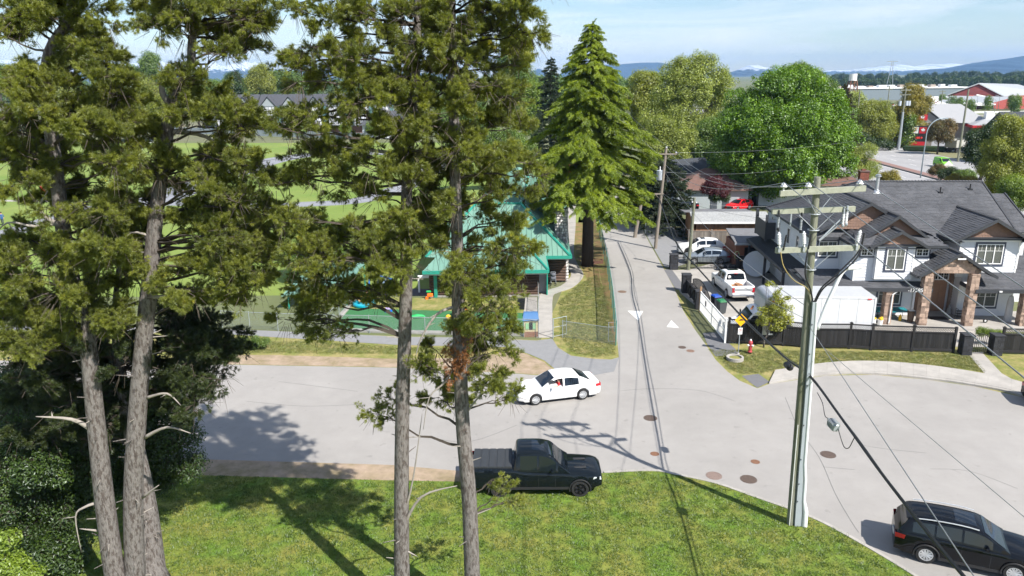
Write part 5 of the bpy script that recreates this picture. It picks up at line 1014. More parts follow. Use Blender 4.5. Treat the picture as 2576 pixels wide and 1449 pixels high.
for k in range(10):
    z=3.1+k*.2; off=.12 if k%2 else 0
    for i in range(6):
        x=3.55+i*.25-off; xa=max(3.55,x+.01); xb=min(4.7,x+.24)
        if xb-xa>.03: ub('brick',bc,xa,-2.43,z+.01,xb,-2.35,z+.185,brick)
    for i in range(3): ub('brick',bc,3.52,-2.4+i*.3+.01,z+.01,3.6,-2.4+i*.3+.29,z+.185,brick)
obj('chimney_cap',MB().box(3.45,-2.5,5.15,4.8,-1.4,5.3),mort,bc); obj('chimney_pot',MB().box(3.8,-2.1,5.3,4.3,-1.7,5.5),brick,bc)
for x,y,z in ((-4,2.5,4.4),(-2,1.5,4.0)): ub('skylight',ch,x,y,z-.1,x+.8,y+.8,z+.25,trimw)
simple_house(40,128,10,9,6,3,'white two storey house glimpsed through the maple crown',wht,tgrey); simple_house(30.5,118,6,8,2.4,2.6,'dark roofed house with a white bargeboard behind the conifers',wht,dr_,rot=.5); simple_house(14.5,138,8,8,5.0,2.5,'reddish house hidden behind the brown tree left of the maple',M('red_cedar_wall',(.30,.07,.04),.8),dr_)
sp=thing('staircase','weathered timber outside staircase left of the maple trunks','staircase',(33,114,0),0); swd=M('stair_wood',(.28,.23,.17),.8)
obj('stringer',MB().ext([(0,0,.2),(3.2,0,3.2),(3.2,0,2.9),(.2,0,0)],(0,.08,0)).ext([(0,1.1,.2),(3.2,1.1,3.2),(3.2,1.1,2.9),(.2,1.1,0)],(0,.08,0)).ext([(0,0,1.1),(3.2,0,4.1),(3.2,0,4.0),(0,0,1.0)],(0,.06,0)),swd,sp)
for k in range(9): ub('step',sp,k*.36,.08,.12+k*.34,k*.36+.34,1.1,.17+k*.34,swd)
ub('landing',sp,3.2,0,3.0,6,1.4,3.15,swd)
rh=simple_house(*gx(2620,345),12,10,5.5,6,'dark roofed house at the right edge beyond the gas station',tgrey,dr_) if 0 else None
p=at(2606,330,150); simple_house(p.x,150,9,9,6.4,3.8,'dark roofed house at the right edge behind the green trees',tgrey,dr_)
simple_house(41.5,58,4,9,3.2,1.5,'white shed wall at the right edge behind the grey house',wht,shing,nm='shed',cat='shed')
# ================================================================ highway
hw=M('highway_asphalt',(.34,.335,.34),.9,var=.08,scale=.5,col2=(.29,.285,.29),c2scale=.1,stretch=None)
A0=g(2130,362);A1=g(2576,447); hd=(g(2312,439)-g(2136,391.5)); hd.z=0; hd.normalize(); hn=Vector((-hd.y,hd.x,0))
M0=g(2225,413)     # on median
def hp(s,o): q=M0+hd*s+hn*o; return (q.x,q.y)
sheet('highway',[hp(-260,-16),hp(160,-16),hp(160,19),hp(-260,19)],.010,hw,world=True)
sheet('highway_verge',[hp(-260,19),hp(160,19),hp(160,27),hp(-260,27)],.012,M('dry_verge',(.19,.18,.09),.95,var=.3,scale=.6),world=True)
sheet('car_park',[hp(-60,27),hp(120,27),hp(120,90),hp(-60,90)],.010,M('car_park_asphalt',(.25,.25,.26),.9,var=.12,scale=.3),world=True)
md=thing('median','raised brick median strip with a pale kerb along the highway','road median',(M0.x,M0.y,0),kind='structure')
brk=M('median_brick',(.24,.145,.125),.9,var=.15,scale=1.5)
obj('median_strip',MB().ext([(*hp(-200,-.9),0),(*hp(26,-.9),0),(*hp(26,.9),0),(*hp(-200,.9),0)],(0,0,.22)),brk,md,world=True); obj('kerb',MB().ext([(*hp(-200,-1.2),0),(*hp(26.2,-1.2),0),(*hp(26.2,-.9),0),(*hp(-200,-.9),0)],(0,0,.2)),M('dark_kerb',(.12,.115,.11),.9),md,world=True)
obj('median_strip',MB().ext([(*hp(31,-.9),0),(*hp(110,-.9),0),(*hp(110,.9),0),(*hp(31,.9),0)],(0,0,.22)),brk,md,world=True); obj('kerb',MB().ext([(*hp(31,-1.2),0),(*hp(110,-1.2),0),(*hp(110,-.9),0),(*hp(31,-.9),0)],(0,0,.2)),MATS['dark_kerb'],md,world=True)
mk=MB()
for o_ in (-12.5,-8.7,-5.0,5.0,8.7,12.4,16.0):
    s=-180
    while s<110: mk.poly([(*hp(s,o_-.08),.016),(*hp(s+3,o_-.08),.016),(*hp(s+3,o_+.08),.016),(*hp(s,o_+.08),.016)]); s+=9
obj('lane_dashes',mk,paint,kind='stuff',label='white lane dashes on the highway',fix=False)
mk=MB().poly([(*hp(-200,-1.7),.0165),(*hp(110,-1.7),.0165),(*hp(110,-1.55),.0165),(*hp(-200,-1.55),.0165)])
obj('edge_line',mk,paint,kind='stuff',label='white edge line beside the median')
ms=thing('road_sign','pale diamond sign seen from behind at the nose of the brick median','sign',(*hp(25,0),0)); obj('post',MB().cyl((0,0,0),.05,2.6,6),galv,ms); obj('diamond_plate',MB(Matrix.Translation((0,0,2.6))@Matrix.Rotation(PI/4,4,'Y')).box(-.6,-.02,-.6,.6,.02,.6),M('sign_back',(.62,.60,.55),.6),ms)
# gas station
gs=thing('gas_station','white roofed gas station canopy building with red fascia','building',(*g(2385,352)[:2],0),-.35)
gr_=M('pale_metal_roof',(.37,.37,.38),.5,.1,var=.05); redf=M('red_fascia',(.55,.02,.03),.5)
def hip(mb,x0,y0,x1,y1,z0,z1,rx0,rx1,ry): mb.add([(x0,y0,z0),(x1,y0,z0),(x1,y1,z0),(x0,y1,z0),(rx0,ry,z1),(rx1,ry,z1)],[(0,1,5,4),(1,2,5),(2,3,4,5),(3,0,4),(0,3,2,1)])
mb=MB(); hip(mb,-16,0,10,14,4.6,9.4,-9,3,7); obj('roof',mb,gr_,gs); mb=MB(); hip(mb,4,-7,21,9,4.4,6.2,9,15,1); obj('canopy_roof',mb,gr_,gs); obj('fascia',MB().box(4.1,-7.05,3.7,21,-6.9,4.4).box(20.9,-7,3.7,21.05,9,4.4).box(3.95,-7,3.7,4.1,5,4.4),redf,gs); obj('white_band',MB().box(9.5,-7.1,3.65,16,-7.04,4.45),trimw,gs)
obj('wall',MB().box(-14,2,0,8,12,4.6),M('tan_wall',(.35,.29,.24),.8),gs); obj('gable',MB().ext([(-12,.1,4.7),(-2,.1,4.7),(-7,.1,8.6)],(0,3,0)),M('grey_gable',(.25,.24,.23),.8),gs); obj('gable_roof',MB().ext([(-12.6,-.5,4.6),(-7,-.5,9.0),(-7,6,9.0),(-12.6,6,4.6)],(0,0,.2)).ext([(-1.4,-.5,4.6),(-7,-.5,9.0),(-7,6,9.0),(-1.4,6,4.6)],(0,0,.2)),gr_,gs)
lg=obj('logo_board',MB().box(-8.2,-.1,5.2,-5.8,0,7.0),redf,gs); leaf=[(0,-.7),(.05,-.3),(.45,-.35),(.35,-.15),(.7,.15),(.5,.2),(.5,.4),(.2,.3),(.25,.6),(.1,.5),(0,.8)]; leaf=leaf+[(-x,y) for x,y in leaf[::-1][1:-1]]
obj('maple_leaf',MB().poly([(-7+x*.9,-.13,6.05+y*.9) for x,y in leaf]),trimw,lg); obj('dormer',MB().box(8,-1,5.6,10,2,7.6),trimw,gs)
for x in (7,18): obj('canopy_post',MB().box(x-.6,-5.6,0,x+.6,-4.4,3.8),M('stone_post',(.25,.22,.2),.9),gs)
ps=g(2335,*(392,)) ; pq=g(*Q(315,1112))
sg3=thing('price_sign','red, white and black gas station price sign by the highway','sign',(pq.x,pq.y,0),-.4)
obj('sign_body',MB().box(-1.9,0,.6,1.9,.5,5.4),M('dark_panel',(.02,.02,.025),.5),sg3); obj('stone_pier',MB().box(1.9,-.1,0,3.1,.7,4.6),M('stone_post',(.25,.22,.2),.9),sg3)
obj('white_panel',MB().box(-1.5,-.05,3.6,-.1,0,5.1),trimw,sg3); obj('red_panel',MB().box(.1,-.05,3.6,1.7,0,5.1),redf,sg3); obj('red_panel',MB().box(-1.8,-.05,.7,1.8,0,1.6),redf,sg3)
textobj('numeral','7',1.3,sg3,Matrix.Translation((-.8,-.08,4.35))@RX,M('sign_orange',(.8,.18,.03),.5),.01); textobj('lettering','ELEVEN',.28,sg3,Matrix.Translation((-.8,-.1,4.3))@RX,M('sign_green',(.02,.3,.1),.5),.01); obj('maple_leaf',MB().poly([(.9+x*.75,-.08,4.4+y*.75) for x,y in leaf]),trimw,sg3); textobj('price_digits','180.9',.7,sg3,Matrix.Translation((.2,-.04,2.5))@RX,M('led_red',(.9,.05,.03),.5,emit=.6),.01)
hdg=thing('hedge','clipped dark hedge beside the gas station price sign','hedge',(*g(*Q(400,1150))[:2],0),-.45); obj('foliage',MB().bbox((0,0,.7),(9,1.2,1.3),b=.3),M('hedge_dark',(.02,.04,.012),.95,var=.4,scale=3,bump=2,bscale=5),hdg)
# big sheds and barns
def slab_build(nm,lab,P0,w,d,h,wm_,rm_,rh=0,rot=0,gable_front=False,extra=None):
    t=thing(nm,lab,'building',P0,rot); obj('wall',MB().box(-w/2,0,0,w/2,d,h),wm_,t)
    if rh:
        if gable_front: obj('roof',MB().ext([(-w/2-1,-1,h),(w/2+1,-1,h),(0,-1,h+rh)],(0,d+2,0)),rm_,t); obj('gable_wall',MB().ext([(-w/2,-1.05,h-.2),(w/2,-1.05,h-.2),(0,-1.05,h+rh-.5)],(0,.05,0)),wm_,t)
        else: obj('roof',MB().ext([(-w/2-1,-1,h),(-w/2-1,d+1,h),(-w/2-1,d/2,h+rh)],(w+2,0,0)),rm_,t)
    else: obj('roof',MB().box(-w/2-.5,-.5,h,w/2+.5,d+.5,h+.8),rm_,t)
    return t
redb=M('barn_red',(.42,.09,.075),.75,var=.08); maroon=M('barn_maroon',(.16,.03,.03),.8); grt=M('grey_tin_roof',(.36,.38,.40),.6,.2)
p=at(2470,268,430); b1=thing('barn','large red barn with a grey roof, the farther and taller of the two','building',(p.x,430,0),.0)
def P4(u,v,Y): q=at(u,v,Y); return q
def facepoly(t,name,px,Y,th,mat):
    q=[at(u,v,Y) for u,v in px]; return obj(name,MB().ext([(p.x,p.y,p.z) for p in q],(0,th,0)),mat,t,world=True)
obj('wall',MB().ext([(*at(2385,262,430)[:2],0),(*at(2526,262,430)[:2],0),at(2526,244,430),at(2462,212,430),at(2385,240,430)],at(2560,214,470)-at(2462,212,430)),maroon,b1,world=True)
q0,q1,q2,q3=at(2462,211,429),at(2526,244,429),at(2590,233,470),at(2528,212,470); obj('roof',MB().ext([q0,q1,at(2640,236,470),at(2560,214,470)],(0,0,.5)).ext([q0,at(2384,240,429),at(2384,240,429)+(at(2560,214,470)-q0),at(2560,214,470)],(0,0,.5)),grt,b1,world=True)
obj('wall',MB().ext([(*at(2526,262,429)[:2],0),(*at(2660,262,429)[:2],0),at(2660,236,429),at(2526,244,429)],(20,20,0)),redb,b1,world=True); obj('lean_to_roof',MB().ext([at(2458,239,427),at(2520,252,427),at(2515,253,420),at(2456,240,420)],(0,0,.4)),trimw,b1,world=True)
obj('red_board',MB().ext([at(2438,239,426),at(2450,239,426),at(2450,246,426),at(2438,246,426)],(0,.3,0)),redb,b1,world=True)
q=at(2447,251,424.6); textobj('wall_lettering','TRIPLEX',2.6,b1,Matrix.Translation(q-Vector(b1.location))@RX,trimw,.05)
b2=thing('barn','long low red barn with a grey roof in front of the taller one','building',(*at(2400,270,400)[:2],0))
obj('wall',MB().ext([(*at(2330,276,385)[:2],0),(*at(2500,276,385)[:2],0),at(2500,258,385),at(2350,256,385)],(12,10,0)),maroon,b2,world=True); obj('roof',MB().ext([at(2362,258,384),at(2512,262,384),at(2555,246,410),at(2390,243,410)],(0,0,.5)),grt,b2,world=True); obj('lower_roof',MB().ext([at(2352,262,380),at(2492,267,380),at(2510,262,384),at(2362,258,384)],(0,0,.4)),trimw,b2,world=True)
obj('wall',MB().ext([(*at(2500,277,383)[:2],0),(*at(2640,277,383)[:2],0),at(2640,256,383),at(2548,245,383),at(2500,258,383)],(12,8,0)),redb,b2,world=True); obj('trailer',MB().ext([(*at(2335,266,375)[:2],at(2335,266,375).z),at(2354,266,375),at(2354,258,375),at(2335,258,375)],(0,6,0)),trimw,b2,world=True)
slab=slab_build; p=at(2240,225,520)
wr=slab('warehouse','very long pale grey warehouse with a flat roof beyond the yellow-green trees',(at(2270,240,520).x,520,0),88,50,7.6,M('warehouse_grey',(.19,.23,.26),.7,var=.04),trimw); 
for k in range(12): ub('roof_unit',wr,-42+k*7,5,8.4,-42+k*7+rnd.uniform(2,5),9,9.3+rnd.random(),trimw if k%3 else MATS['tan_wall'])
rk=thing('white_dome_tent','white curved roof building before the grey warehouse','building',(at(2368,250,440).x,440,0)); obj('roof',MB().tube([(-7,0,0),(7,0,0)],[4.6,4.6],16),trimw,rk)
cp=thing('parkade','pale concrete car park deck with low walls in front of the barns','building',(*at(2440,290,330)[:2],0)); 
for v,Yy,c in ((282,345,trimw),(290,320,conc),(303,285,conc)): 
    l=at(2290,v,Yy); r=at(2700,v,Yy); obj('parapet',MB().box(l.x,Yy,l.z-1.1,r.x,Yy+.4,l.z),c,cp,world=True); obj('deck',MB().box(l.x,Yy,l.z-1.4,r.x,Yy+(20 if v<300 else 30),l.z-1.1),M('deck_concrete',(.36,.36,.37),.8),cp,world=True); obj('support_wall',MB().box(l.x,Yy+1,0,r.x,Yy+1.5,l.z-1.4),M('deck_concrete',(.36,.36,.37),.8),cp,world=True)
wtx=at(2148,203,640); wt=thing('lattice_tower','rusty lattice tower with a white tank above the yellow-green trees','tower',(at(2140,250,420).x,420,0)); 
for sx in (-1,1):
    for sy in (-1,1): obj('leg',MB().tube([(sx*3.2,sy*3.2,0),(sx*1.6,sy*1.6,14)],.3,5),M('rusty_lattice',(.22,.10,.06),.9),wt)
for k in range(6):
    z=k*2.3; r=3.2-1.6*z/14
    for s in (-1,1): obj('brace',MB().tube([(-r,s*r,z),(r-.25,s*(r-.25),z+2.3)],.14,4).tube([(s*r,-r,z),(s*(r-.25),r-.25,z+2.3)],.14,4),MATS['rusty_lattice'],wt)
obj('tank',MB().cyl((0,0,14),2.0,3.6,14),trimw,wt)
py=thing('pylon','grey lattice power pylon standing above the distant tree line','pylon',(at(2238,215,900).x,900,0))
for sx in (-1,1): obj('leg',MB().tube([(sx*4,0,0),(sx*1.0,0,24),(sx*.8,0,31)],.35,4),tgrey,py)
obj('cross_arm',MB().box(-6,-.3,30,6,.3,30.8).box(-5,-.3,26,5,.3,26.6),tgrey,py)
# highway roadside: bus shelter, white rail
bs=thing('bus_shelter','dark glazed bus shelter with an advertising panel under the yellow-green trees','bus shelter',(*g(*Q2f(680,790))[:2],0),-.3); obj('roof',MB().box(-2,-.8,2.4,2,.9,2.55),black,bs); obj('back_wall',MB().box(-1.9,.8,.2,1.9,.85,2.4),glass,bs); obj('poster_panel',MB().box(.7,-.8,.1,1.9,-.7,2.3),M('poster_dark',(.03,.04,.09),.3),bs); obj('poster_print',MB().box(.8,-.82,1.0,1.8,-.801,1.7),pl('poster_red',(190,90,80)),bs)
rl=thing('yellow_barrier','yellow and white roadside barrier left of the bus shelter','barrier',(*g(*Q2f(520,745))[:2],0)); obj('rail',MB().box(-4,-.1,.4,4,.1,.8),M('amber',(.7,.2,.02),.4),rl)
# ================================================================ cars
def lerpl(tab,x):
    if x<=tab[0][0]: return tab[0][1]
    for (a,b),(c,d) in zip(tab,tab[1:]):
        if x<=c:
            t=(x-a)/(c-a) if c>a else 0; return b+(d-b)*(t)
    return tab[-1][1]
def sm(tab,k=6):
    P=smoothpts([(a,0,b) for a,b in tab],k); return [(p.x,p.z) for p in P]
CARG=M('car_glass',(.008,.012,.018),.04,var=.0,spec=.7)
tyrem=rub; alloy=M('alloy_rim',(.58,.59,.61),.35,.35,var=.03); darkal=M('dark_rim',(.02,.02,.022),.35,.6); lamp_r=M('tail_light',(.45,.01,.02),.2,coat=.6); lamp_w=M('head_light',(.70,.73,.76),.12,coat=.8,metal=.2); plast=M('black_plastic',(.02,.02,.022),.6)
def paintmat(n,c,metal=0.0,rough=.35): return M('car_paint_'+n,c,rough,metal,var=.02,coat=.7,spec=.0)
def wheel(t,x,y,r,w,rimm,spokes=5,lab=None):
    s=1 if y<0 else -1   # outer side
    T=Matrix.Translation((x,y,r))@Matrix.Rotation(PI/2 if y<0 else -PI/2,4,'X')   # local z -> outward
    wh=obj('wheel',MB(T).lathe([(r*.62,-w*.5),(r*.93,-w*.5),(r,-w*.36),(r,w*.36),(r*.93,w*.5),(r*.66,w*.5),(r*.64,w*.3)],26),tyrem,t,smooth=40)
    obj('brake_disc',MB(T).lathe([(r*.62,w*.05),(r*.6,w*.10)],20),darkal,wh)
    vs_=[];fs=[]
    pf=[(r*.64,w*.2),(r*.68,w*.5),(r*.61,w*.5),(r*.59,w*.22)]
    for q_,z_ in pf+pf[:1]:
        for j in range(24): vs_.append((q_*math.cos(2*PI*j/24),q_*math.sin(2*PI*j/24),z_))
    mb=MB(T).add(vs_,[(i*24+j,i*24+(j+1)%24,(i+1)*24+(j+1)%24,(i+1)*24+j) for i in range(4) for j in range(24)])
    obj('rim',mb,rimm,wh,smooth=30); mb=MB(T)
    for k in range(spokes):
        a=2*PI*k/spokes
        for da in (-.13,.13):
            p0=Vector((math.cos(a+da*.3)*r*.12,math.sin(a+da*.3)*r*.12,w*.40)); p1=Vector((math.cos(a+da)*r*.62,math.sin(a+da)*r*.62,w*.44)); mb.tube([p0,p1],[r*.055,r*.05],5)
    mb.lathe([(r*.16,w*.3),(r*.15,w*.46),(.01,w*.48)],12); obj('spokes',mb,rimm,wh)
    return wh
def car(nm,lab,cat,loc,rz,paint_,L,Wd,deck,roof,axles,wr,wheelw=.23,sill=.24,win=(),pillars=(),rimm=alloy,spokes=5,rw=.78,belt=None,bed=None,glassroof=None,trim=None,rails=False,grille=plast,group=None,arch=1.13,roofm=None,tail='wrap',handles=2,chrome=None):
    """x: 0 front .. L rear; deck: top of lower body; roof: greenhouse profile; built facing -x, origin at centre"""
    t=thing(nm,lab,cat,loc,rz,group); hw=Wd/2; ox=-L/2
    xs=set(np.linspace(0,L,46).round(3))
    for ax_ in axles:
        R_=wr*arch
        for k in range(15): xs.add(round(ax_-R_*math.cos(PI*k/14),3))
        xs.add(round(ax_-R_-.004,3)); xs.add(round(ax_+R_+.004,3))
    if bed: xs|={bed[0],bed[0]+.004,bed[1],bed[1]+.004}
    xs=sorted(x for x in xs if 0<=x<=L)
    def plan(x):
        f=min(1,max(0,x/.55)); r=min(1,max(0,(L-x)/.40)); return hw*(.80+.20*(1-(1-f)**2.2))*(.88+.12*(1-(1-r)**2.2))
    def zb(x):
        z=sill+(.06 if x<.3 or x>L-.3 else 0)
        for ax_ in axles:
            R_=wr*arch; d=abs(x-ax_)
            if d<=R_: z=max(z,wr+math.sqrt(max(0,R_*R_-d*d))*.98)
        return z
    rows=[]
    for x in xs:
        zt=lerpl(deck,x); b=zb(x); w=plan(x); 
        e=.0
        if x<.12: zt=min(zt,lerpl(deck,.12)-.10*(1-x/.12)); 
        if bed and bed[0]<x<bed[1]+.002:
            wi=w*.84; fl=.72
            sec=[(0,fl),(wi*.98,fl),(wi,fl+.02),(wi,zt-.02),(wi+.01,zt),(w*.95,zt),(w,zt-.06),(w*1.0,(zt+b)/2+.05),(w*.99,b+.12),(w*.955,b),(w*.9,b-.02),(0,b-.02) if 0 else (w*.6,min(b,sill))]
        else:
            cr_=.035
            sec=[(0,zt+cr_),(w*.45,zt+cr_*.85),(w*.78,zt+cr_*.3),(w*.9,zt-.02),(w*.955,zt-.05),(w*.975,zt-.09),(w*.995,zt-.17 if zt-.17>b+.15 else (zt+b)/2+.06),(w*1.0,(zt+b)/2+.02 if zt-.17>b+.15 else (zt+b)/2),(w*.99,b+.10 if zt-b>.35 else b+.04),(w*.955,b),(w*.9,b),(w*.6,min(b,sill))]
        rows.append([(x+ox,y_,z_) for y_,z_ in sec])
    n=len(rows[0]); mb=MB()
    for sgn in (-1,1):
        vs_=[(x,y_*sgn,z_) for r in rows for (x,y_,z_) in r]; fs=[]
        for i in range(len(rows)-1):
            for j in range(n-1): fs.append((i*n+j,i*n+j+1,(i+1)*n+j+1,(i+1)*n+j))
        mb.add(vs_,fs)
    for r in (rows[0],rows[-1]):
        mb.poly([p for p in r]+[(p[0],-p[1],p[2]) for p in r[::-1] if p[1]>1e-6])
    me=mesh('body',mb,paint_,smooth=False); bm=bmesh.new(); bm.from_mesh(me); bmesh.ops.remove_doubles(bm,verts=bm.verts,dist=.0008); bmesh.ops.recalc_face_normals(bm,faces=bm.faces); bm.to_mesh(me); bm.free()
    me.polygons.foreach_set('use_smooth',[True]*len(me.polygons)); me.set_sharp_from_angle(angle=math.radians(32))
    body=obj('body',me,None,t)
    obj('underbody',MB().box(ox+.35,-hw*.82,sill-.06,ox+L-.35,hw*.82,sill+.12).box(ox+.5,-hw*.7,sill,ox+L-.5,hw*.7,.62),plast,t)
    # greenhouse
    bz=belt or (lambda x:lerpl(deck,x)); x0,x1=roof[0][0],roof[-1][0]; gx_=sorted(set([round(a,3) for a,_ in roof]+list(np.linspace(x0,x1,25).round(3)))); H0=max(z for _,z in roof)
    rows=[]
    for x in gx_:
        z=lerpl(roof,x); bb=bz(x)-.03; k=max(0,min(1,(z-bb)/(H0-bb+1e-6))); w=plan(x)*.93; wt_=w-(w-w*rw)*k
        if z<bb+.02: z=bb+.02
        sec=[(0,z+.03*k),(wt_*.6,z+.022*k),(wt_*.9,z-.005),(wt_*.985,z-.035*k),(wt_+(w-wt_)*.12,z-.09*k),(w,bb)]
        rows.append([(x+ox,a,b) for a,b in sec])
    n=len(rows[0]); mb=MB()
    for sgn in (-1,1):
        vs_=[(x,y_*sgn,z_) for r in rows for (x,y_,z_) in r]; fs=[(i*n+j,i*n+j+1,(i+1)*n+j+1,(i+1)*n+j) for i in range(len(rows)-1) for j in range(n-1)]
        mb.add(vs_,fs)
    me=mesh('roof',mb,roofm or paint_); bm=bmesh.new(); bm.from_mesh(me); bmesh.ops.remove_doubles(bm,verts=bm.verts,dist=.0008); bmesh.ops.recalc_face_normals(bm,faces=bm.faces); bm.to_mesh(me); bm.free()
    me.polygons.foreach_set('use_smooth',[True]*len(me.polygons)); me.set_sharp_from_angle(angle=math.radians(38)); cabin=obj('roof',me,None,t)
    def gpt(x,q):   # point on side of greenhouse; q 0 belt .. 1 top edge
        z=lerpl(roof,x); bb=bz(x)-.03; k=max(0,min(1,(z-bb)/(H0-bb+1e-6))); w=plan(x)*.93; wt_=w-(w-w*rw)*k; zt=z-.09*k; wt2=wt_+(w-wt_)*.12
        return (x+ox,w+(wt2-w)*q,bb+(zt-bb)*q)
    for (a,b) in win:
        for sgn in (-1,1):
            P=[]; m=8
            for i in range(m+1): x=a+(b-a)*i/m; P.append(gpt(x,.13))
            Tt=[]
            for i in range(m+1): x=a+(b-a)*i/m; Tt.append(gpt(x,.97))
            mb=MB(); vs_=[(p[0],sgn*(p[1]+.008),p[2]) for p in P+Tt]; fs=[(i,i+1,m+2+i,m+1+i) for i in range(m)]; mb.add(vs_,fs)
            o=obj('side_window',mb,CARG,t)
    # windscreen & rear window : strips of the roof surface where it slopes
    def strip_glass(name,xa,xb,fw=.86,shrink=0.04):
        mb=MB(); m=8; vs_=[]; sect=[-1,-.6,-.2,.2,.6,1]
        for i in range(m+1):
            x=xa+(xb-xa)*i/m; z=lerpl(roof,x); bb=bz(x)-.03; k=max(0,min(1,(z-bb)/(H0-bb+1e-6))); w=plan(x)*.93; wt_=w-(w-w*rw)*k
            for s in sect: vs_.append((x+ox,s*wt_*fw,z+.03*k*(1-.6*abs(s)**2)+.014))
        c=len(sect); fs=[(i*c+j,i*c+j+1,(i+1)*c+j+1,(i+1)*c+j) for i in range(m) for j in range(c-1)]; mb.add(vs_,fs)
        return obj(name,mb,CARG,t,smooth=True)
    strip_glass('windscreen',*pillars[0]); 
    if pillars[1]: strip_glass('rear_window',*pillars[1])
    if glassroof: strip_glass('sunroof',*glassroof,fw=.62)
    for ax_ in axles:
        for sgn in (-1,1): wheel(t,ax_+ox,sgn*(hw-wheelw/2+.0),wr,wheelw,rimm,spokes)
    # lights, grille, bumpers, mirrors, handles, plates
    zf=lerpl(deck,.15)
    for sgn in (-1,1):
        a=plan(.05); b=plan(.42)
        obj('headlight',MB().add([(ox-.012+.03,sgn*a*.62,zf-.26),(ox+.03,sgn*(a*1.0),zf-.24),(ox+.42,sgn*(b+.008),zf-.13),(ox+.38,sgn*(b-.0),zf-.045),(ox+.06,sgn*a*.98,zf-.10),(ox-.01+.03,sgn*a*.62,zf-.13),(ox+.16,sgn*a*.6,zf-.03)],[(0,1,4,5),(1,2,3,4),(5,4,6),(4,3,6)]),lamp_w,t)
        zr=lerpl(deck,L-.1); r_=plan(L-.02); r2=plan(L-.35)
        if tail=='wrap': obj('tail_light',MB().add([(ox+L+.012,sgn*r_*.62,zr-.10),(ox+L+.012,sgn*r_*1.0,zr-.08),(ox+L-.34,sgn*(r2+.01),zr-.07),(ox+L-.30,sgn*(r2+.01),zr-.24),(ox+L+.012,sgn*r_*1.0,zr-.27),(ox+L+.012,sgn*r_*.66,zr-.24)],[(0,1,4,5),(1,2,3,4)]),lamp_r,t)
        else: obj('tail_light',MB().box(ox+L-.16,sgn*(r_+.008)-.02,zr-.48,ox+L+.012,sgn*(r_+.012),zr-.08) if sgn>0 else MB().box(ox+L-.16,-(r_+.012),zr-.48,ox+L+.012,-(r_+.008)+.02,zr-.08),lamp_r,t); obj('tail_light',MB().box(ox+L,sgn*r_*.78 if sgn>0 else -r_,zr-.48,ox+L+.014,r_ if sgn>0 else -r_*.78,zr-.08),lamp_r,t)
        xm=win[0][0]+.18 if win else 1.4; mp_=gpt(xm,.12); obj('mirror',MB().bbox((mp_[0],sgn*(mp_[1]+.14),mp_[2]+.06),(.12,.22,.15),b=.035),chrome or paint_,t)
        for (a_,b_) in win[:handles]: 
            xh=b_-.22; w_=plan(xh); zh=lerpl(deck,xh)-.16; obj('door_handle',MB().bbox((xh+ox,sgn*(w_*.995+.012),zh),(.2,.03,.035),b=.01),chrome or paint_,t)
        for xl in ([win[0][0]+.02]+[w_[1]+.03 for w_ in win[:2]]) if win else []:
            w_=plan(xl); zt=lerpl(deck,xl)-.10
            lo=max(zb(xl)+.05,sill+.06); obj('door_seam',MB().add([(xl+ox-.006,sgn*(w_*.985+.004),zt),(xl+ox+.006,sgn*(w_*.985+.004),zt),(xl+ox+.006,sgn*(w_+.005),(zt+lo)/2),(xl+ox-.006,sgn*(w_+.005),(zt+lo)/2),(xl+ox+.006,sgn*(w_*.99+.004),lo),(xl+ox-.006,sgn*(w_*.99+.004),lo)],[(0,1,2,3),(3,2,4,5)]),plast,t)
        if trim:
            for ax_ in axles:
                P=[(ax_+ox-wr*arch*1.02*math.cos(PI*k/14),sgn*(plan(ax_)+.012),wr+wr*arch*1.02*math.sin(PI*k/14)*.98) for k in range(-1,16)]; obj('arch_trim',MB().tube(P,.035,5),trim,t)
            obj('sill_trim',MB().box(axles[0]+wr*1.1+ox,-hw*1.005 if sgn<0 else hw*.93,sill-.02,axles[1]-wr*1.1+ox,-hw*.93 if sgn<0 else hw*1.005,sill+.10),trim,t)
        if rails: obj('roof_rail',MB().tube([(ox+a_,sgn*(plan(a_)*.93*rw+.01),lerpl(roof,a_)+.045) for a_ in np.linspace(rails[0],rails[1],8)],.022,6),rails[2],t)
    a=plan(.02)
    obj('grille',MB().box(ox-.012,-a*.52,zf-.32,ox+.04,a*.52,zf-.12),grille,t); obj('lower_grille',MB().box(ox-.010,-a*.6,sill+.06,ox+.04,a*.6,sill+.2),plast,t)
    for i in range(3): ub('grille_bar',t,ox-.02,-a*.5,zf-.30+i*.06,ox-.008,a*.5,zf-.285+i*.06,chrome or alloy)
    obj('licence_plate',MB().box(ox+L+.003,-.26,sill+.28,ox+L+.016,.26,sill+.42),trimw,t)
    return t,ox,plan
white=paintmat('white',(.80,.80,.80)); blk=paintmat('black',(.004,.005,.007),0,.22); dkg=paintmat('dark_blue_black',(.006,.009,.012),.0,.25); silv=paintmat('silver_blue',(.30,.34,.38),.6,.3); redp=paintmat('red',(.62,.012,.018)); greenp=paintmat('lime',(.20,.50,.05)); chrm=M('chrome',(.6,.6,.6),.12,1.0)
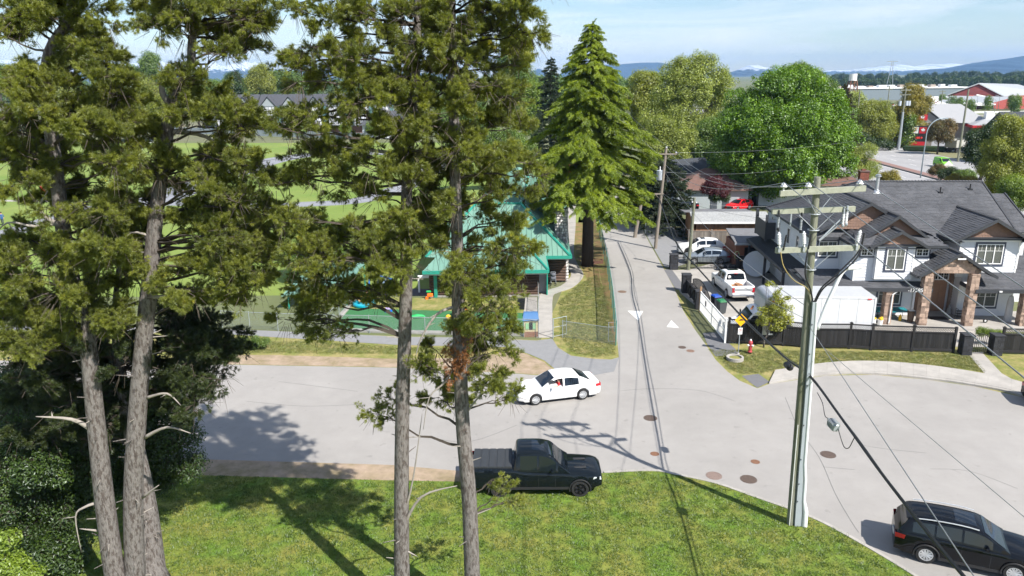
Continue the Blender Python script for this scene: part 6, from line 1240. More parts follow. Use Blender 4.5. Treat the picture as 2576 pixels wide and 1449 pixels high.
# --- white sedan turning into the road, facing left
sed_deck=sm([(0,.62),(.12,.70),(.5,.80),(1.2,.89),(1.35,.90),(2.4,.91),(3.6,.95),(4.2,1.0),(4.6,1.02),(4.80,.98),(4.87,.80)],5); sed_roof=sm([(1.25,.90),(1.75,1.2),(2.15,1.42),(2.6,1.48),(3.1,1.48),(3.6,1.38),(4.0,1.21),(4.38,1.03)],5)
c1=g(1348,1020);c2=g(1472,1005); d=(c2-c1).normalized(); n_=Vector((-d.y,d.x,0))
ctr=c1+d*(4.87/2-.95)+n_*.90
t,ox,pl_=car('sedan','white four-door sedan turning in the intersection with its front window open','car',(ctr.x,ctr.y,.008),math.atan2(d.y,d.x),white,4.87,1.86,sed_deck,sed_roof,(.95,3.78),.335,win=((1.72,2.62),(2.70,3.55)),pillars=((1.38,2.12),(3.62,4.28)),spokes=10)
SEDAN=t
for ch_ in list(t.children):
    if ch_.name.startswith('roof'):
        bm=bmesh.new(); bm.from_mesh(ch_.data); bmesh.ops.delete(bm,geom=[f for f in bm.faces if f.calc_center_median().y<-.45 and 1.74<f.calc_center_median().x-ox<2.60 and f.calc_center_median().z<1.32],context='FACES'); bm.to_mesh(ch_.data); bm.free()
wins=[c_ for c_ in t.children if c_.name.startswith('side_window')]
for w_ in wins:
    vs_=w_.data.vertices
    if vs_[0].co.y<0 and min(v.co.x for v in vs_)-ox<2.0: D.objects.remove(w_)
# --- dark pickup on the lawn edge, facing right
pd=sm([(0,.95),(.15,1.03),(.6,1.10),(1.6,1.16),(1.75,1.17),(3.4,1.24),(3.9,1.34),(5.6,1.37),(5.78,1.35),(5.82,1.2)],4); pr2=sm([(1.45,1.16),(1.85,1.48),(2.25,1.88),(2.7,2.02),(3.4,2.03),(3.75,1.98),(3.85,1.65),(3.92,1.3)],5)
w1=g(1455,1249); w2=g(1265,1215)
pa=math.atan2(-.02,-1.0)
ctr=Vector((w1.x-1.86,w1.y+.92,.02)) 
t,ox,pl_=car('pickup_truck','black crew cab pickup with a dark bed cover parked on the lawn edge','pickup truck',ctr,pa-.03,dkg,5.82,2.02,pd,pr2,(.98,4.55),.405,.27,.42,win=((2.05,2.78),(2.88,3.62)),pillars=((1.62,2.36),(3.78,3.9)),rimm=darkal,spokes=5,rw=.80,trim=plast,tail='box',glassroof=(2.55,3.1),grille=plast)
cv=thing('bed_cover','ribbed dark folding cover over the bed of the black pickup','bed cover',(0,0,0)) if 0 else obj('bed_cover',MB().box(ox+3.98,-.84,1.35,ox+5.72,.84,1.42),M('bed_cover',(.035,.038,.042),.55,var=.15),t)
for i in range(5): ub('cover_rib',cv,ox+4.0+i*.36,-.84,1.42,ox+4.28+i*.36,.84,1.445,MATS['bed_cover'])
obj('hood_scoop',MB().bbox((ox+.95,.38,1.155),(.55,.16,.06),(0,.04,0),b=.02).bbox((ox+.95,-.38,1.155),(.55,.16,.06),(0,.04,0),b=.02),plast,t); obj('tailgate_sign',MB().box(ox+5.82,-.3,.9,ox+5.835,.3,1.0),plast,t)
# --- black SUV at bottom right, facing lower right
sd=sm([(0,.78),(.15,.90),(.6,1.0),(1.2,1.07),(1.4,1.08),(3.0,1.13),(4.3,1.16),(4.75,1.14),(4.9,.95)],5); sr=sm([(1.15,1.07),(1.6,1.34),(2.05,1.62),(2.6,1.71),(3.3,1.72),(4.0,1.68),(4.45,1.60),(4.62,1.38),(4.80,1.15)],5)
v1=g(2318,1415); # rear-left wheel contact
hdv=(g(2640,1605)-g(2318,1420)); 
av=-.42
dv=Vector((math.cos(av),math.sin(av),0))  # heading direction (front)
rearw=Vector((v1.x,v1.y,0)); nn=Vector((-dv.y,dv.x,0))
ctr=rearw+dv*(4.9/2-1.0)+nn*.93
t,ox,pl_=car('suv','black SUV with silver roof rails parked at the kerb at the bottom right','car',(ctr.x,ctr.y,.01),av+PI,blk,4.9,1.94,sd,sr,(.95,3.80),.37,.25,.28,win=((1.72,2.65),(2.73,3.55),(3.62,4.35)),pillars=((1.28,2.0),(4.5,4.72)),rw=.80,glassroof=(2.25,2.95),rails=(2.2,4.3,M('rail_silver',(.65,.66,.68),.3,.5)),spokes=10,tail='wrap',trim=plast)
obj('spoiler',MB().bbox((ox+4.46,0,1.60),(.25,1.2,.04),(0,.2,0),b=.015),blk,t)
# second dark car just entering at right edge
p=g(2584,1030); t,ox,pl_=car('parked_car','dark car whose rear corner just enters at the right edge of the cul-de-sac','car',(p.x+2.75,p.y+.3,.01),PI-.25,blk,4.7,1.85,sed_deck,sed_roof,(.9,3.6),.33,win=((1.72,2.62),(2.70,3.55)),pillars=((1.38,2.12),(3.62,4.28)))
# --- white pickup in the driveway, facing away (up-left)
wd=sm([(0,1.0),(.15,1.08),(.6,1.14),(1.5,1.20),(3.3,1.24),(3.8,1.28),(5.6,1.30),(5.85,1.29),(5.9,1.2)],4); wr2=sm([(1.35,1.2),(1.8,1.5),(2.2,1.84),(2.7,1.95),(3.4,1.96),(3.7,1.92),(3.78,1.6),(3.84,1.27)],5)
f1=g(*[(750/3.6227+2600)/1.5652,(462/3.6227+1000)/1.5652]); r1_=g(*[(950/3.6227+2600)/1.5652,(645/3.6227+1000)/1.5652]); d=(r1_-f1).normalized(); n_=Vector((-d.y,d.x,0))
ctr=f1+d*(2.95-1.0)+n_*1.0
t,ox,pl_=car('pickup_truck','white crew cab pickup in the driveway with an open bed facing the camera','pickup truck',(ctr.x,ctr.y,.012),math.atan2(d.y,d.x),white,5.9,2.03,wd,wr2,(1.0,4.6),.40,.26,.42,win=((1.85,2.62),(2.72,3.5)),pillars=((1.5,2.2),(3.74,3.83)),rw=.80,bed=(3.98,5.74),glassroof=(2.3,3.2),tail='box',chrome=chrm)
obj('bed_liner',MB().box(ox+4.0,-.80,.725,ox+5.72,.80,.745),plast,t); obj('round_sticker',MB().cyl((ox+3.86,-.55,1.62),.13,.01,16,axis='x'),trimw,t); ub('brake_light',t,ox+3.80,-.15,1.86,ox+3.86,.15,1.91,lamp_r); obj('bumper',MB().bbox((ox+5.98,0,.55),(.2,1.9,.2),b=.04),chrm,t); ub('tailgate_bar',t,ox+5.9,-.75,.98,ox+5.93,.75,1.16,M('tailgate_grey',(.45,.46,.48),.4,.3))
bxx=thing('cardboard_boxes','brown cardboard boxes in the bed of the white pickup','box',t.matrix_basis@Vector((ox+4.35,-.1,.745)),math.atan2(d.y,d.x)); cb_=M('cardboard',(.42,.20,.09),.85,var=.1)
obj('box',MB().bbox((0,-.2,.14),(.5,.6,.26),(0,0,.2)).bbox((.0,.35,.17),(.4,.35,.3),(0,0,-.3)).bbox((.05,.1,.36),(.35,.4,.14),(0,.1,.5)),cb_,bxx)
# --- white SUV and silver hatchback side by side facing left
hd_=sm([(0,.72),(.15,.84),(.6,.95),(1.2,1.0),(2.4,1.03),(3.7,1.08),(4.3,1.10),(4.62,.95)],5); hr_=sm([(1.15,1.0),(1.65,1.28),(2.1,1.52),(2.6,1.58),(3.2,1.57),(3.9,1.48),(4.25,1.35),(4.5,1.12)],5)
car('suv','white SUV with dark windows parked behind the silver hatchback','car',(19.75,76.3,.012),-.03,white,4.75,1.88,[(a*1.02,b) for a,b in hd_],[(a*1.02,b) for a,b in hr_],(.92,3.72),.37,win=((1.8,2.7),(2.78,3.75)),pillars=((1.3,2.05),(4.05,4.5)),rimm=darkal,glassroof=(2.3,2.75))
car('hatchback','silver-blue hatchback behind the black iron railing','car',(19.3,72.2,.012),-.05,silv,4.35,1.78,[(a*.94,b*.93) for a,b in hd_],[(a*.94,b*.93) for a,b in hr_],(.85,3.4),.32,win=((1.65,2.5),(2.58,3.45)),pillars=((1.2,1.9),(3.75,4.15)))
# --- red hatch and white minivan by the maple
car('hatchback','bright red hatchback parked beyond the long garage','car',(31.4,102.2,.012),.62,redp,4.2,1.75,[(a*.9,b*.92) for a,b in hd_],[(a*.9,b*.92) for a,b in hr_],(.8,3.3),.32,win=((1.55,2.4),(2.48,3.3)),pillars=((1.15,1.85),(3.6,4.0)))
vd=sm([(0,.8),(.4,.98),(1.0,1.05),(4.6,1.12),(5.0,1.1),(5.1,.9)],4); vr=sm([(.85,1.05),(1.4,1.4),(1.9,1.68),(2.6,1.76),(4.4,1.74),(4.85,1.6),(5.05,1.12)],5)
car('minivan','white minivan with a red tail light partly hidden by a bush behind the red car','car',(26.6,106.8,.012),-.2,white,5.1,1.98,vd,vr,(.95,4.0),.35,win=((1.6,2.5),(2.6,3.6),(3.7,4.7)),pillars=((1.0,1.85),(4.8,5.02)))
car('parked_car','dark car in the shade left of the white minivan','car',(23.4,102.0,.012),-.15,blk,4.6,1.8,sed_deck,sed_roof,(.9,3.6),.32,win=((1.72,2.62),(2.70,3.55)),pillars=((1.38,2.12),(3.62,4.28)))
# --- lime van on the highway
p=g(*Q(640,1335)); ah=math.atan2(hd.y,hd.x)
car('delivery_van','bright green delivery van driving on the highway','van',(p.x,p.y+1,.02),ah+PI,greenp,4.5,1.85,sm([(0,.8),(.4,1.0),(.9,1.08),(4.3,1.15),(4.5,1.0)],4),sm([(.7,1.08),(1.2,1.45),(1.6,1.76),(2.2,1.84),(4.2,1.82),(4.42,1.7),(4.48,1.15)],5),(.85,3.55),.33,win=((1.3,2.1),),pillars=((.85,1.55),(4.3,4.46)),rw=.88)
# dump truck at the gas station
p=g(*Q(690,1165)); dt=thing('dump_truck','grey dump truck with a blue cab turning out of the gas station','truck',(p.x,p.y,0),-.97)
db=M('dump_body_grey',(.38,.37,.33),.7,var=.15); bluec=M('cab_blue',(.03,.16,.33),.35,coat=.5)
obj('dump_body',MB().box(-1.3,0,1.3,1.3,.1,2.9).box(-1.3,0,1.3,-1.2,5.2,2.9).box(1.2,0,1.3,1.3,5.2,2.9).box(-1.3,5.1,1.3,1.3,5.2,3.1).box(-1.3,0,1.2,1.3,5.2,1.35),db,dt)
for z in (1.55,1.95,2.35,2.75): ub('rib',dt,-1.3,-.08,z,1.3,0,z+.12,db)
obj('cab',MB().bbox((0,6.4,1.7),(2.2,1.5,2.3),b=.2).bbox((0,8.0,1.4),(1.7,2.0,1.5),b=.3),bluec,dt); ub('windscreen',dt,-1.0,7.1,2.0,1.0,7.18,2.7,CARG)
for y in (1.0,2.4,8.0):
    for x in (-1.15,.85): obj('wheel',MB().cyl((x,y,.52),.52,.3,14,axis='x'),rub,dt)
obj('chassis',MB().box(-.5,0,.6,.5,8.5,1.2),plast,dt)
# parked cars at distance
dcols=[(.75,.75,.75),(.05,.05,.06),(.3,.32,.35),(.02,.05,.2),(.5,.02,.02)]
dl_=['dark pickup parked under the trees left of the sleeved highway pole']
p=g(*Q(75,1075)); car('pickup_truck',dl_[0],'pickup truck',(p.x,p.y,.02),.3,blk,5.2,1.9,pd,pr2,(.95,4.2),.38,win=((2.05,2.78),(2.88,3.62)),pillars=((1.62,2.36),(3.78,3.9)),sill=.4)
CN=('white','black','grey','navy','red'); ORD=('first','second','third','fourth','fifth')
def mini(x,y,rz,i,lab):
    m=M('far_paint_%d'%i,dcols[i],.4,coat=.4); t=thing('parked_car',lab,'car',(x,y,0),rz,'cars parked before the warehouse'); obj('body',MB().bbox((0,0,.6),(4.4,1.8,.7),b=.2),m,t); obj('roof',MB().bbox((.2,0,1.15),(2.4,1.6,.6),b=.25),CARG if i!=0 else m,t)
for k in range(22): u=2115+k*9.2+rnd.uniform(-2,2); q=g(u,268+rnd.uniform(-6,8)); mini(q.x,q.y,rnd.choice((0,1.5)),k%5,'tiny %s car before the warehouse, %s from the left of the %s ones'%(CN[k%5],ORD[k//5],CN[k%5]))
sb=thing('school_bus','orange school bus behind the gas station canopy','bus',(*g(2492,352)[:2],0),-.3); obj('body',MB().bbox((0,0,1.7),(10,2.5,2.4),b=.2),M('bus_orange',(.75,.28,.02),.5),sb); ub('window_band',sb,-4.5,-1.27,1.9,4.5,-1.24,2.5,CARG)
# ================================================================ people (skin modifier bodies)
def person(lab,loc,rz,joints,bones,shirt,pants,skinm,hair,parent=None,cloth=None,scale=1.0):
    t=thing('person',lab,'person',loc,rz)
    me=D.meshes.new('body'); me.from_pydata([j[:3] for j in joints],bones,[]); o=D.objects.new('body',me); COL.objects.link(o); o.parent=t
    sk=o.modifiers.new('skin','SKIN'); ss=o.modifiers.new('sub','SUBSURF'); ss.levels=1; ss.render_levels=1
    for v,j in zip(me.skin_vertices[0].data,joints): v.radius=(j[3],j[3])
    me.skin_vertices[0].data[0].use_root=True
    dg=bpy.context.evaluated_depsgraph_get(); me2=D.meshes.new_from_object(o.evaluated_get(dg)); o.modifiers.clear(); o.data=me2; me2.name='body'
    me2.materials.clear(); [me2.materials.append(m) for m in (skinm,shirt,pants)]
    for p in me2.polygons:
        p.use_smooth=True; c=p.center; p.material_index=cloth(c)
    return t
skn=M('skin',(.50,.27,.18),.6,var=.04); hairm=M('dark_hair',(.03,.02,.015),.8); rshirt=M('red_shirt',(.55,.02,.03),.8); jean=M('dark_trousers',(.03,.04,.07),.85); wsh=M('pale_shirt',(.5,.5,.5),.8)
# standing / walking
WJ=[(0,0,.95,.14),(0,0,1.2,.13),(0,0,1.42,.13),(0,0,1.52,.06),(0,0,1.64,.10),(0,0,1.72,.09),(.19,0,1.42,.06),(.25,.08,1.15,.045),(.24,-.08,.92,.035),(-.19,0,1.42,.06),(-.25,-.08,1.15,.045),(-.24,.1,.92,.035),(.1,0,.88,.09),(.1,-.14,.5,.065),(.1,.0,.08,.045),(.1,-.14,.04,.04),(-.1,0,.88,.09),(-.1,.12,.5,.065),(-.1,.32,.1,.045),(-.1,.22,.04,.04)]
WB=[(0,1),(1,2),(2,3),(3,4),(4,5),(2,6),(6,7),(7,8),(2,9),(9,10),(10,11),(0,12),(12,13),(13,14),(14,15),(0,16),(16,17),(17,18),(18,19)]
def wcl(c): return 0 if c.z>1.5 or (abs(c.x)>.2 and c.z<1.1) else (1 if c.z>.92 else 2)
p=g(*Q2f(590,795)); t=person('person in a pale top walking past the bus shelter','p' and (p.x,p.y,0),-.4,WJ,WB,wsh,jean,skn,hairm,cloth=wcl); obj('hair',MB().sphere((0,.02,1.73),.11,10,7),hairm,t,smooth=True)
p=g(8,568); t=person('person in blue clothes standing by the track at the left edge',(p.x,p.y,0),.4,WJ,WB,M('blue_top',(.03,.10,.28),.8),jean,skn,hairm,cloth=wcl); obj('hair',MB().sphere((0,.02,1.73),.11,10,7),hairm,t,smooth=True)
# driver, right-hand... left seat; sedan faces -x; near side (camera) is local -y
DJ=[(.05,0,.50,.13),(.10,0,.75,.13),(.14,0,.98,.14),(.12,0,1.09,.055),(.08,0,1.20,.095),(.09,0,1.27,.085),(.10,-.18,.97,.06),(-.05,-.30,.86,.05),(-.22,-.36,.93,.035),(-.30,-.37,.93,.03),(.10,.18,.97,.06),(-.1,.2,.8,.045),(-.35,.12,.85,.035),(-.1,.1,.45,.1),(-.5,.1,.5,.07),(-.1,-.1,.45,.1),(-.5,-.1,.5,.07)]
DB_=[(0,1),(1,2),(2,3),(3,4),(4,5),(2,6),(6,7),(7,8),(8,9),(2,10),(10,11),(11,12),(0,13),(13,14),(0,15),(15,16)]
def dcl(c): return 0 if c.z>1.06 or (c.y<-.28) or (c.x<-.2 and c.z>.75) else (1 if c.z>.6 else 2)
dp=SEDAN.matrix_basis@Vector((-4.87/2+2.35,-.42,0.02))
t=person('driver in a red shirt leaning an arm on the open window of the white sedan',dp,SEDAN.rotation_euler.z,DJ,DB_,rshirt,jean,skn,hairm,cloth=dcl); obj('hair',MB().sphere((.10,0,1.26),.105,10,7),hairm,t,smooth=True)
# ================================================================ foliage machinery
def gn_group(srcs,key):
    ng=D.node_groups.new('foliage_'+key,'GeometryNodeTree')
    ng.interface.new_socket('Geometry',in_out='INPUT',socket_type='NodeSocketGeometry'); ng.interface.new_socket('Geometry',in_out='OUTPUT',socket_type='NodeSocketGeometry')
    N=ng.nodes.new; L=ng.links.new; gi=N('NodeGroupInput'); go=N('NodeGroupOutput'); mtp=N('GeometryNodeMeshToPoints'); iop=N('GeometryNodeInstanceOnPoints'); g2i=N('GeometryNodeGeometryToInstance')
    L(gi.outputs[0],mtp.inputs['Mesh']); L(mtp.outputs[0],iop.inputs['Points'])
    for s in reversed(srcs):
        oi=N('GeometryNodeObjectInfo'); oi.inputs['Object'].default_value=s; oi.inputs['As Instance'].default_value=False; L(oi.outputs['Geometry'],g2i.inputs[0])
    if len(srcs)>1:
        # one instance per source
        g2i_l=[]
        ng.nodes.remove(g2i); j=N('GeometryNodeJoinGeometry')
        for oi in [n for n in ng.nodes if n.bl_idname=='GeometryNodeObjectInfo']:
            k=N('GeometryNodeGeometryToInstance'); L(oi.outputs['Geometry'],k.inputs[0]); L(k.outputs[0],j.inputs[0])
        src=j.outputs[0]
    else: src=g2i.outputs[0]
    L(src,iop.inputs['Instance']); iop.inputs['Pick Instance'].default_value=True
    def attr(nm,ty):
        a=N('GeometryNodeInputNamedAttribute'); a.data_type=ty; a.inputs['Name'].default_value=nm; return a.outputs['Attribute']
    L(attr('idx','INT'),iop.inputs['Instance Index']); L(attr('scl','FLOAT'),iop.inputs['Scale'])
    e2r=N('FunctionNodeEulerToRotation'); L(attr('rot','FLOAT_VECTOR'),e2r.inputs[0]); L(e2r.outputs[0],iop.inputs['Rotation'])
    L(iop.outputs[0],go.inputs[0]); return ng
def src_obj(nm,me): return D.objects.new(nm,me)     # not linked: only a source of geometry
GNS={}
def scatter(name,pts,rot,scl,key,parent=None,kind='stuff',loc=(0,0,0),label=None,cat=None):
    pts=np.asarray(pts,dtype=np.float32); n=len(pts); me=D.meshes.new(name); me.vertices.add(n); me.vertices.foreach_set('co',pts.ravel())
    a=me.attributes.new('rot','FLOAT_VECTOR','POINT'); a.data.foreach_set('vector',np.asarray(rot,dtype=np.float32).ravel())
    a=me.attributes.new('scl','FLOAT','POINT'); a.data.foreach_set('value',np.asarray(scl,dtype=np.float32))
    a=me.attributes.new('idx','INT','POINT'); a.data.foreach_set('value',rng.integers(0,GNS[key][1],n).astype(np.int32))
    for s in GNS[key][2]: me.materials.append(s)
    o=D.objects.new(name,me); COL.objects.link(o); o.parent=parent; o.location=loc; md=o.modifiers.new('foliage','NODES'); md.node_group=GNS[key][0]
    return tag(o,label,cat,kind=kind)
def reg_src(key,meshes):
    mats=[m for me in meshes[:1] for m in me.materials]
    GNS[key]=(gn_group([src_obj(key+'_source',m) for m in meshes],key),len(meshes),mats)
def fastmesh(name,v,f,mats,mi=None,smooth=False):
    me=D.meshes.new(name); me.from_pydata(v,[],f); [me.materials.append(m) for m in (mats if isinstance(mats,(list,tuple)) else [mats])]
    if mi: me.polygons.foreach_set('material_index',mi)
    if smooth: me.polygons.foreach_set('use_smooth',[True]*len(f))
    me.update(); return me
barkm=M('pine_bark',(.19,.172,.162),.95,var=.4,scale=7,stretch=(3.4,3.4,1.1),bump=2.0,bscale=11,col2=(.085,.068,.06),c2scale=3.6,c2w=.06,c2pos=.53)
twigm=M('twig_bark',(.070,.056,.044),.9,var=.3,scale=4); deadw=M('dead_branch_wood',(.30,.27,.24),.9,var=.25,scale=6)
lichen=M('lichen_twigs',(.17,.125,.045),.9,var=.3,scale=4)
pine_l=leafmat('pine_needles',(.10,.13,.02),(.35,.375,.06),(.70,.60,.10),trans=.48); pine_brown=leafmat('dead_needles',(.22,.08,.02),(.42,.19,.06),trans=.2)
ced_l=leafmat('cedar_needles',(.11,.17,.010),(.34,.42,.022),(.48,.53,.06),trans=.35); spr_l=leafmat('spruce_needles',(.022,.04,.018),(.075,.10,.04),trans=.2); spr_b=leafmat('brown_spruce_needles',(.03,.035,.012),(.11,.095,.03),trans=.2)
map_l=leafmat('maple_leaves',(.05,.11,.008),(.215,.375,.016),(.42,.54,.05),trans=.42); yel_l=leafmat('young_leaves',(.15,.19,.025),(.40,.42,.06),(.52,.48,.10),trans=.42); mid_l=leafmat('mid_green_leaves',(.06,.12,.018),(.22,.32,.045),(.33,.42,.08),trans=.4); buff_l=leafmat('buff_leaves',(.17,.21,.035),(.40,.46,.08),(.52,.54,.14),trans=.35)
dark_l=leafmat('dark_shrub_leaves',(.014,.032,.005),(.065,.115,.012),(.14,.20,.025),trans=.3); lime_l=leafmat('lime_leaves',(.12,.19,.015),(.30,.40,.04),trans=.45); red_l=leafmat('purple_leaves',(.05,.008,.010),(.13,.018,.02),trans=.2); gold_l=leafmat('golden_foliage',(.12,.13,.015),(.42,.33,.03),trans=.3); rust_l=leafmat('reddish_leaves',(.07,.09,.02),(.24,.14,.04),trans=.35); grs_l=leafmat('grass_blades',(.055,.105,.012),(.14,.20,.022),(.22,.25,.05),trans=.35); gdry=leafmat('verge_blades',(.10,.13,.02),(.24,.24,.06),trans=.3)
def needle_bough(seed,nt=8,nn=30,L=.42,nl=.115,nw=.0055,up=.3):
    """pine bough: twig along +X with tufts of needles"""
    r=random.Random(seed); v=[];f=[];mi=[]
    def tri(a,b,c,m): n=len(v); v.extend([tuple(a),tuple(b),tuple(c)]); f.append((n,n+1,n+2)); mi.append(m)
    def twig(a,b,w):
        a=Vector(a);b=Vector(b); d=(b-a).normalized(); s=d.orthogonal().normalized()*w; s2=d.cross(s)
        n=len(v); v.extend([tuple(a+s),tuple(a-s*.5+s2*.87),tuple(a-s*.5-s2*.87),tuple(b)]); f.extend([(n,n+1,n+3),(n+1,n+2,n+3),(n+2,n,n+3)]); mi.extend([1]*3)
    tips=[]
    twig((0,0,0),(L*.8,0,.05),.010); tips.append((Vector((L*.8,0,.05)),Vector((1,0,.35))))
    for i in range(nt-1):
        t=r.uniform(.15,.85); a=Vector((L*.8*t,0,.05*t)); ang=r.choice((-1,1))*r.uniform(.5,1.25); d=Vector((math.cos(ang),math.sin(ang),r.uniform(-.15,.6)+up)).normalized(); b=a+d*r.uniform(.12,.34)*L*1.6
        twig(a,b,.006); tips.append((b,d))
    for p,d in tips:
        d=d.normalized(); s=d.orthogonal().normalized(); s2=d.cross(s)
        for k in range(nn):
            ph=r.uniform(0,2*PI); th=r.uniform(.25,1.15); nd=(d*math.cos(th)+(s*math.cos(ph)+s2*math.sin(ph))*math.sin(th)); l=nl*r.uniform(.8,1.2); q=p-d*r.uniform(0,.10)
            w=nd.cross(Vector((r.uniform(-1,1),r.uniform(-1,1),r.uniform(-1,1)))).normalized()*nw
            tri(q-w,q+w,q+nd*l,0)
    return v,f,mi
def pine_src(key,leafm,n=4,**k):
    ms=[]
    for i in range(n): v,f,mi=needle_bough(100+i,**k); ms.append(fastmesh('bough',v,f,[leafm,twigm],mi))
    reg_src(key,ms)
pine_src('pine',pine_l,5); pine_src('pined',leafmat('dark_shaded_pine_needles',(.02,.034,.010),(.075,.10,.022),(.17,.17,.04),trans=.2),3); pine_src('pinedead',pine_brown,2,nn=16); pine_src('spruce',spr_l,3,nt=12,nn=20,nl=.07,nw=.012,up=-.1); pine_src('spruceb',spr_b,2,nt=12,nn=20,nl=.07,nw=.012,up=-.1)  # pined: needles of a darker kind, with shade also put into their colour
def cedar_frond(seed):
    r=random.Random(seed); v=[];f=[];mi=[]
    L=.9
    for i in range(12):
        t=i/11; a=Vector((L*t,0,-.16*t*t)); 
        for sgn in (-1,1):
            ln=.34*(1-t*.75)*r.uniform(.75,1.15); d=Vector((.62,sgn*.78,-.22)).normalized(); 
            for j in range(6):
                q=a+d*ln*j/6+Vector((0,0,-.16*(j/6)**2)); 
                for k in range(3):
                    nd=Vector((r.uniform(-.2,.9),r.uniform(-1,1),r.uniform(-1.2,.25))).normalized(); w=nd.cross(Vector((r.uniform(-1,1),r.uniform(-1,1),1))).normalized()*.016; n=len(v); v.extend([tuple(q-w),tuple(q+w),tuple(q+nd*r.uniform(.08,.15))]); f.append((n,n+1,n+2)); mi.append(0)
    return v,f,mi
ms=[]
for i in range(4): v,f,mi=cedar_frond(i); ms.append(fastmesh('frond',v,f,[ced_l],mi))
reg_src('cedar',ms)
def leaf_clump(seed,n=42,R=.42,ls=.11,lobed=False,droop=0,twigs=True):
    r=random.Random(seed); v=[];f=[];mi=[]
    for i in range(n):
        d=Vector((r.gauss(0,1),r.gauss(0,1),r.gauss(0,.8))).normalized(); p=d*R*r.uniform(.35,1)**.6; p.z-=droop*r.random()
        nrm=(d+Vector((0,0,.7))+Vector((r.uniform(-.6,.6),r.uniform(-.6,.6),r.uniform(-.3,.6)))).normalized(); a=nrm.orthogonal().normalized(); b=nrm.cross(a); an=r.uniform(0,6.28); a,b=a*math.cos(an)+b*math.sin(an),b*math.cos(an)-a*math.sin(an); s=ls*r.uniform(.7,1.25); c=len(v)
        fold=nrm*s*.18
        if lobed:
            pts=[a*-.5,a*-.2+b*.45,a*.15+b*.25,a*.6+b*.0,a*.15-b*.25,a*-.2-b*.45]; v.extend([tuple(p+q*s*1.5+(fold if k in(1,5) else Vector())) for k,q in enumerate(pts)]); f.extend([(c,c+1,c+2,c+3),(c,c+3,c+4,c+5)]); mi.extend([0,0])
        else:
            v.extend([tuple(p-a*s),tuple(p-b*s*.5+fold),tuple(p+a*s),tuple(p+b*s*.5+fold)]); f.extend([(c,c+1,c+2),(c,c+2,c+3)]); mi.extend([0,0])
    if twigs:
        for i in range(5):
            d=Vector((r.gauss(0,1),r.gauss(0,1),r.gauss(0,.6))).normalized()*R; s=d.orthogonal().normalized()*.008; c=len(v); v.extend([tuple(-s),tuple(s),tuple(d)]); f.append((c,c+1,c+2)); mi.append(1)
    return v,f,mi
def leaf_src(key,m,nv=3,**k):
    ms=[]
    for i in range(nv): v,f,mi=leaf_clump(i*7+3,**k); ms.append(fastmesh('leaf_clump',v,f,[m,twigm],mi))
    reg_src(key,ms)
leaf_src('maple',map_l,4,n=46,R=.5,ls=.11,lobed=True)
for k_,m_ in (('yel',yel_l),('mid',mid_l),('buff',buff_l),('dark',dark_l),('lime',lime_l),('red',red_l),('gold',gold_l),('rust',rust_l)): leaf_src(k_,m_,3,n=60,R=.5,ls=.075)
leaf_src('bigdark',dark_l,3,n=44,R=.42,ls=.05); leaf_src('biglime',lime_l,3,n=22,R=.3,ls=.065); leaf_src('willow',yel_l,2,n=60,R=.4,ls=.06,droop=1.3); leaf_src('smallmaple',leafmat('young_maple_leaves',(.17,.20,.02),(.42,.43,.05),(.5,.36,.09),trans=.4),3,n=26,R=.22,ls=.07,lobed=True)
def grass_src(key,m,n=3,R=.13,h=.06,k=16):
    ms=[]
    for i in range(n):
        r=random.Random(i); v=[];f=[]
        for j in range(k):
            a=r.uniform(0,6.28); q=Vector((math.cos(a),math.sin(a),0))*R*math.sqrt(r.random()); d=Vector((r.uniform(-.9,.9),r.uniform(-.9,.9),1)).normalized()*h*r.uniform(.5,1.2); w=Vector((d.y,-d.x,0)).normalized()*.009; c=len(v); v.extend([tuple(q-w),tuple(q+w),tuple(q+d)]); f.append((c,c+1,c+2))
        ms.append(fastmesh('grass_tuft',v,f,m))
    reg_src(key,ms)
grass_src('weed',grs_l,h=.05,k=22,R=.16); grass_src('grass',grs_l); grass_src('vgrass',gdry,h=.05)
# ------------------------------------------------ generic euler from direction
def dir_euler(d,roll):
    """arrays: X axis -> d, z roughly up, extra roll about d"""
    out=np.empty((len(d),3),np.float32)
    yaw=np.arctan2(d[:,1],d[:,0]); pitch=-np.arcsin(np.clip(d[:,2],-1,1)); out[:,0]=roll; out[:,1]=pitch; out[:,2]=yaw; return out
# ------------------------------------------------ pines
def limb_path(p0,p1,r,droop=.12,wig=.12,n=6):
    p0=Vector(p0);p1=Vector(p1); L=(p1-p0).length; P=[]
    for i in range(n+1):
        t=i/n; q=p0.lerp(p1,t); q.z+=droop*L*math.sin(PI*t)*(1 if t<.6 else .8); q+=Vector((r.uniform(-1,1),r.uniform(-1,1),r.uniform(-1,1)))*wig*L*.25*(t*(1-t)*4)**.5 if 0<i<n else Vector(); P.append(q)
    return P
def tri_tube(V,F,a,b,ra,rb):
    d=(b-a); 
    if d.length<1e-5: return
    d.normalize(); s=d.orthogonal().normalized(); s2=d.cross(s); n=len(V)
    for c,r_ in ((a,ra),(b,rb)):
        for k in range(3): an=2.0944*k; V.append(tuple(c+(s*math.cos(an)+s2*math.sin(an))*r_))
    for k in range(3): F.append((n+k,n+(k+1)%3,n+3+(k+1)%3,n+3+k))
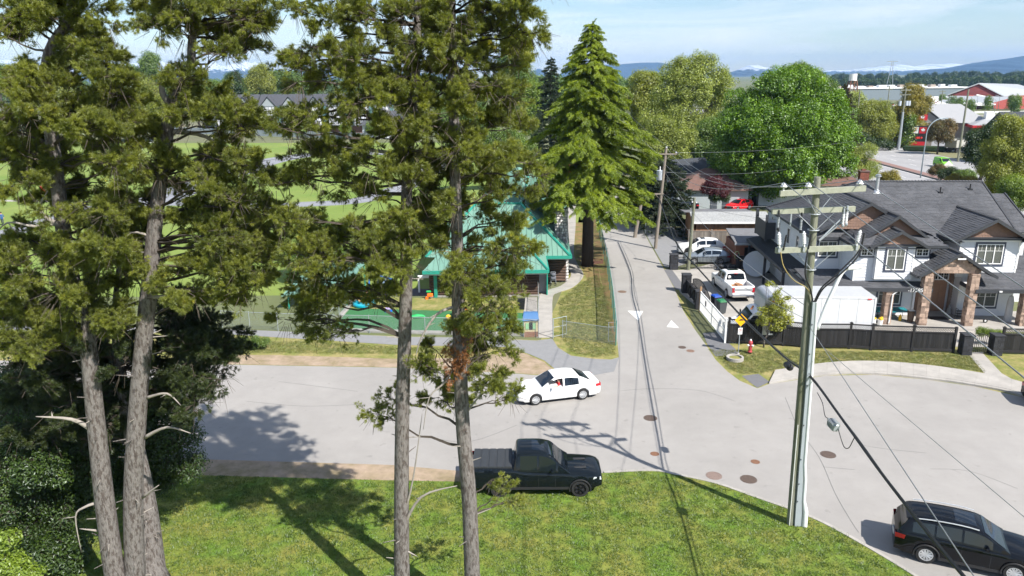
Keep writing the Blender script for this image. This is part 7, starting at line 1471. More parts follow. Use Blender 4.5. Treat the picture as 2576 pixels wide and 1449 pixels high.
def pine(label,base,trunk,r0,r1,clouds,seed,dup=.3,dens=300,key='pine',dead=(),brown=None,extra_limbs=(),bough=.95,boughsc=1.0):
    """trunk: pixel points (u,v,dy) at depth base.y+dy ; clouds: (u,v,rpx,dy)"""
    r=random.Random(seed); base=Vector(base); t=thing('pine_tree',label,'tree',base); inv=-base
    tp=[base]+[at(u,v,base.y+dy) for u,v,dy in trunk]; tp=smoothpts(tp,4); n=len(tp); rad=[r0+(r1-r0)*(i/(n-1))**.75 for i in range(n)]; rad[0]*=1.25
    mb=MB(); mb.tube([p+inv for p in tp],rad,18); me=mesh('trunk',mb,barkm,smooth=True)
    obj('trunk',me,None,t)
    # clouds
    clouds=list(clouds); clouds+=[(c[0]+r.uniform(-38,38),c[1]+r.uniform(-38,38),c[2]*r.uniform(.6,.9)) for c in clouds if r.random()<dup]
    C=[]
    for c in clouds:
        u,v,rp=c[:3]; dy=c[3] if len(c)>3 else r.uniform(-1.7,1.9); p=at(u,v,base.y+dy); R_=rp/ (CF/((p-CP).dot(FW)))
        C.append((p,R_))
    LV=[];LF=[]; pts=[];dirs=[];sc=[]; V2=[];F2=[]
    zs=[p.z for p in tp]
    for p,R_ in C:
        za=max(min(p.z-r.uniform(.2,.9)*R_, zs[-1]-.2), 3.0); i=min(range(n),key=lambda k:abs(tp[k].z-za)); s=tp[i]
        P=limb_path(s,p,r,droop=r.uniform(-.05,.14)); lr=min(.075,.025+.010*(p-s).length)
        for k in range(len(P)-1): tri_tube(LV,LF,P[k],P[k+1],lr*(1-.75*k/6),lr*(1-.75*(k+1)/6))
        for k in range(int(16*R_)+6):
            d=Vector((r.gauss(0,1),r.gauss(0,1),r.gauss(-.4,.8))).normalized(); q=p+d*R_*r.uniform(.3,.8); e=q+d*r.uniform(.2,.6)+Vector((0,0,-.15)); tri_tube(LV,LF,q,e,.009,.003)
        N=int(dens*R_*R_*1.25)+6
        subs=[]
        for k in range(max(4,int(7*R_))):
            d=Vector((r.gauss(0,1),r.gauss(0,1),r.gauss(.15,.6))).normalized(); q=p+Vector((d.x,d.y,d.z*.72))*R_*r.uniform(.55,1.0); st=P[r.randint(3,6)]; Q_=limb_path(st,q,r,.05,.2,4); subs.append(Q_)
            for j in range(4): tri_tube(LV if r.random()<.7 else V2,LF if LV is not None else LF,Q_[j],Q_[j+1],.018*(1-.2*j),.018*(1-.2*(j+1))) if True else None
        for k in range(N):
            Q_=r.choice(subs); f=r.uniform(.35,1.0)*4; j=min(3,int(f)); a=Q_[j].lerp(Q_[j+1],f-j); out=(a-p); 
            d=((Q_[4]-Q_[0]).normalized()*.8+(out.normalized()*.7 if out.length>1e-3 else Vector())+Vector((r.gauss(0,.5),r.gauss(0,.5),r.gauss(.1,.35)))).normalized()
            e=a+d*r.uniform(.02,.30); pts.append(e+inv); dirs.append(d); sc.append(r.uniform(.48,.95)*boughsc)
            if r.random()<.45: tri_tube(LV,LF,a,e,.007,.004)
    fix=lambda V:[tuple(Vector(q)+inv) for q in V]
    # V2 faces were appended into LF with indices for their own list: keep lists consistent by building only LV
    me=fastmesh('limbs',fix(LV),[f for f in LF if max(f)<len(LV)],twigm); o=D.objects.new('limbs',me); COL.objects.link(o); o.parent=t; o['kind']='stuff'
    d=np.array([tuple(q) for q in dirs]); scatter('crown',np.array([tuple(q) for q in pts]),dir_euler(d,rng.uniform(-3.1,3.1,len(d))),sc,key,t)
    for dd in dead:
        (u,v,L_,ang,ln)=dd[:5] if len(dd)>=5 else dd
    # bare branches: list of pixel polylines
    for poly in extra_limbs:
        rr=poly[0]; q=[at(u,v,base.y+dy)+inv for u,v,dy in poly[1:]]; q=smoothpts(q,4); m=len(q); mb=MB().tube(q,[rr*(1-.85*i/(m-1)) for i in range(m)],7)
        for k in range(2,m-1,2):
            if r.random()<.7: e=q[k]+Vector((r.uniform(-.3,.3),r.uniform(-.3,.3),r.uniform(-.3,.15))); mb.tube([q[k],e],[rr*.35,.004],4)
        obj('dead_branch',mb,deadw,t,smooth=True)
    for k in range(26):
        z=r.uniform(1.0,min(13,zs[-1])); i=min(range(n),key=lambda k:abs(tp[k].z-z)); a_=r.uniform(0,2*PI); s=tp[i]+inv; e=s+Vector((math.cos(a_),math.sin(a_),r.uniform(-.1,.5)))*(rad[i]+r.uniform(.08,.5)); obj('stub',MB().tube([s,e],[.028,.01],5),deadw if k%2 else barkm,t)
    if brown:
        P=[];Dd=[]
        for (u,v,rp,k) in brown:
            c=at(u,v,base.y-.4); R_=rp/(CF/((c-CP).dot(FW)))
            for i in range(k): d=Vector((r.gauss(0,1),r.gauss(0,1),r.gauss(0,1))).normalized(); P.append(c+inv+d*R_*r.random()**.5); Dd.append(d)
        scatter('dead_foliage',np.array([tuple(q) for q in P]),dir_euler(np.array([tuple(q) for q in Dd]),rng.uniform(-3,3,len(P))),rng.uniform(.6,1.,len(P)),'pinedead',t)
    return t
def cl(s): return [tuple(float(x) for x in q.split(',')) for q in s.split()]
def gbase(u,v): p=g(u,v); return (p.x,p.y,.03)
A_cl=cl('30,25,60 100,15,60 55,70,55 165,45,60 235,25,50 205,95,60 245,150,55 285,195,45 185,170,50 215,215,60 60,215,45 40,265,60 95,285,60 180,285,65 255,250,60 305,240,45 35,330,60 150,345,65 235,330,65 300,310,50 60,395,60 130,425,65 215,405,65 285,385,55 45,455,55 120,500,50 200,480,60 275,455,55 325,430,40 235,560,55 285,545,50 190,620,55 60,630,55 120,640,60 240,655,60 295,610,45 30,690,60 90,720,65 165,730,65 240,745,60 50,790,65 130,800,65 205,795,60 270,800,50 40,860,55 110,860,55 190,-60,60 110,-50,60 260,-50,55 200,-140,60 130,-130,50 60,-50,60 200,-210,50')
B_cl=cl('395,25,40 440,10,45 505,15,45 565,30,50 625,40,45 655,75,35 600,105,40 545,85,45 470,85,38 405,75,35 640,125,30 565,140,32 460,205,45 520,245,50 585,270,55 560,325,50 625,330,50 480,300,45 455,265,40 405,440,45 350,395,45 365,345,40 460,425,50 525,395,55 585,410,55 645,430,40 505,475,50 565,495,50 625,520,50 685,545,45 455,540,45 510,560,50 570,585,55 630,600,50 705,610,40 660,660,45 600,680,55 540,660,55 480,640,50 335,500,40 315,560,45 355,600,45 310,660,45 345,710,45 440,705,45 490,745,50 550,750,50 610,735,50 650,710,40 500,-60,60 570,-50,60 440,-50,55 510,-140,60 580,-130,50 640,-40,50 450,-130,50 510,-210,50')
C_cl=cl('430,800,60 500,800,60 560,835,60 590,875,40 535,900,60 475,880,60 415,880,60 555,955,45 495,965,55 440,970,55 395,960,50 470,1020,45 270,860,60 225,910,60 170,950,60 100,945,60 50,1000,60 150,1025,60 50,1080,55 120,1090,55 300,940,60 250,1000,60 330,1030,50 250,1080,50 200,880,60 90,880,60')
D_cl=cl('740,15,40 795,40,45 855,15,50 905,55,50 840,95,50 780,120,45 870,150,50 945,35,50 960,110,50 905,190,50 830,200,50 760,205,45 725,180,40 980,180,50 1020,55,50 1060,120,50 965,250,50 900,255,50 840,275,50 780,300,50 735,330,45 705,305,40 1000,330,50 1050,280,50 940,345,55 880,370,50 820,380,50 765,410,45 725,445,45 695,465,35 805,450,45 865,465,45 930,430,50 990,400,50 950,500,35 760,570,50 810,590,55 865,605,55 925,600,55 980,610,50 715,560,40 755,640,50 815,660,55 880,650,55 945,660,50 990,690,45 770,705,45 840,715,50 905,715,50 960,735,45 745,760,40 800,755,42 725,805,38 785,815,38 850,840,28 1040,470,45 1050,560,45 1025,40,40,-1.3 1042,110,40,-1.3 1030,190,42,-1.3 1038,260,42,-1.3 1022,325,42,-1.3 1030,385,38,-1.2 1015,545,40,-1.3 1020,600,42,-1.3 1020,660,38,-1.3 1070,40,50 1085,100,45 1080,200,45 1070,340,48 1065,420,45 1080,500,42 1040,-50,60 960,-70,60 1110,-90,55 1050,-130,60 980,-150,60 900,-60,55 1030,-210,55 1090,-200,50 820,-50,50')
E_cl=cl('1095,30,50 1160,15,55 1225,35,55 1290,25,55 1340,20,40 1330,80,45 1270,90,55 1205,105,55 1140,85,50 1300,140,45 1245,165,55 1180,180,50 1120,190,50 1240,235,55 1175,255,55 1285,240,40 1100,320,50 1165,330,55 1235,315,55 1290,320,45 1130,395,55 1200,400,55 1265,395,55 1320,410,45 1350,445,35 1180,465,55 1250,475,55 1290,490,42 1110,470,50 1120,545,50 1190,545,45 1260,555,40 1285,565,38 1330,618,34 1215,620,42 1285,635,36 1150,620,50 1090,610,45 1060,535,40 1195,690,40 1260,690,38 1310,655,40 1175,745,45 1230,760,50 1280,735,35 1210,815,45 1260,825,40 1180,830,35 1240,885,45 1200,895,40 1100,885,35 1250,950,45 1285,1000,28 1225,945,40 1110,940,40 1060,920,30 985,1005,28 945,1040,30 1105,1000,35 1150,1010,30 1080,250,45 1100,150,45 1075,400,40 1140,60,45,-1.2 1145,150,42,-1.2 1140,290,42,-1.2 1150,380,42,-1.2 1150,520,42,-1.2 1150,690,40,-1.2 1330,-70,50 1390,-60,45 1350,-150,50 1270,-150,55 1300,-230,50 1150,-50,60 1230,-60,60 1300,-50,55 1130,-130,60 1200,-150,60 1080,-170,50 1150,-230,55')
E_lo=cl('1240,1205,13 1262,1238,14 1285,1262,12')
pine('near pine at the far left, its bare lower trunk leaning left',gbase(318,1545),[(290,1449,0),(262,1250,0),(240,1050,0),(218,850,0),(170,650,.2),(140,420,.2),(118,230,.2),(125,130,.2),(170,50,.2),(190,-60,.2),(200,-220,.2)],.39,.08,A_cl,1,dup=.8,extra_limbs=[(.10,(130,240,0),(60,190,-.2),(0,200,-.2)),(.10,(230,1080,0),(180,1055,-.3),(90,1048,-.5)),(.06,(245,1265,0),(215,1275,-.2),(190,1300,-.3),(205,1390,-.3)),(.06,(150,560,0),(90,570,-.4),(20,560,-.5),(-20,600,-.5)),(.09,(150,570,0),(100,530,-.4),(120,480,-.5)),(.05,(245,1335,0),(200,1330,-.2))])
pine('second near pine from the left, with a hooked broken branch near its top',gbase(345,1535),[(340,1449,0),(335,1250,0),(345,1050,0),(362,850,0),(378,700,0),(388,580,0),(402,470,0),(418,360,0),(428,270,0),(455,215,0),(480,165,0),(482,110,0),(495,40,0),(500,-60,0),(515,-220,0)],.38,.06,B_cl,2,dup=.6,extra_limbs=[(.11,(430,265,0),(408,230,0),(415,180,0),(445,160,0),(470,180,0)),(.07,(372,750,0),(420,745,-.3),(470,760,-.5)),(.06,(370,1000,0),(420,990,-.2),(455,1020,-.3)),(.07,(365,1100,0),(420,1075,-.3),(480,1090,-.4)),(.06,(360,1250,0),(400,1220,-.3)),(.09,(420,330,0),(520,345,.3),(600,420,.5)),(.05,(390,600,0),(330,585,-.3),(290,640,-.4))])
pine('dark pine with a thick flared trunk behind the two near pines at the left',gbase(385,1465),[(370,1300,.3),(345,1150,.5),(318,1020,.8),(298,900,1),(290,780,1.2),(300,650,1.2)],.52,.05,C_cl,3,dup=.8,key='pined')
pine('near pine with a straight bare trunk at the centre left of the picture',gbase(1012,1555),[(1011,1449,0),(1010,1250,0),(1012,1050,0),(1018,850,0),(1022,700,0),(1022,550,0),(1025,430,0),(1035,300,0),(1045,180,0),(1050,60,0),(1055,-80,0),(1058,-260,0)],.30,.08,D_cl,4,dup=.05,dens=240,extra_limbs=[(.07,(1012,1330,0),(1060,1250,-.2),(1150,1222,-.3)),(.05,(1015,1300,0),(1040,1200,-.2),(1062,1040,-.3)),(.08,(1025,390,0),(950,380,-.2),(860,370,-.3)),(.05,(1012,1380,0),(1050,1400,-.2))])
pine('rightmost near pine, with a patch of dead orange needles on its trunk',gbase(1192,1560),[(1188,1449,0),(1180,1250,0),(1165,1080,0),(1157,900,0),(1152,750,0),(1150,600,0),(1145,450,0),(1142,300,0),(1138,150,0),(1135,0,0),(1135,-80,0),(1132,-260,0)],.30,.09,E_cl+E_lo,5,dup=.1,dens=230,brown=[(1150,895,25,26),(1140,940,24,26),(1160,850,18,12)],extra_limbs=[(.05,(1155,900,0),(1120,960,-.2),(1080,1000,-.3),(1065,1080,-.3)),(.04,(1165,1050,0),(1215,990,-.2),(1270,980,-.3)),(.06,(1153,770,0),(1100,790,-.3),(1060,850,-.4),(1045,900,-.4))])
# off-frame pine right behind the camera's left whose shadow falls across the lawn
# ------------------------------------------------ conifers (whorled)
def conifer(nm,lab,base,H_,R_,key,seed,z0=.12,n=60,prof=None,droop=.25,bsc=1.0,trunkr=.3,tm=twigm,grp=None,dens=1.0,cat='tree',point=1.0):
    r=random.Random(seed); base=Vector(base); t=thing(nm,lab,cat,base,0,grp); obj('trunk',MB().tube([(0,0,0),(0,0,H_*.5),(0,0,H_*.97)],[trunkr,trunkr*.6,.03],9),tm,t,smooth=True)
    P=[];Dd=[];S=[]; V=[];F=[]
    for k in range(n):
        f=(k+r.random())/n; z=H_*(z0+(1-z0)*f); rad=(prof(f) if prof else (1-f)**.8)*R_*r.uniform(.5,1.15); a=k*2.399+r.uniform(-.3,.3); d=Vector((math.cos(a),math.sin(a),0)); m=max(3,int(rad/.42*dens)); prev=Vector((0,0,z))
        for j in range(1,m+1):
            q=j/m; p=d*rad*q+Vector((0,0,z+rad*(.12*math.sin(q*2.2)-droop*q*q))); tri_tube(V,F,prev,p,.04*(1-q*.7)+.01,.04*(1-q)+.01)
            for c in range(3 if q>.25 else 1):
                da=r.uniform(-1.1,1.1)*(1.0); dd=Vector((math.cos(a+da),math.sin(a+da),r.uniform(-.45,.05))).normalized(); side=Vector((-d.y,d.x,0))*r.uniform(-.28,.28)*rad*.55*q; P.append(p+side); Dd.append(dd); S.append(bsc*r.uniform(.75,1.2)*(.55+.45*min(1,rad/1.5)))
            prev=p
    for k in range(6): P.append(Vector((0,0,H_*(.93+.012*k)))); Dd.append(Vector((r.uniform(-.4,.4),r.uniform(-.4,.4),1)).normalized()); S.append(bsc*.6)
    me=fastmesh('limbs',V,F,twigm); o=D.objects.new('limbs',me); COL.objects.link(o); o.parent=t; o['kind']='stuff'
    scatter('crown',np.array([tuple(p) for p in P]),dir_euler(np.array([tuple(p) for p in Dd]),rng.uniform(-.5,.5,len(P))),S,key,t); return t
def cprof(f):  # tall cedar seen width in m at height fraction
    tab=[(0,.95),(.12,1.0),(.25,.95),(.4,.85),(.55,.66),(.7,.45),(.85,.24),(.95,.09),(1,.02)]
    return lerpl(tab,f)
cb=g(1470,668)
conifer('cedar_tree','tall yellow-green conical cedar with drooping layered branches beside the lane',(cb.x+.3,cb.y,0),22.6,6.0,'cedar',11,z0=.27,n=150,prof=cprof,droop=.30,bsc=1.2,trunkr=.62,tm=M('cedar_trunk',(.055,.045,.04),.95,var=.3,scale=3,stretch=(4,4,.5),bump=1,bscale=8),dens=1.5)
for (u,v,h,rr,lab,key,sd) in ((1508,640,0,0,'',0,0),)[:0]: pass
for i,(u,v) in enumerate(((1449,505),(1462,520),(1441,478))):
    p=g(u,v); t=thing('conifer_trunk_tree',('first','second','third')[i]+' dark trunk beside the walk behind the tall cedar, its crown merged into the shade','tree',p); obj('trunk',MB().tube([(0,0,0),(0,0,9)],[.42,.3],10),MATS['cedar_trunk'],t); 
    P=rng.normal(0,1,(260,3)); P/=np.linalg.norm(P,axis=1)[:,None]; P=P*np.array([2.6,2.6,3.5])*rng.uniform(.5,1,(260,1))+np.array([0,0,10.5]); scatter('crown',P,dir_euler(P-np.array([0,0,10.5]),rng.uniform(-.5,.5,260)) if 0 else rng.uniform(-1,1,(260,3)),rng.uniform(1.2,1.8,260),'cedar',t)
p=at(1385,330,150); conifer('fir_tree','dark slim fir standing behind the tall cedar at its left',(p.x,150,0),at(1383,148,150).z,5.2,'spruce',12,z0=.1,n=90,bsc=3.0,trunkr=.4,dens=.7)
p=at(2113,330,165); conifer('spruce_tree','dark brownish spruce right of the big maple',(p.x,165,0),at(2113,216,165).z,4.6,'spruceb',13,z0=.08,n=90,bsc=3.0,trunkr=.4,dens=.8)
p=g(1700,560); conifer('conifer','bushy dark conifer behind the transformer pole',(18.2,88,0),8.5,4.2,'spruce',14,z0=.08,n=80,bsc=2.0,prof=lambda f:(1-f)**.5,trunkr=.3,dens=1.0)
conifer('conifer','dark drooping conifer left of the transformer pole at the lane edge',(16.6,93,0),7.5,3.4,'spruce',15,z0=.08,n=60,bsc=2.0,prof=lambda f:(1-f)**.5,trunkr=.3)
# ------------------------------------------------ broadleaf trees
def blob_points(lobes,n,r,shell=.55,flat=.85):
    V=[a[3]**2 for a in lobes]; tot=sum(V); P=[];N=[]
    for (x,y,z,R_),w in zip(lobes,V):
        k=max(4,int(n*w/tot))
        for i in range(k):
            d=Vector((r.gauss(0,1),r.gauss(0,1),r.gauss(.1,1))).normalized(); q=Vector((x,y,z))+Vector((d.x,d.y,d.z*flat))*R_*(r.uniform(shell,1.0)+r.gauss(0,.05)); P.append(q); N.append(d)
    return P,N
def lump_lobes(L,n,r):
    out_=list(L)
    for (x,y,z,R_) in L:
        for k in range(n):
            d=Vector((r.gauss(0,1),r.gauss(0,1),r.gauss(.3,.9))).normalized(); out_.append((x+d.x*R_*.8,y+d.y*R_*.8,z+d.z*R_*.75,R_*r.uniform(.3,.5)))
    return out_
def tree(nm,lab,base,lobes,key,n,seed,tr=.3,sc=1.0,trunk_to=None,grp=None,cat='tree',limbs=True,shell=.55,tm=twigm,bare=0,lump=4):
    r=random.Random(seed); base=Vector(base); base_l=list(lobes); lobes=lump_lobes(base_l,lump,r); t=thing(nm,lab,cat,base,0,grp); c=sum((Vector(l[:3]) for l in lobes),Vector())/len(lobes); top=max(l[2] for l in lobes); fork=max(.5,min(l[2]-l[3] for l in lobes)*.9)
    if tr:
        obj('trunk',MB().tube([(0,0,0),(0,0,fork*.6),(c.x*.3,c.y*.3,fork),(c.x*.6,c.y*.6,(fork+top)/2)],[tr*1.15,tr*.9,tr*.8,tr*.4],9),tm,t,smooth=True)
    V=[];F=[]
    if limbs and tr:
        for (x,y,z,R_) in base_l:
            s=Vector((c.x*.3,c.y*.3,fork*r.uniform(.85,1.3))); P=limb_path(s,Vector((x,y,z)),r,.05,.12,5)
            for k in range(5): tri_tube(V,F,P[k],P[k+1],tr*.4*(1-.16*k),tr*.4*(1-.16*(k+1)))
            for k in range(3+bare): 
                d=Vector((r.gauss(0,1),r.gauss(0,1),r.gauss(.3,1))).normalized(); tri_tube(V,F,P[r.randint(2,5)],Vector((x,y,z))+d*R_*(1.0 if not bare else 1.1),tr*.12,.012)
        me=fastmesh('limbs',V,F,tm); o=D.objects.new('limbs',me); COL.objects.link(o); o.parent=t; o['kind']='stuff'
    P,N=blob_points(lobes,n,r,shell); 
    scatter('crown',np.array([tuple(p) for p in P]),rng.uniform(-.6,.6,(len(P),3))+np.array([0,0,1])*rng.uniform(-3,3,(len(P),1)),rng.uniform(.75,1.25,len(P))*sc,key,t); return t
def lobes_px(base,L,Y=None):
    """pixel circles (u,v,r,dy) at depth -> local lobes"""
    b=Vector(base); out_=[]
    for q in L:
        u,v,rp=q[:3]; dy=q[3] if len(q)>3 else 0; p=at(u,v,(Y or b.y)+dy); out_.append((p.x-b.x,p.y-b.y,p.z-b.z,rp/(CF/((p-CP).dot(FW)))))
    return out_
def ptree(nm,lab,u,Y,L,key,n,seed,**k):
    p=at(u,300,Y); b=(p.x,Y,0); return tree(nm,lab,b,lobes_px(b,L,Y),key,n,seed,**k)
mp_l=cl('1950,240,62,0 2020,235,58,1 1890,270,58,2 2070,290,60,0 1860,330,58,-1 1930,320,70,-4 2010,320,75,-4 2085,360,58,-1 1835,390,55,0 1895,400,62,-4 1970,400,70,-5 2045,410,62,-4 2100,420,45,0 1830,440,42,0 1880,455,45,-2 1945,455,45,-2 2020,460,38,-2 2080,455,38,0 1990,215,45,3 1960,300,80,6 2010,380,80,6 1900,380,70,7 2100,330,45,3')
mt=ptree('maple_tree','large bright green round-headed maple beyond the grey house',1932,107,mp_l,'maple',4300,21,tr=.45,sc=1.35,lump=8,shell=.8,tm=M('dark_trunk',(.05,.04,.032),.95,var=.3))
for dx in (-1.3,.9,2.2): obj('trunk',MB().tube([(dx*.8,0,0),(dx,.2,3),(dx*2,.5,7)],[.33,.26,.18],8),MATS['dark_trunk'],mt)
H_l=cl('1700,190,45,0 1760,175,42,0 1810,205,35,0 1740,230,50,-2 1680,250,48,0 1795,250,45,2 1650,300,45,0 1710,300,50,-3 1770,310,45,0 1640,350,35,0 1690,360,45,-3 1745,365,42,-2')
ptree('deciduous_tree','large pale olive tree with airy twigs behind the maple',1720,140,H_l,'buff',1700,22,tr=.5,sc=1.9,shell=.3,bare=6)
ptree('deciduous_tree','yellow-green rounded tree just right of the tall cedar',1620,160,cl('1620,210,36 1600,250,35 1640,255,35 1615,300,35'),'yel',700,23,tr=.4,sc=2.2)
ptree('deciduous_tree','brownish thinly leaved tree behind the transformer pole',1660,125,cl('1660,320,32 1690,370,36 1640,370,32 1720,350,30 1690,405,32'),'buff',700,24,tr=.3,sc=1.6,bare=3)
ptree('deciduous_tree','mid-green tree between the buff tree and the maple',1790,128,cl('1800,330,40 1775,380,40 1810,420,38 1840,300,30'),'mid',1000,25,tr=.3,sc=1.8)
ptree('deciduous_tree','pale green tree topping out behind the maple crown',2020,190,cl('2010,190,34 2045,205,30 1985,195,28 2060,240,40'),'mid',700,26,tr=.4,sc=2.6)
ptree('deciduous_tree','bright green tree right behind the maple',2080,170,cl('2075,250,40 2100,290,40 2060,230,36'),'mid',700,27,tr=.4,sc=2.4)
ptree('deciduous_tree','left yellow-green street tree in front of the warehouse',2190,185,cl('2175,290,34 2215,280,32 2195,320,36 2165,325,26 2230,320,30'),'yel',1100,28,tr=.3,sc=2.0)
ptree('deciduous_tree','tall golden-green street tree between the two highway poles',2290,190,cl('2295,240,26 2285,275,32 2315,265,26 2280,315,32 2305,330,28 2270,345,22'),'gold',1200,29,tr=.3,sc=2.0)
ptree('deciduous_tree','thin olive street tree behind the curved highway lamp',2245,195,cl('2245,300,24 2255,330,24 2240,350,18'),'yel',400,30,tr=.2,sc=1.8)
ptree('deciduous_tree','round reddish-green tree in front of the gas station',2370,172,cl('2355,325,20 2383,322,20 2370,338,22 2350,340,14'),'rust',500,31,tr=.2,sc=1.7)
ptree('deciduous_tree','dark purple tree behind the dark spruce',2145,190,cl('2140,290,20 2150,320,22'),'red',250,32,tr=.2,sc=2.2)
ptree('deciduous_tree','pale blossoming round tree left of the lattice tower',2152,260,cl('2150,250,20 2140,262,16'),'buff',240,33,tr=.3,sc=3.0)
ptree('deciduous_tree','large green tree at the right edge beyond the grey roof',2545,95,cl('2550,330,42 2520,370,42 2560,400,50 2500,420,35 2540,450,45 2575,360,45 2530,480,40'),'yel',2400,34,tr=.3,sc=1.2)
ptree('deciduous_tree','bright lime tree low at the right edge behind the grey roof',2560,84,cl('2555,470,32 2575,500,34 2535,500,24'),'lime',700,35,tr=.2,sc=1.0)
ptree('deciduous_tree','dark green tree behind the lime tree at the right edge',2490,110,cl('2470,355,30 2500,340,34 2480,395,34 2450,385,24 2510,390,34'),'dark',1200,36,tr=.3,sc=1.4)
def bush(lab,u,Y,L,key,n,seed,sc=1.0,nm='bush',Z=None,tr=0.0): return ptree(nm,lab,u,Y,L,key,n,seed,tr=tr,sc=sc,limbs=False,cat='bush')
bush('golden clipped evergreen dome beside the highway behind the grey roof ridge',2240,101,cl('2240,450,22 2232,458,16 2250,458,16'),'gold',420,40,.8); bush('pale feathery yellow shrub next to the brick chimney',2175,112,cl('2150,400,30 2180,380,26 2165,430,30 2195,420,22'),'buff',500,41,.9); bush('purple-red weeping shrub behind the grey-walled house',1803,97,cl('1795,468,22 1815,475,20 1780,475,14'),'red',420,42,.9)
bush('dark bush covering the front of the white minivan',1800,97,cl('1812,487,14 1800,495,14 1825,495,12'),'dark',260,43,.8)
for i,(u,v,r_,k_,lab) in enumerate(((2362,428,13,'rust','rusty red round shrub at the highway edge'),(2392,437,18,'dark','dark clipped shrub in the roadside bed right of the rusty one'),(2425,440,15,'mid','mid-green shrub in the roadside bed'),(2400,452,13,'gold','low golden shrub row in front of the roadside bed'),(2440,458,14,'gold','second low golden shrub further right in the roadside bed'),(2480,470,14,'gold','third low golden shrub nearest the right edge'))): bush(lab,u,120-i*2,[(u,v,r_,0),(u+r_,v+3,r_*.8,0),(u-r_,v+3,r_*.7,0)],k_,240,50+i,.9)
bush('dark shrub mass under the trees at the bend of the highway',2160,182,cl('2160,345,14 2185,352,12 2215,358,12 2240,365,10'),'dark',260,58,1.6)
bush('low green hedge plants behind the black fence near the garden gate',2480,48,cl('2470,833,10 2490,836,9 2510,838,8'),'lime',160,59,.35); bush('green weeds at the walk edge near the dark pine',625,48.6,cl('610,860,14 640,862,14 665,860,10'),'mid',200,60,.45)
# young street tree in front of the truck
yt=g(1921,874); tree('young_tree','young maple with yellow-green leaves planted on the verge before the white truck',(yt.x,yt.y,0),lobes_px((yt.x,yt.y,0),cl('1948,715,10 1958,735,14 1965,757,20 1950,775,30 1925,785,20 1975,778,22 1940,800,32 1965,808,26 1910,808,12 1985,805,14 1950,822,18 1930,715,7 1984,750,7'),yt.y),'smallmaple',240,61,tr=.055,sc=.72,lump=1,shell=.15,tm=barkm)
# ------------------------------------------------ trees beyond the field, left
lt=[('willow_tree','bright yellow-green weeping willow beyond the sports field',355,230,'360,230,38 330,250,32 390,255,35 355,280,38 320,285,24 395,290,28','willow',900,2.8),('deciduous_tree','yellowish round tree above the townhouses at the left',655,300,'655,190,26 640,210,26 670,215,24','yel',400,3.2),('fir_tree','dark conifer left of the yellowish round tree',590,290,'590,195,14 592,220,20 588,245,24','dark',400,3.0),('deciduous_tree','wide pale green tree behind the townhouse roofs',720,310,'700,200,26 735,205,28 770,215,26','mid',420,3.4),('deciduous_tree','mid-green tree on the left horizon',310,330,'300,185,22 330,190,24 275,195,20','mid',350,3.6),('deciduous_tree','tall tree breaking the horizon above the willow',378,330,'378,150,18 375,172,24 380,195,26','mid',350,3.4),('deciduous_tree','bluish green tree at the far left edge',10,330,'12,190,26 -15,195,28 30,205,18','mid',350,3.6),('deciduous_tree','olive tree between the willow and the dark conifer',500,280,'490,225,28 530,230,28 460,235,24','mid',450,3.0),('deciduous_tree','broad olive tree at the far left behind the first pine',120,280,'110,225,30 160,228,30 60,230,30','yel',450,3.0),('deciduous_tree','green tree behind the low house with the white dormer',980,270,'960,235,34 1010,225,36 1060,230,34','mid',550,2.8),('deciduous_tree','leafy tree showing right of the second centre pine',1300,200,'1300,110,36 1290,160,42 1310,200,40 1280,230,40 1300,270,36','mid',1400,2.2),('deciduous_tree','yellow-green tree left of the dark fir',1340,170,'1340,230,26 1330,265,30 1350,295,28 1335,320,26','lime',700,2.0),('deciduous_tree','round bush-like tree at the end of the field',1120,190,'1110,310,30 1160,300,32 1210,305,30','mid',700,2.0),('deciduous_tree','green tree beside the log building left of the pine',770,62,'740,700,0 760,640,32 800,600,36 790,660,34','mid',0,1.0),('deciduous_tree','small green tree in front of the first townhouse',745,232,'745,315,14 750,328,12','lime',160,1.8),('deciduous_tree','small green tree in front of the third townhouse',935,232,'935,318,14 940,330,12','lime',160,1.8),('deciduous_tree','young pale tree before the middle townhouse',870,232,'868,322,11','lime',90,1.8)]
for i,(nm,lab,u,Y,L,key,n,s) in enumerate(lt):
    if n: ptree(nm,lab,u,Y,cl(L),key,n,70+i,tr=.35 if Y>100 else .2,sc=s)
ptree('deciduous_tree','light green birch-like tree beside the log building behind the centre pines',800,66,cl('790,560,34 830,590,36 780,620,38 830,650,40 760,660,32 800,700,38'),'mid',1700,90,tr=.16,sc=.95,shell=.3)
ptree('deciduous_tree','pale green tree behind the teal roof left of the log building',1150,120,cl('1150,380,26 1200,370,30 1240,350,34 1290,350,30 1320,380,26'),'mid',1000,91,tr=.3,sc=1.5)
bush('dark laurel hedge far up the lane on the right',1600,118,cl('1595,470,16 1615,465,18 1610,440,20'),'dark',400,92,1.2); bush('spiky green shrub at the far end of the field',1352,150,cl('1352,335,12 1352,322,9'),'mid',160,93,1.4)
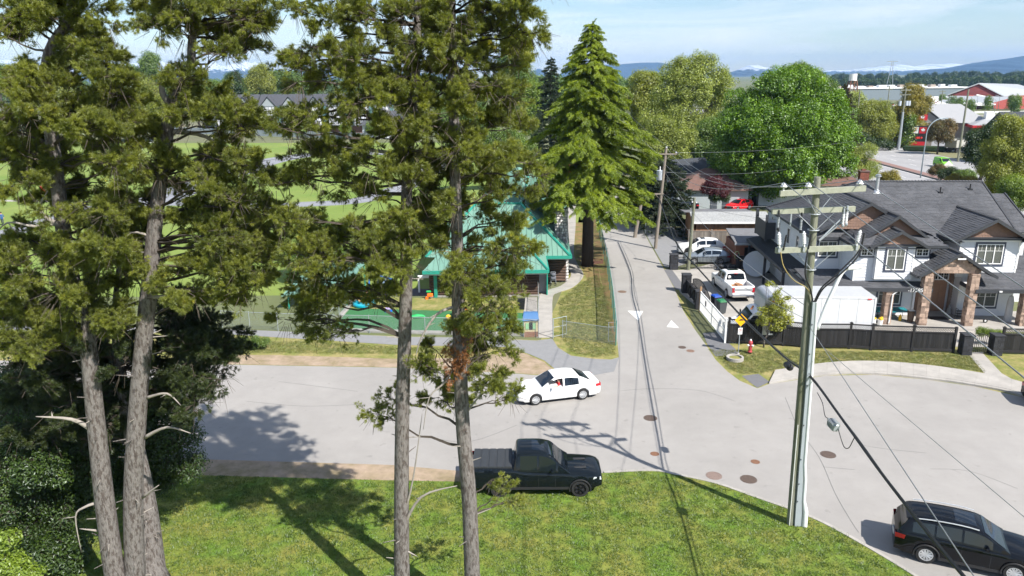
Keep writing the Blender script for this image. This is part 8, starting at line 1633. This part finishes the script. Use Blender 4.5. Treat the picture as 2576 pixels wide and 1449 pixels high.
# horizon treeline as mass
def treeline(name,specs,key,n,sc):
    P=[];S=[]
    for (u0,u1,v0,v1,Y,seedn) in specs:
        for k in range(seedn):
            u=rnd.uniform(u0,u1); f=(u-u0)/(u1-u0); Yk=Y+rnd.uniform(-50,60); top=at(u,v0+(v1-v0)*f+rnd.uniform(-9,7),Yk); h=max(6,top.z); w=rnd.uniform(.25,.5)*min(h,16)*.8; con=rnd.random()<.45
            for j in range(n):
                q=rnd.random()**.7; a=rnd.uniform(0,6.28); rr=(w*(1-q)*1.2 if con else w*math.sin(PI*min(1,q*.85+.15))**.6)*rnd.uniform(.5,1); P.append((top.x+rr*math.cos(a),Yk+rr*math.sin(a),h*q)); S.append(sc*rnd.uniform(.7,1.3))
    return scatter(name,np.array(P),rng.uniform(-3,3,(len(P),3)),S,key,None,'stuff')
o=treeline('distant_trees',[(2090,2600,200,190,1300,210),(2090,2600,214,206,950,130)],'dark',46,9.5); o['label']='mass of dark evergreen trees along the right horizon'
o=treeline('distant_trees',[(-100,1330,205,200,700,120),(1330,1660,205,200,500,40)],'mid',46,7.5); o['label']='mass of green trees along the horizon left of the cedar'
o=treeline('distant_trees',[(2100,2330,285,300,235,16),(2330,2600,262,262,360,8),(900,1350,240,240,330,24)],'mid',40,3.2); o['label']='scattered green trees in front of the distant sheds'
# ------------------------------------------------ near shrubs lower left
def ivy(lab,L,Y,key,n,seed,sc,spread=1.0):
    p=at(L[0][0],L[0][1],Y); b=Vector((p.x,p.y,0)); return tree('shrub',lab,b,lobes_px(b,L,Y),key,n,seed,tr=0,sc=sc,limbs=False,cat='shrub',shell=.35)
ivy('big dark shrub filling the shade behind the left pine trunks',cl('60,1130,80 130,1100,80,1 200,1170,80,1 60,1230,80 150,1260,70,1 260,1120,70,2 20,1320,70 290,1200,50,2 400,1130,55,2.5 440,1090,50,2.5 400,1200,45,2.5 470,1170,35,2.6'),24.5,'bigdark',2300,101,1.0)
ivy('leafy laurel shrub with glossy green leaves between the left trunks',cl('220,1010,60,2 320,1080,60,2 400,1010,60,3 150,1380,60 230,1230,50,1 100,1180,50,-1'),24.6,'dark',900,102,.8)
ivy('bright lime-green bush in the bottom left corner',cl('10,1410,34 45,1430,30 15,1360,22 80,1445,22 25,1460,40'),19.5,'biglime',500,103,.8)
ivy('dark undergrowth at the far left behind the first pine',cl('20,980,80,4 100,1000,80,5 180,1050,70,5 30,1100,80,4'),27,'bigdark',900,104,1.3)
# ------------------------------------------------ grass
def grassfield(name,poly,n,key,z,sc,lab,keep=None):
    q=np.array([(p[0],p[1]) for p in poly]); lo,hi=q.min(0),q.max(0); P=[]
    def inside(x,y):
        c=np.zeros(len(x),bool); j=len(q)-1
        for i in range(len(q)):
            xi,yi=q[i];xj,yj=q[j]; c^=((yi>y)!=(yj>y))&(x<(xj-xi)*(y-yi)/(yj-yi+1e-12)+xi); j=i
        return c
    x=rng.uniform(lo[0],hi[0],n); y=rng.uniform(lo[1],hi[1],n); m=inside(x,y); x,y=x[m],y[m]; m2=(y>10)&(np.abs(x)<y*.85+4); x,y=x[m2],y[m2]; P=np.stack([x,y,np.full(len(x),z)],1)
    r_=np.zeros((len(x),3)); r_[:,2]=rng.uniform(0,6.28,len(x)); o=scatter(name,P,r_,rng.uniform(.6,1.4,len(x))*sc,key,None,'stuff'); o['label']=lab
grassfield('grass',[(p.x,p.y) for p in lw if p.x>-45][:] if 0 else [(-30,g(440,1196).y-.1)]+[(p.x,p.y) for p in ([g(440,1198),g(985,1213),g(1190,1216)]+kerb)]+[(24,14),(-30,14)],52000,'grass',.05,1.0,'bright green blades of the near lawn')
grassfield('grass',[g(1785,880)[:2],g(2440,889)[:2],g(2480,938)[:2],g(2330,918)[:2],g(2200,909)[:2],g(2080,912)[:2],g(1950,932)[:2],g(1905,940)[:2],g(1868,942)[:2],g(1835,928)[:2]],9000,'vgrass',.004,1.0,'dry green grass of the right verge before the black fence')
grassfield('grass',[g(1410,846)[:2],g(1405,760)[:2],g(1450,720)[:2],g(1500,690)[:2],g(1525,740)[:2],g(1545,860)[:2],g(1548,893)[:2],g(1495,898)[:2],g(1440,888)[:2]],9000,'vgrass',.004,1.0,'patchy grass inside the chain-link corner')
grassfield('grass',[g(600,862)[:2],g(760,858)[:2],g(1000,873)[:2],g(1180,878)[:2],g(1180,890)[:2],g(1000,890)[:2],g(600,888)[:2]],5000,'vgrass',.004,1.0,'grass strip between the asphalt path and the dirt shoulder')
grassfield('grass',[(-20,g(440,1196).y-.3)]+[(p.x,p.y-.3) for p in ([g(440,1198),g(985,1213),g(1190,1216)]+kerb)]+[(22,14),(-20,14)],2000,'weed',.06,1.5,'coarser leafy tufts standing in the near lawn')
# ------------------------------------------------ mountains
def mountain(lab,px,Y,depth,col,snowz=None,seed=1):
    r=random.Random(seed); P=[at(u,v,Y) for u,v in px]; xs=np.linspace(P[0].x,P[-1].x,260); zs=np.interp(xs,[p.x for p in P],[p.z for p in P]); zs=zs+np.array([r.gauss(0,1) for _ in xs])*((.05 if snowz else .012)*zs.max()); 
    rows=12; V=[];F=[]
    from mathutils import noise
    for j in range(rows+1):
        f=j/rows
        for i,(x,z) in enumerate(zip(xs,zs)):
            h=z*(1-abs(f-.5)*2)**.85; h*=1+.28*(noise.noise(Vector((x/Y*9,f*5,seed)))) if 0<f<1 and abs(f-.5)>.01 else 1
            V.append((x,(f-.5)*depth+Y,max(-2,h) if 0<j<rows else -2))
    n=len(xs)
    for j in range(rows):
        for i in range(n-1): F.append((j*n+i,j*n+i+1,(j+1)*n+i+1,(j+1)*n+i))
    m=M('mountain_%d'%seed,col,.95,var=.3,scale=.004 if Y<6000 else .0012)
    if snowz:
        t=m.node_tree; b=t.nodes['Principled BSDF']; src=b.inputs['Base Color'].links[0].from_socket; geo=t.nodes.new('ShaderNodeNewGeometry'); sp_=t.nodes.new('ShaderNodeSeparateXYZ'); t.links.new(geo.outputs['Position'],sp_.inputs[0]); nz_=t.nodes.new('ShaderNodeTexNoise'); nz_.inputs['Scale'].default_value=.015; nz_.inputs['Detail'].default_value=8; t.links.new(geo.outputs['Position'],nz_.inputs['Vector'])
        mm_=t.nodes.new('ShaderNodeMath'); mm_.operation='MULTIPLY_ADD'; mm_.inputs[1].default_value=-snowz*1.6; t.links.new(nz_.outputs['Fac'],mm_.inputs[0]); t.links.new(sp_.outputs['Z'],mm_.inputs[2])
        mr_=t.nodes.new('ShaderNodeMapRange'); mr_.inputs[1].default_value=snowz*.18; mr_.inputs[2].default_value=snowz*.32; t.links.new(mm_.outputs[0],mr_.inputs[0]); mxn=t.nodes.new('ShaderNodeMixRGB'); mxn.inputs[2].default_value=(.62,.66,.74,1); t.links.new(mr_.outputs[0],mxn.inputs[0]); t.links.new(src,mxn.inputs[1]); t.links.new(mxn.outputs[0],b.inputs['Base Color'])
    me=fastmesh('mountain',V,F,m,smooth=True); o=D.objects.new('mountain',me); COL.objects.link(o); tag(o,lab,None,None,'structure'); return o
mcol=(.030,.065,.105)  # blue of the distant air painted into the base colour, besides the haze volume
mountain('wooded mountain at the right edge, its colour tinted haze blue',[(2250,215),(2290,205),(2330,196),(2380,194),(2410,182),(2430,168),(2455,184),(2475,178),(2510,158),(2545,148),(2600,137),(2800,120),(3100,130),(3400,190)],5200,2600,mcol,seed=1)
mountain('snow-capped range left of the right-hand blue mountains',[(1900,215),(2000,205),(2060,186),(2100,177),(2150,178),(2200,171),(2250,163),(2280,170),(2330,165),(2370,161),(2400,160),(2420,172),(2440,200),(2600,215)],8500,2600,(.05,.075,.09),snowz=34,seed=2)
mountain('hazy blue mountain behind the tall cedar',[(1280,200),(1330,182),(1355,172),(1375,182),(1400,190),(1450,165),(1560,162),(1620,158),(1660,157),(1720,170),(1800,195),(1850,200)],7000,2600,mcol,seed=3)
mountain('small pale peak above the maple',[(1820,200),(1860,180),(1885,167),(1905,165),(1925,175),(1960,185),(2050,205)],7600,2000,(.05,.07,.085),snowz=55,seed=4)
mountain('faint snowy range on the left horizon',[(-700,200),(-300,160),(-50,160),(20,150),(60,155),(140,165),(250,175),(330,162),(390,158),(470,152),(560,165),(610,156),(680,172),(800,175),(950,172),(1060,180),(1160,195),(1280,200)],8500,2600,(.05,.075,.09),snowz=105,seed=5)
hb=obj('haze',MB().box(-13500,-80,-1,13500,11500,270),None or M('haze_air',(1,1,1)),kind='stuff')
hm=MATS['haze_air']; ht=hm.node_tree; ht.nodes.clear(); vo=ht.nodes.new('ShaderNodeVolumePrincipled'); vo.inputs['Color'].default_value=(.32,.58,1.0,1); vo.inputs['Density'].default_value=.000085; vo.inputs['Anisotropy'].default_value=.0; oo=ht.nodes.new('ShaderNodeOutputMaterial'); ht.links.new(vo.outputs[0],oo.inputs['Volume']); hb['label']='thin pale air haze over the whole scene'
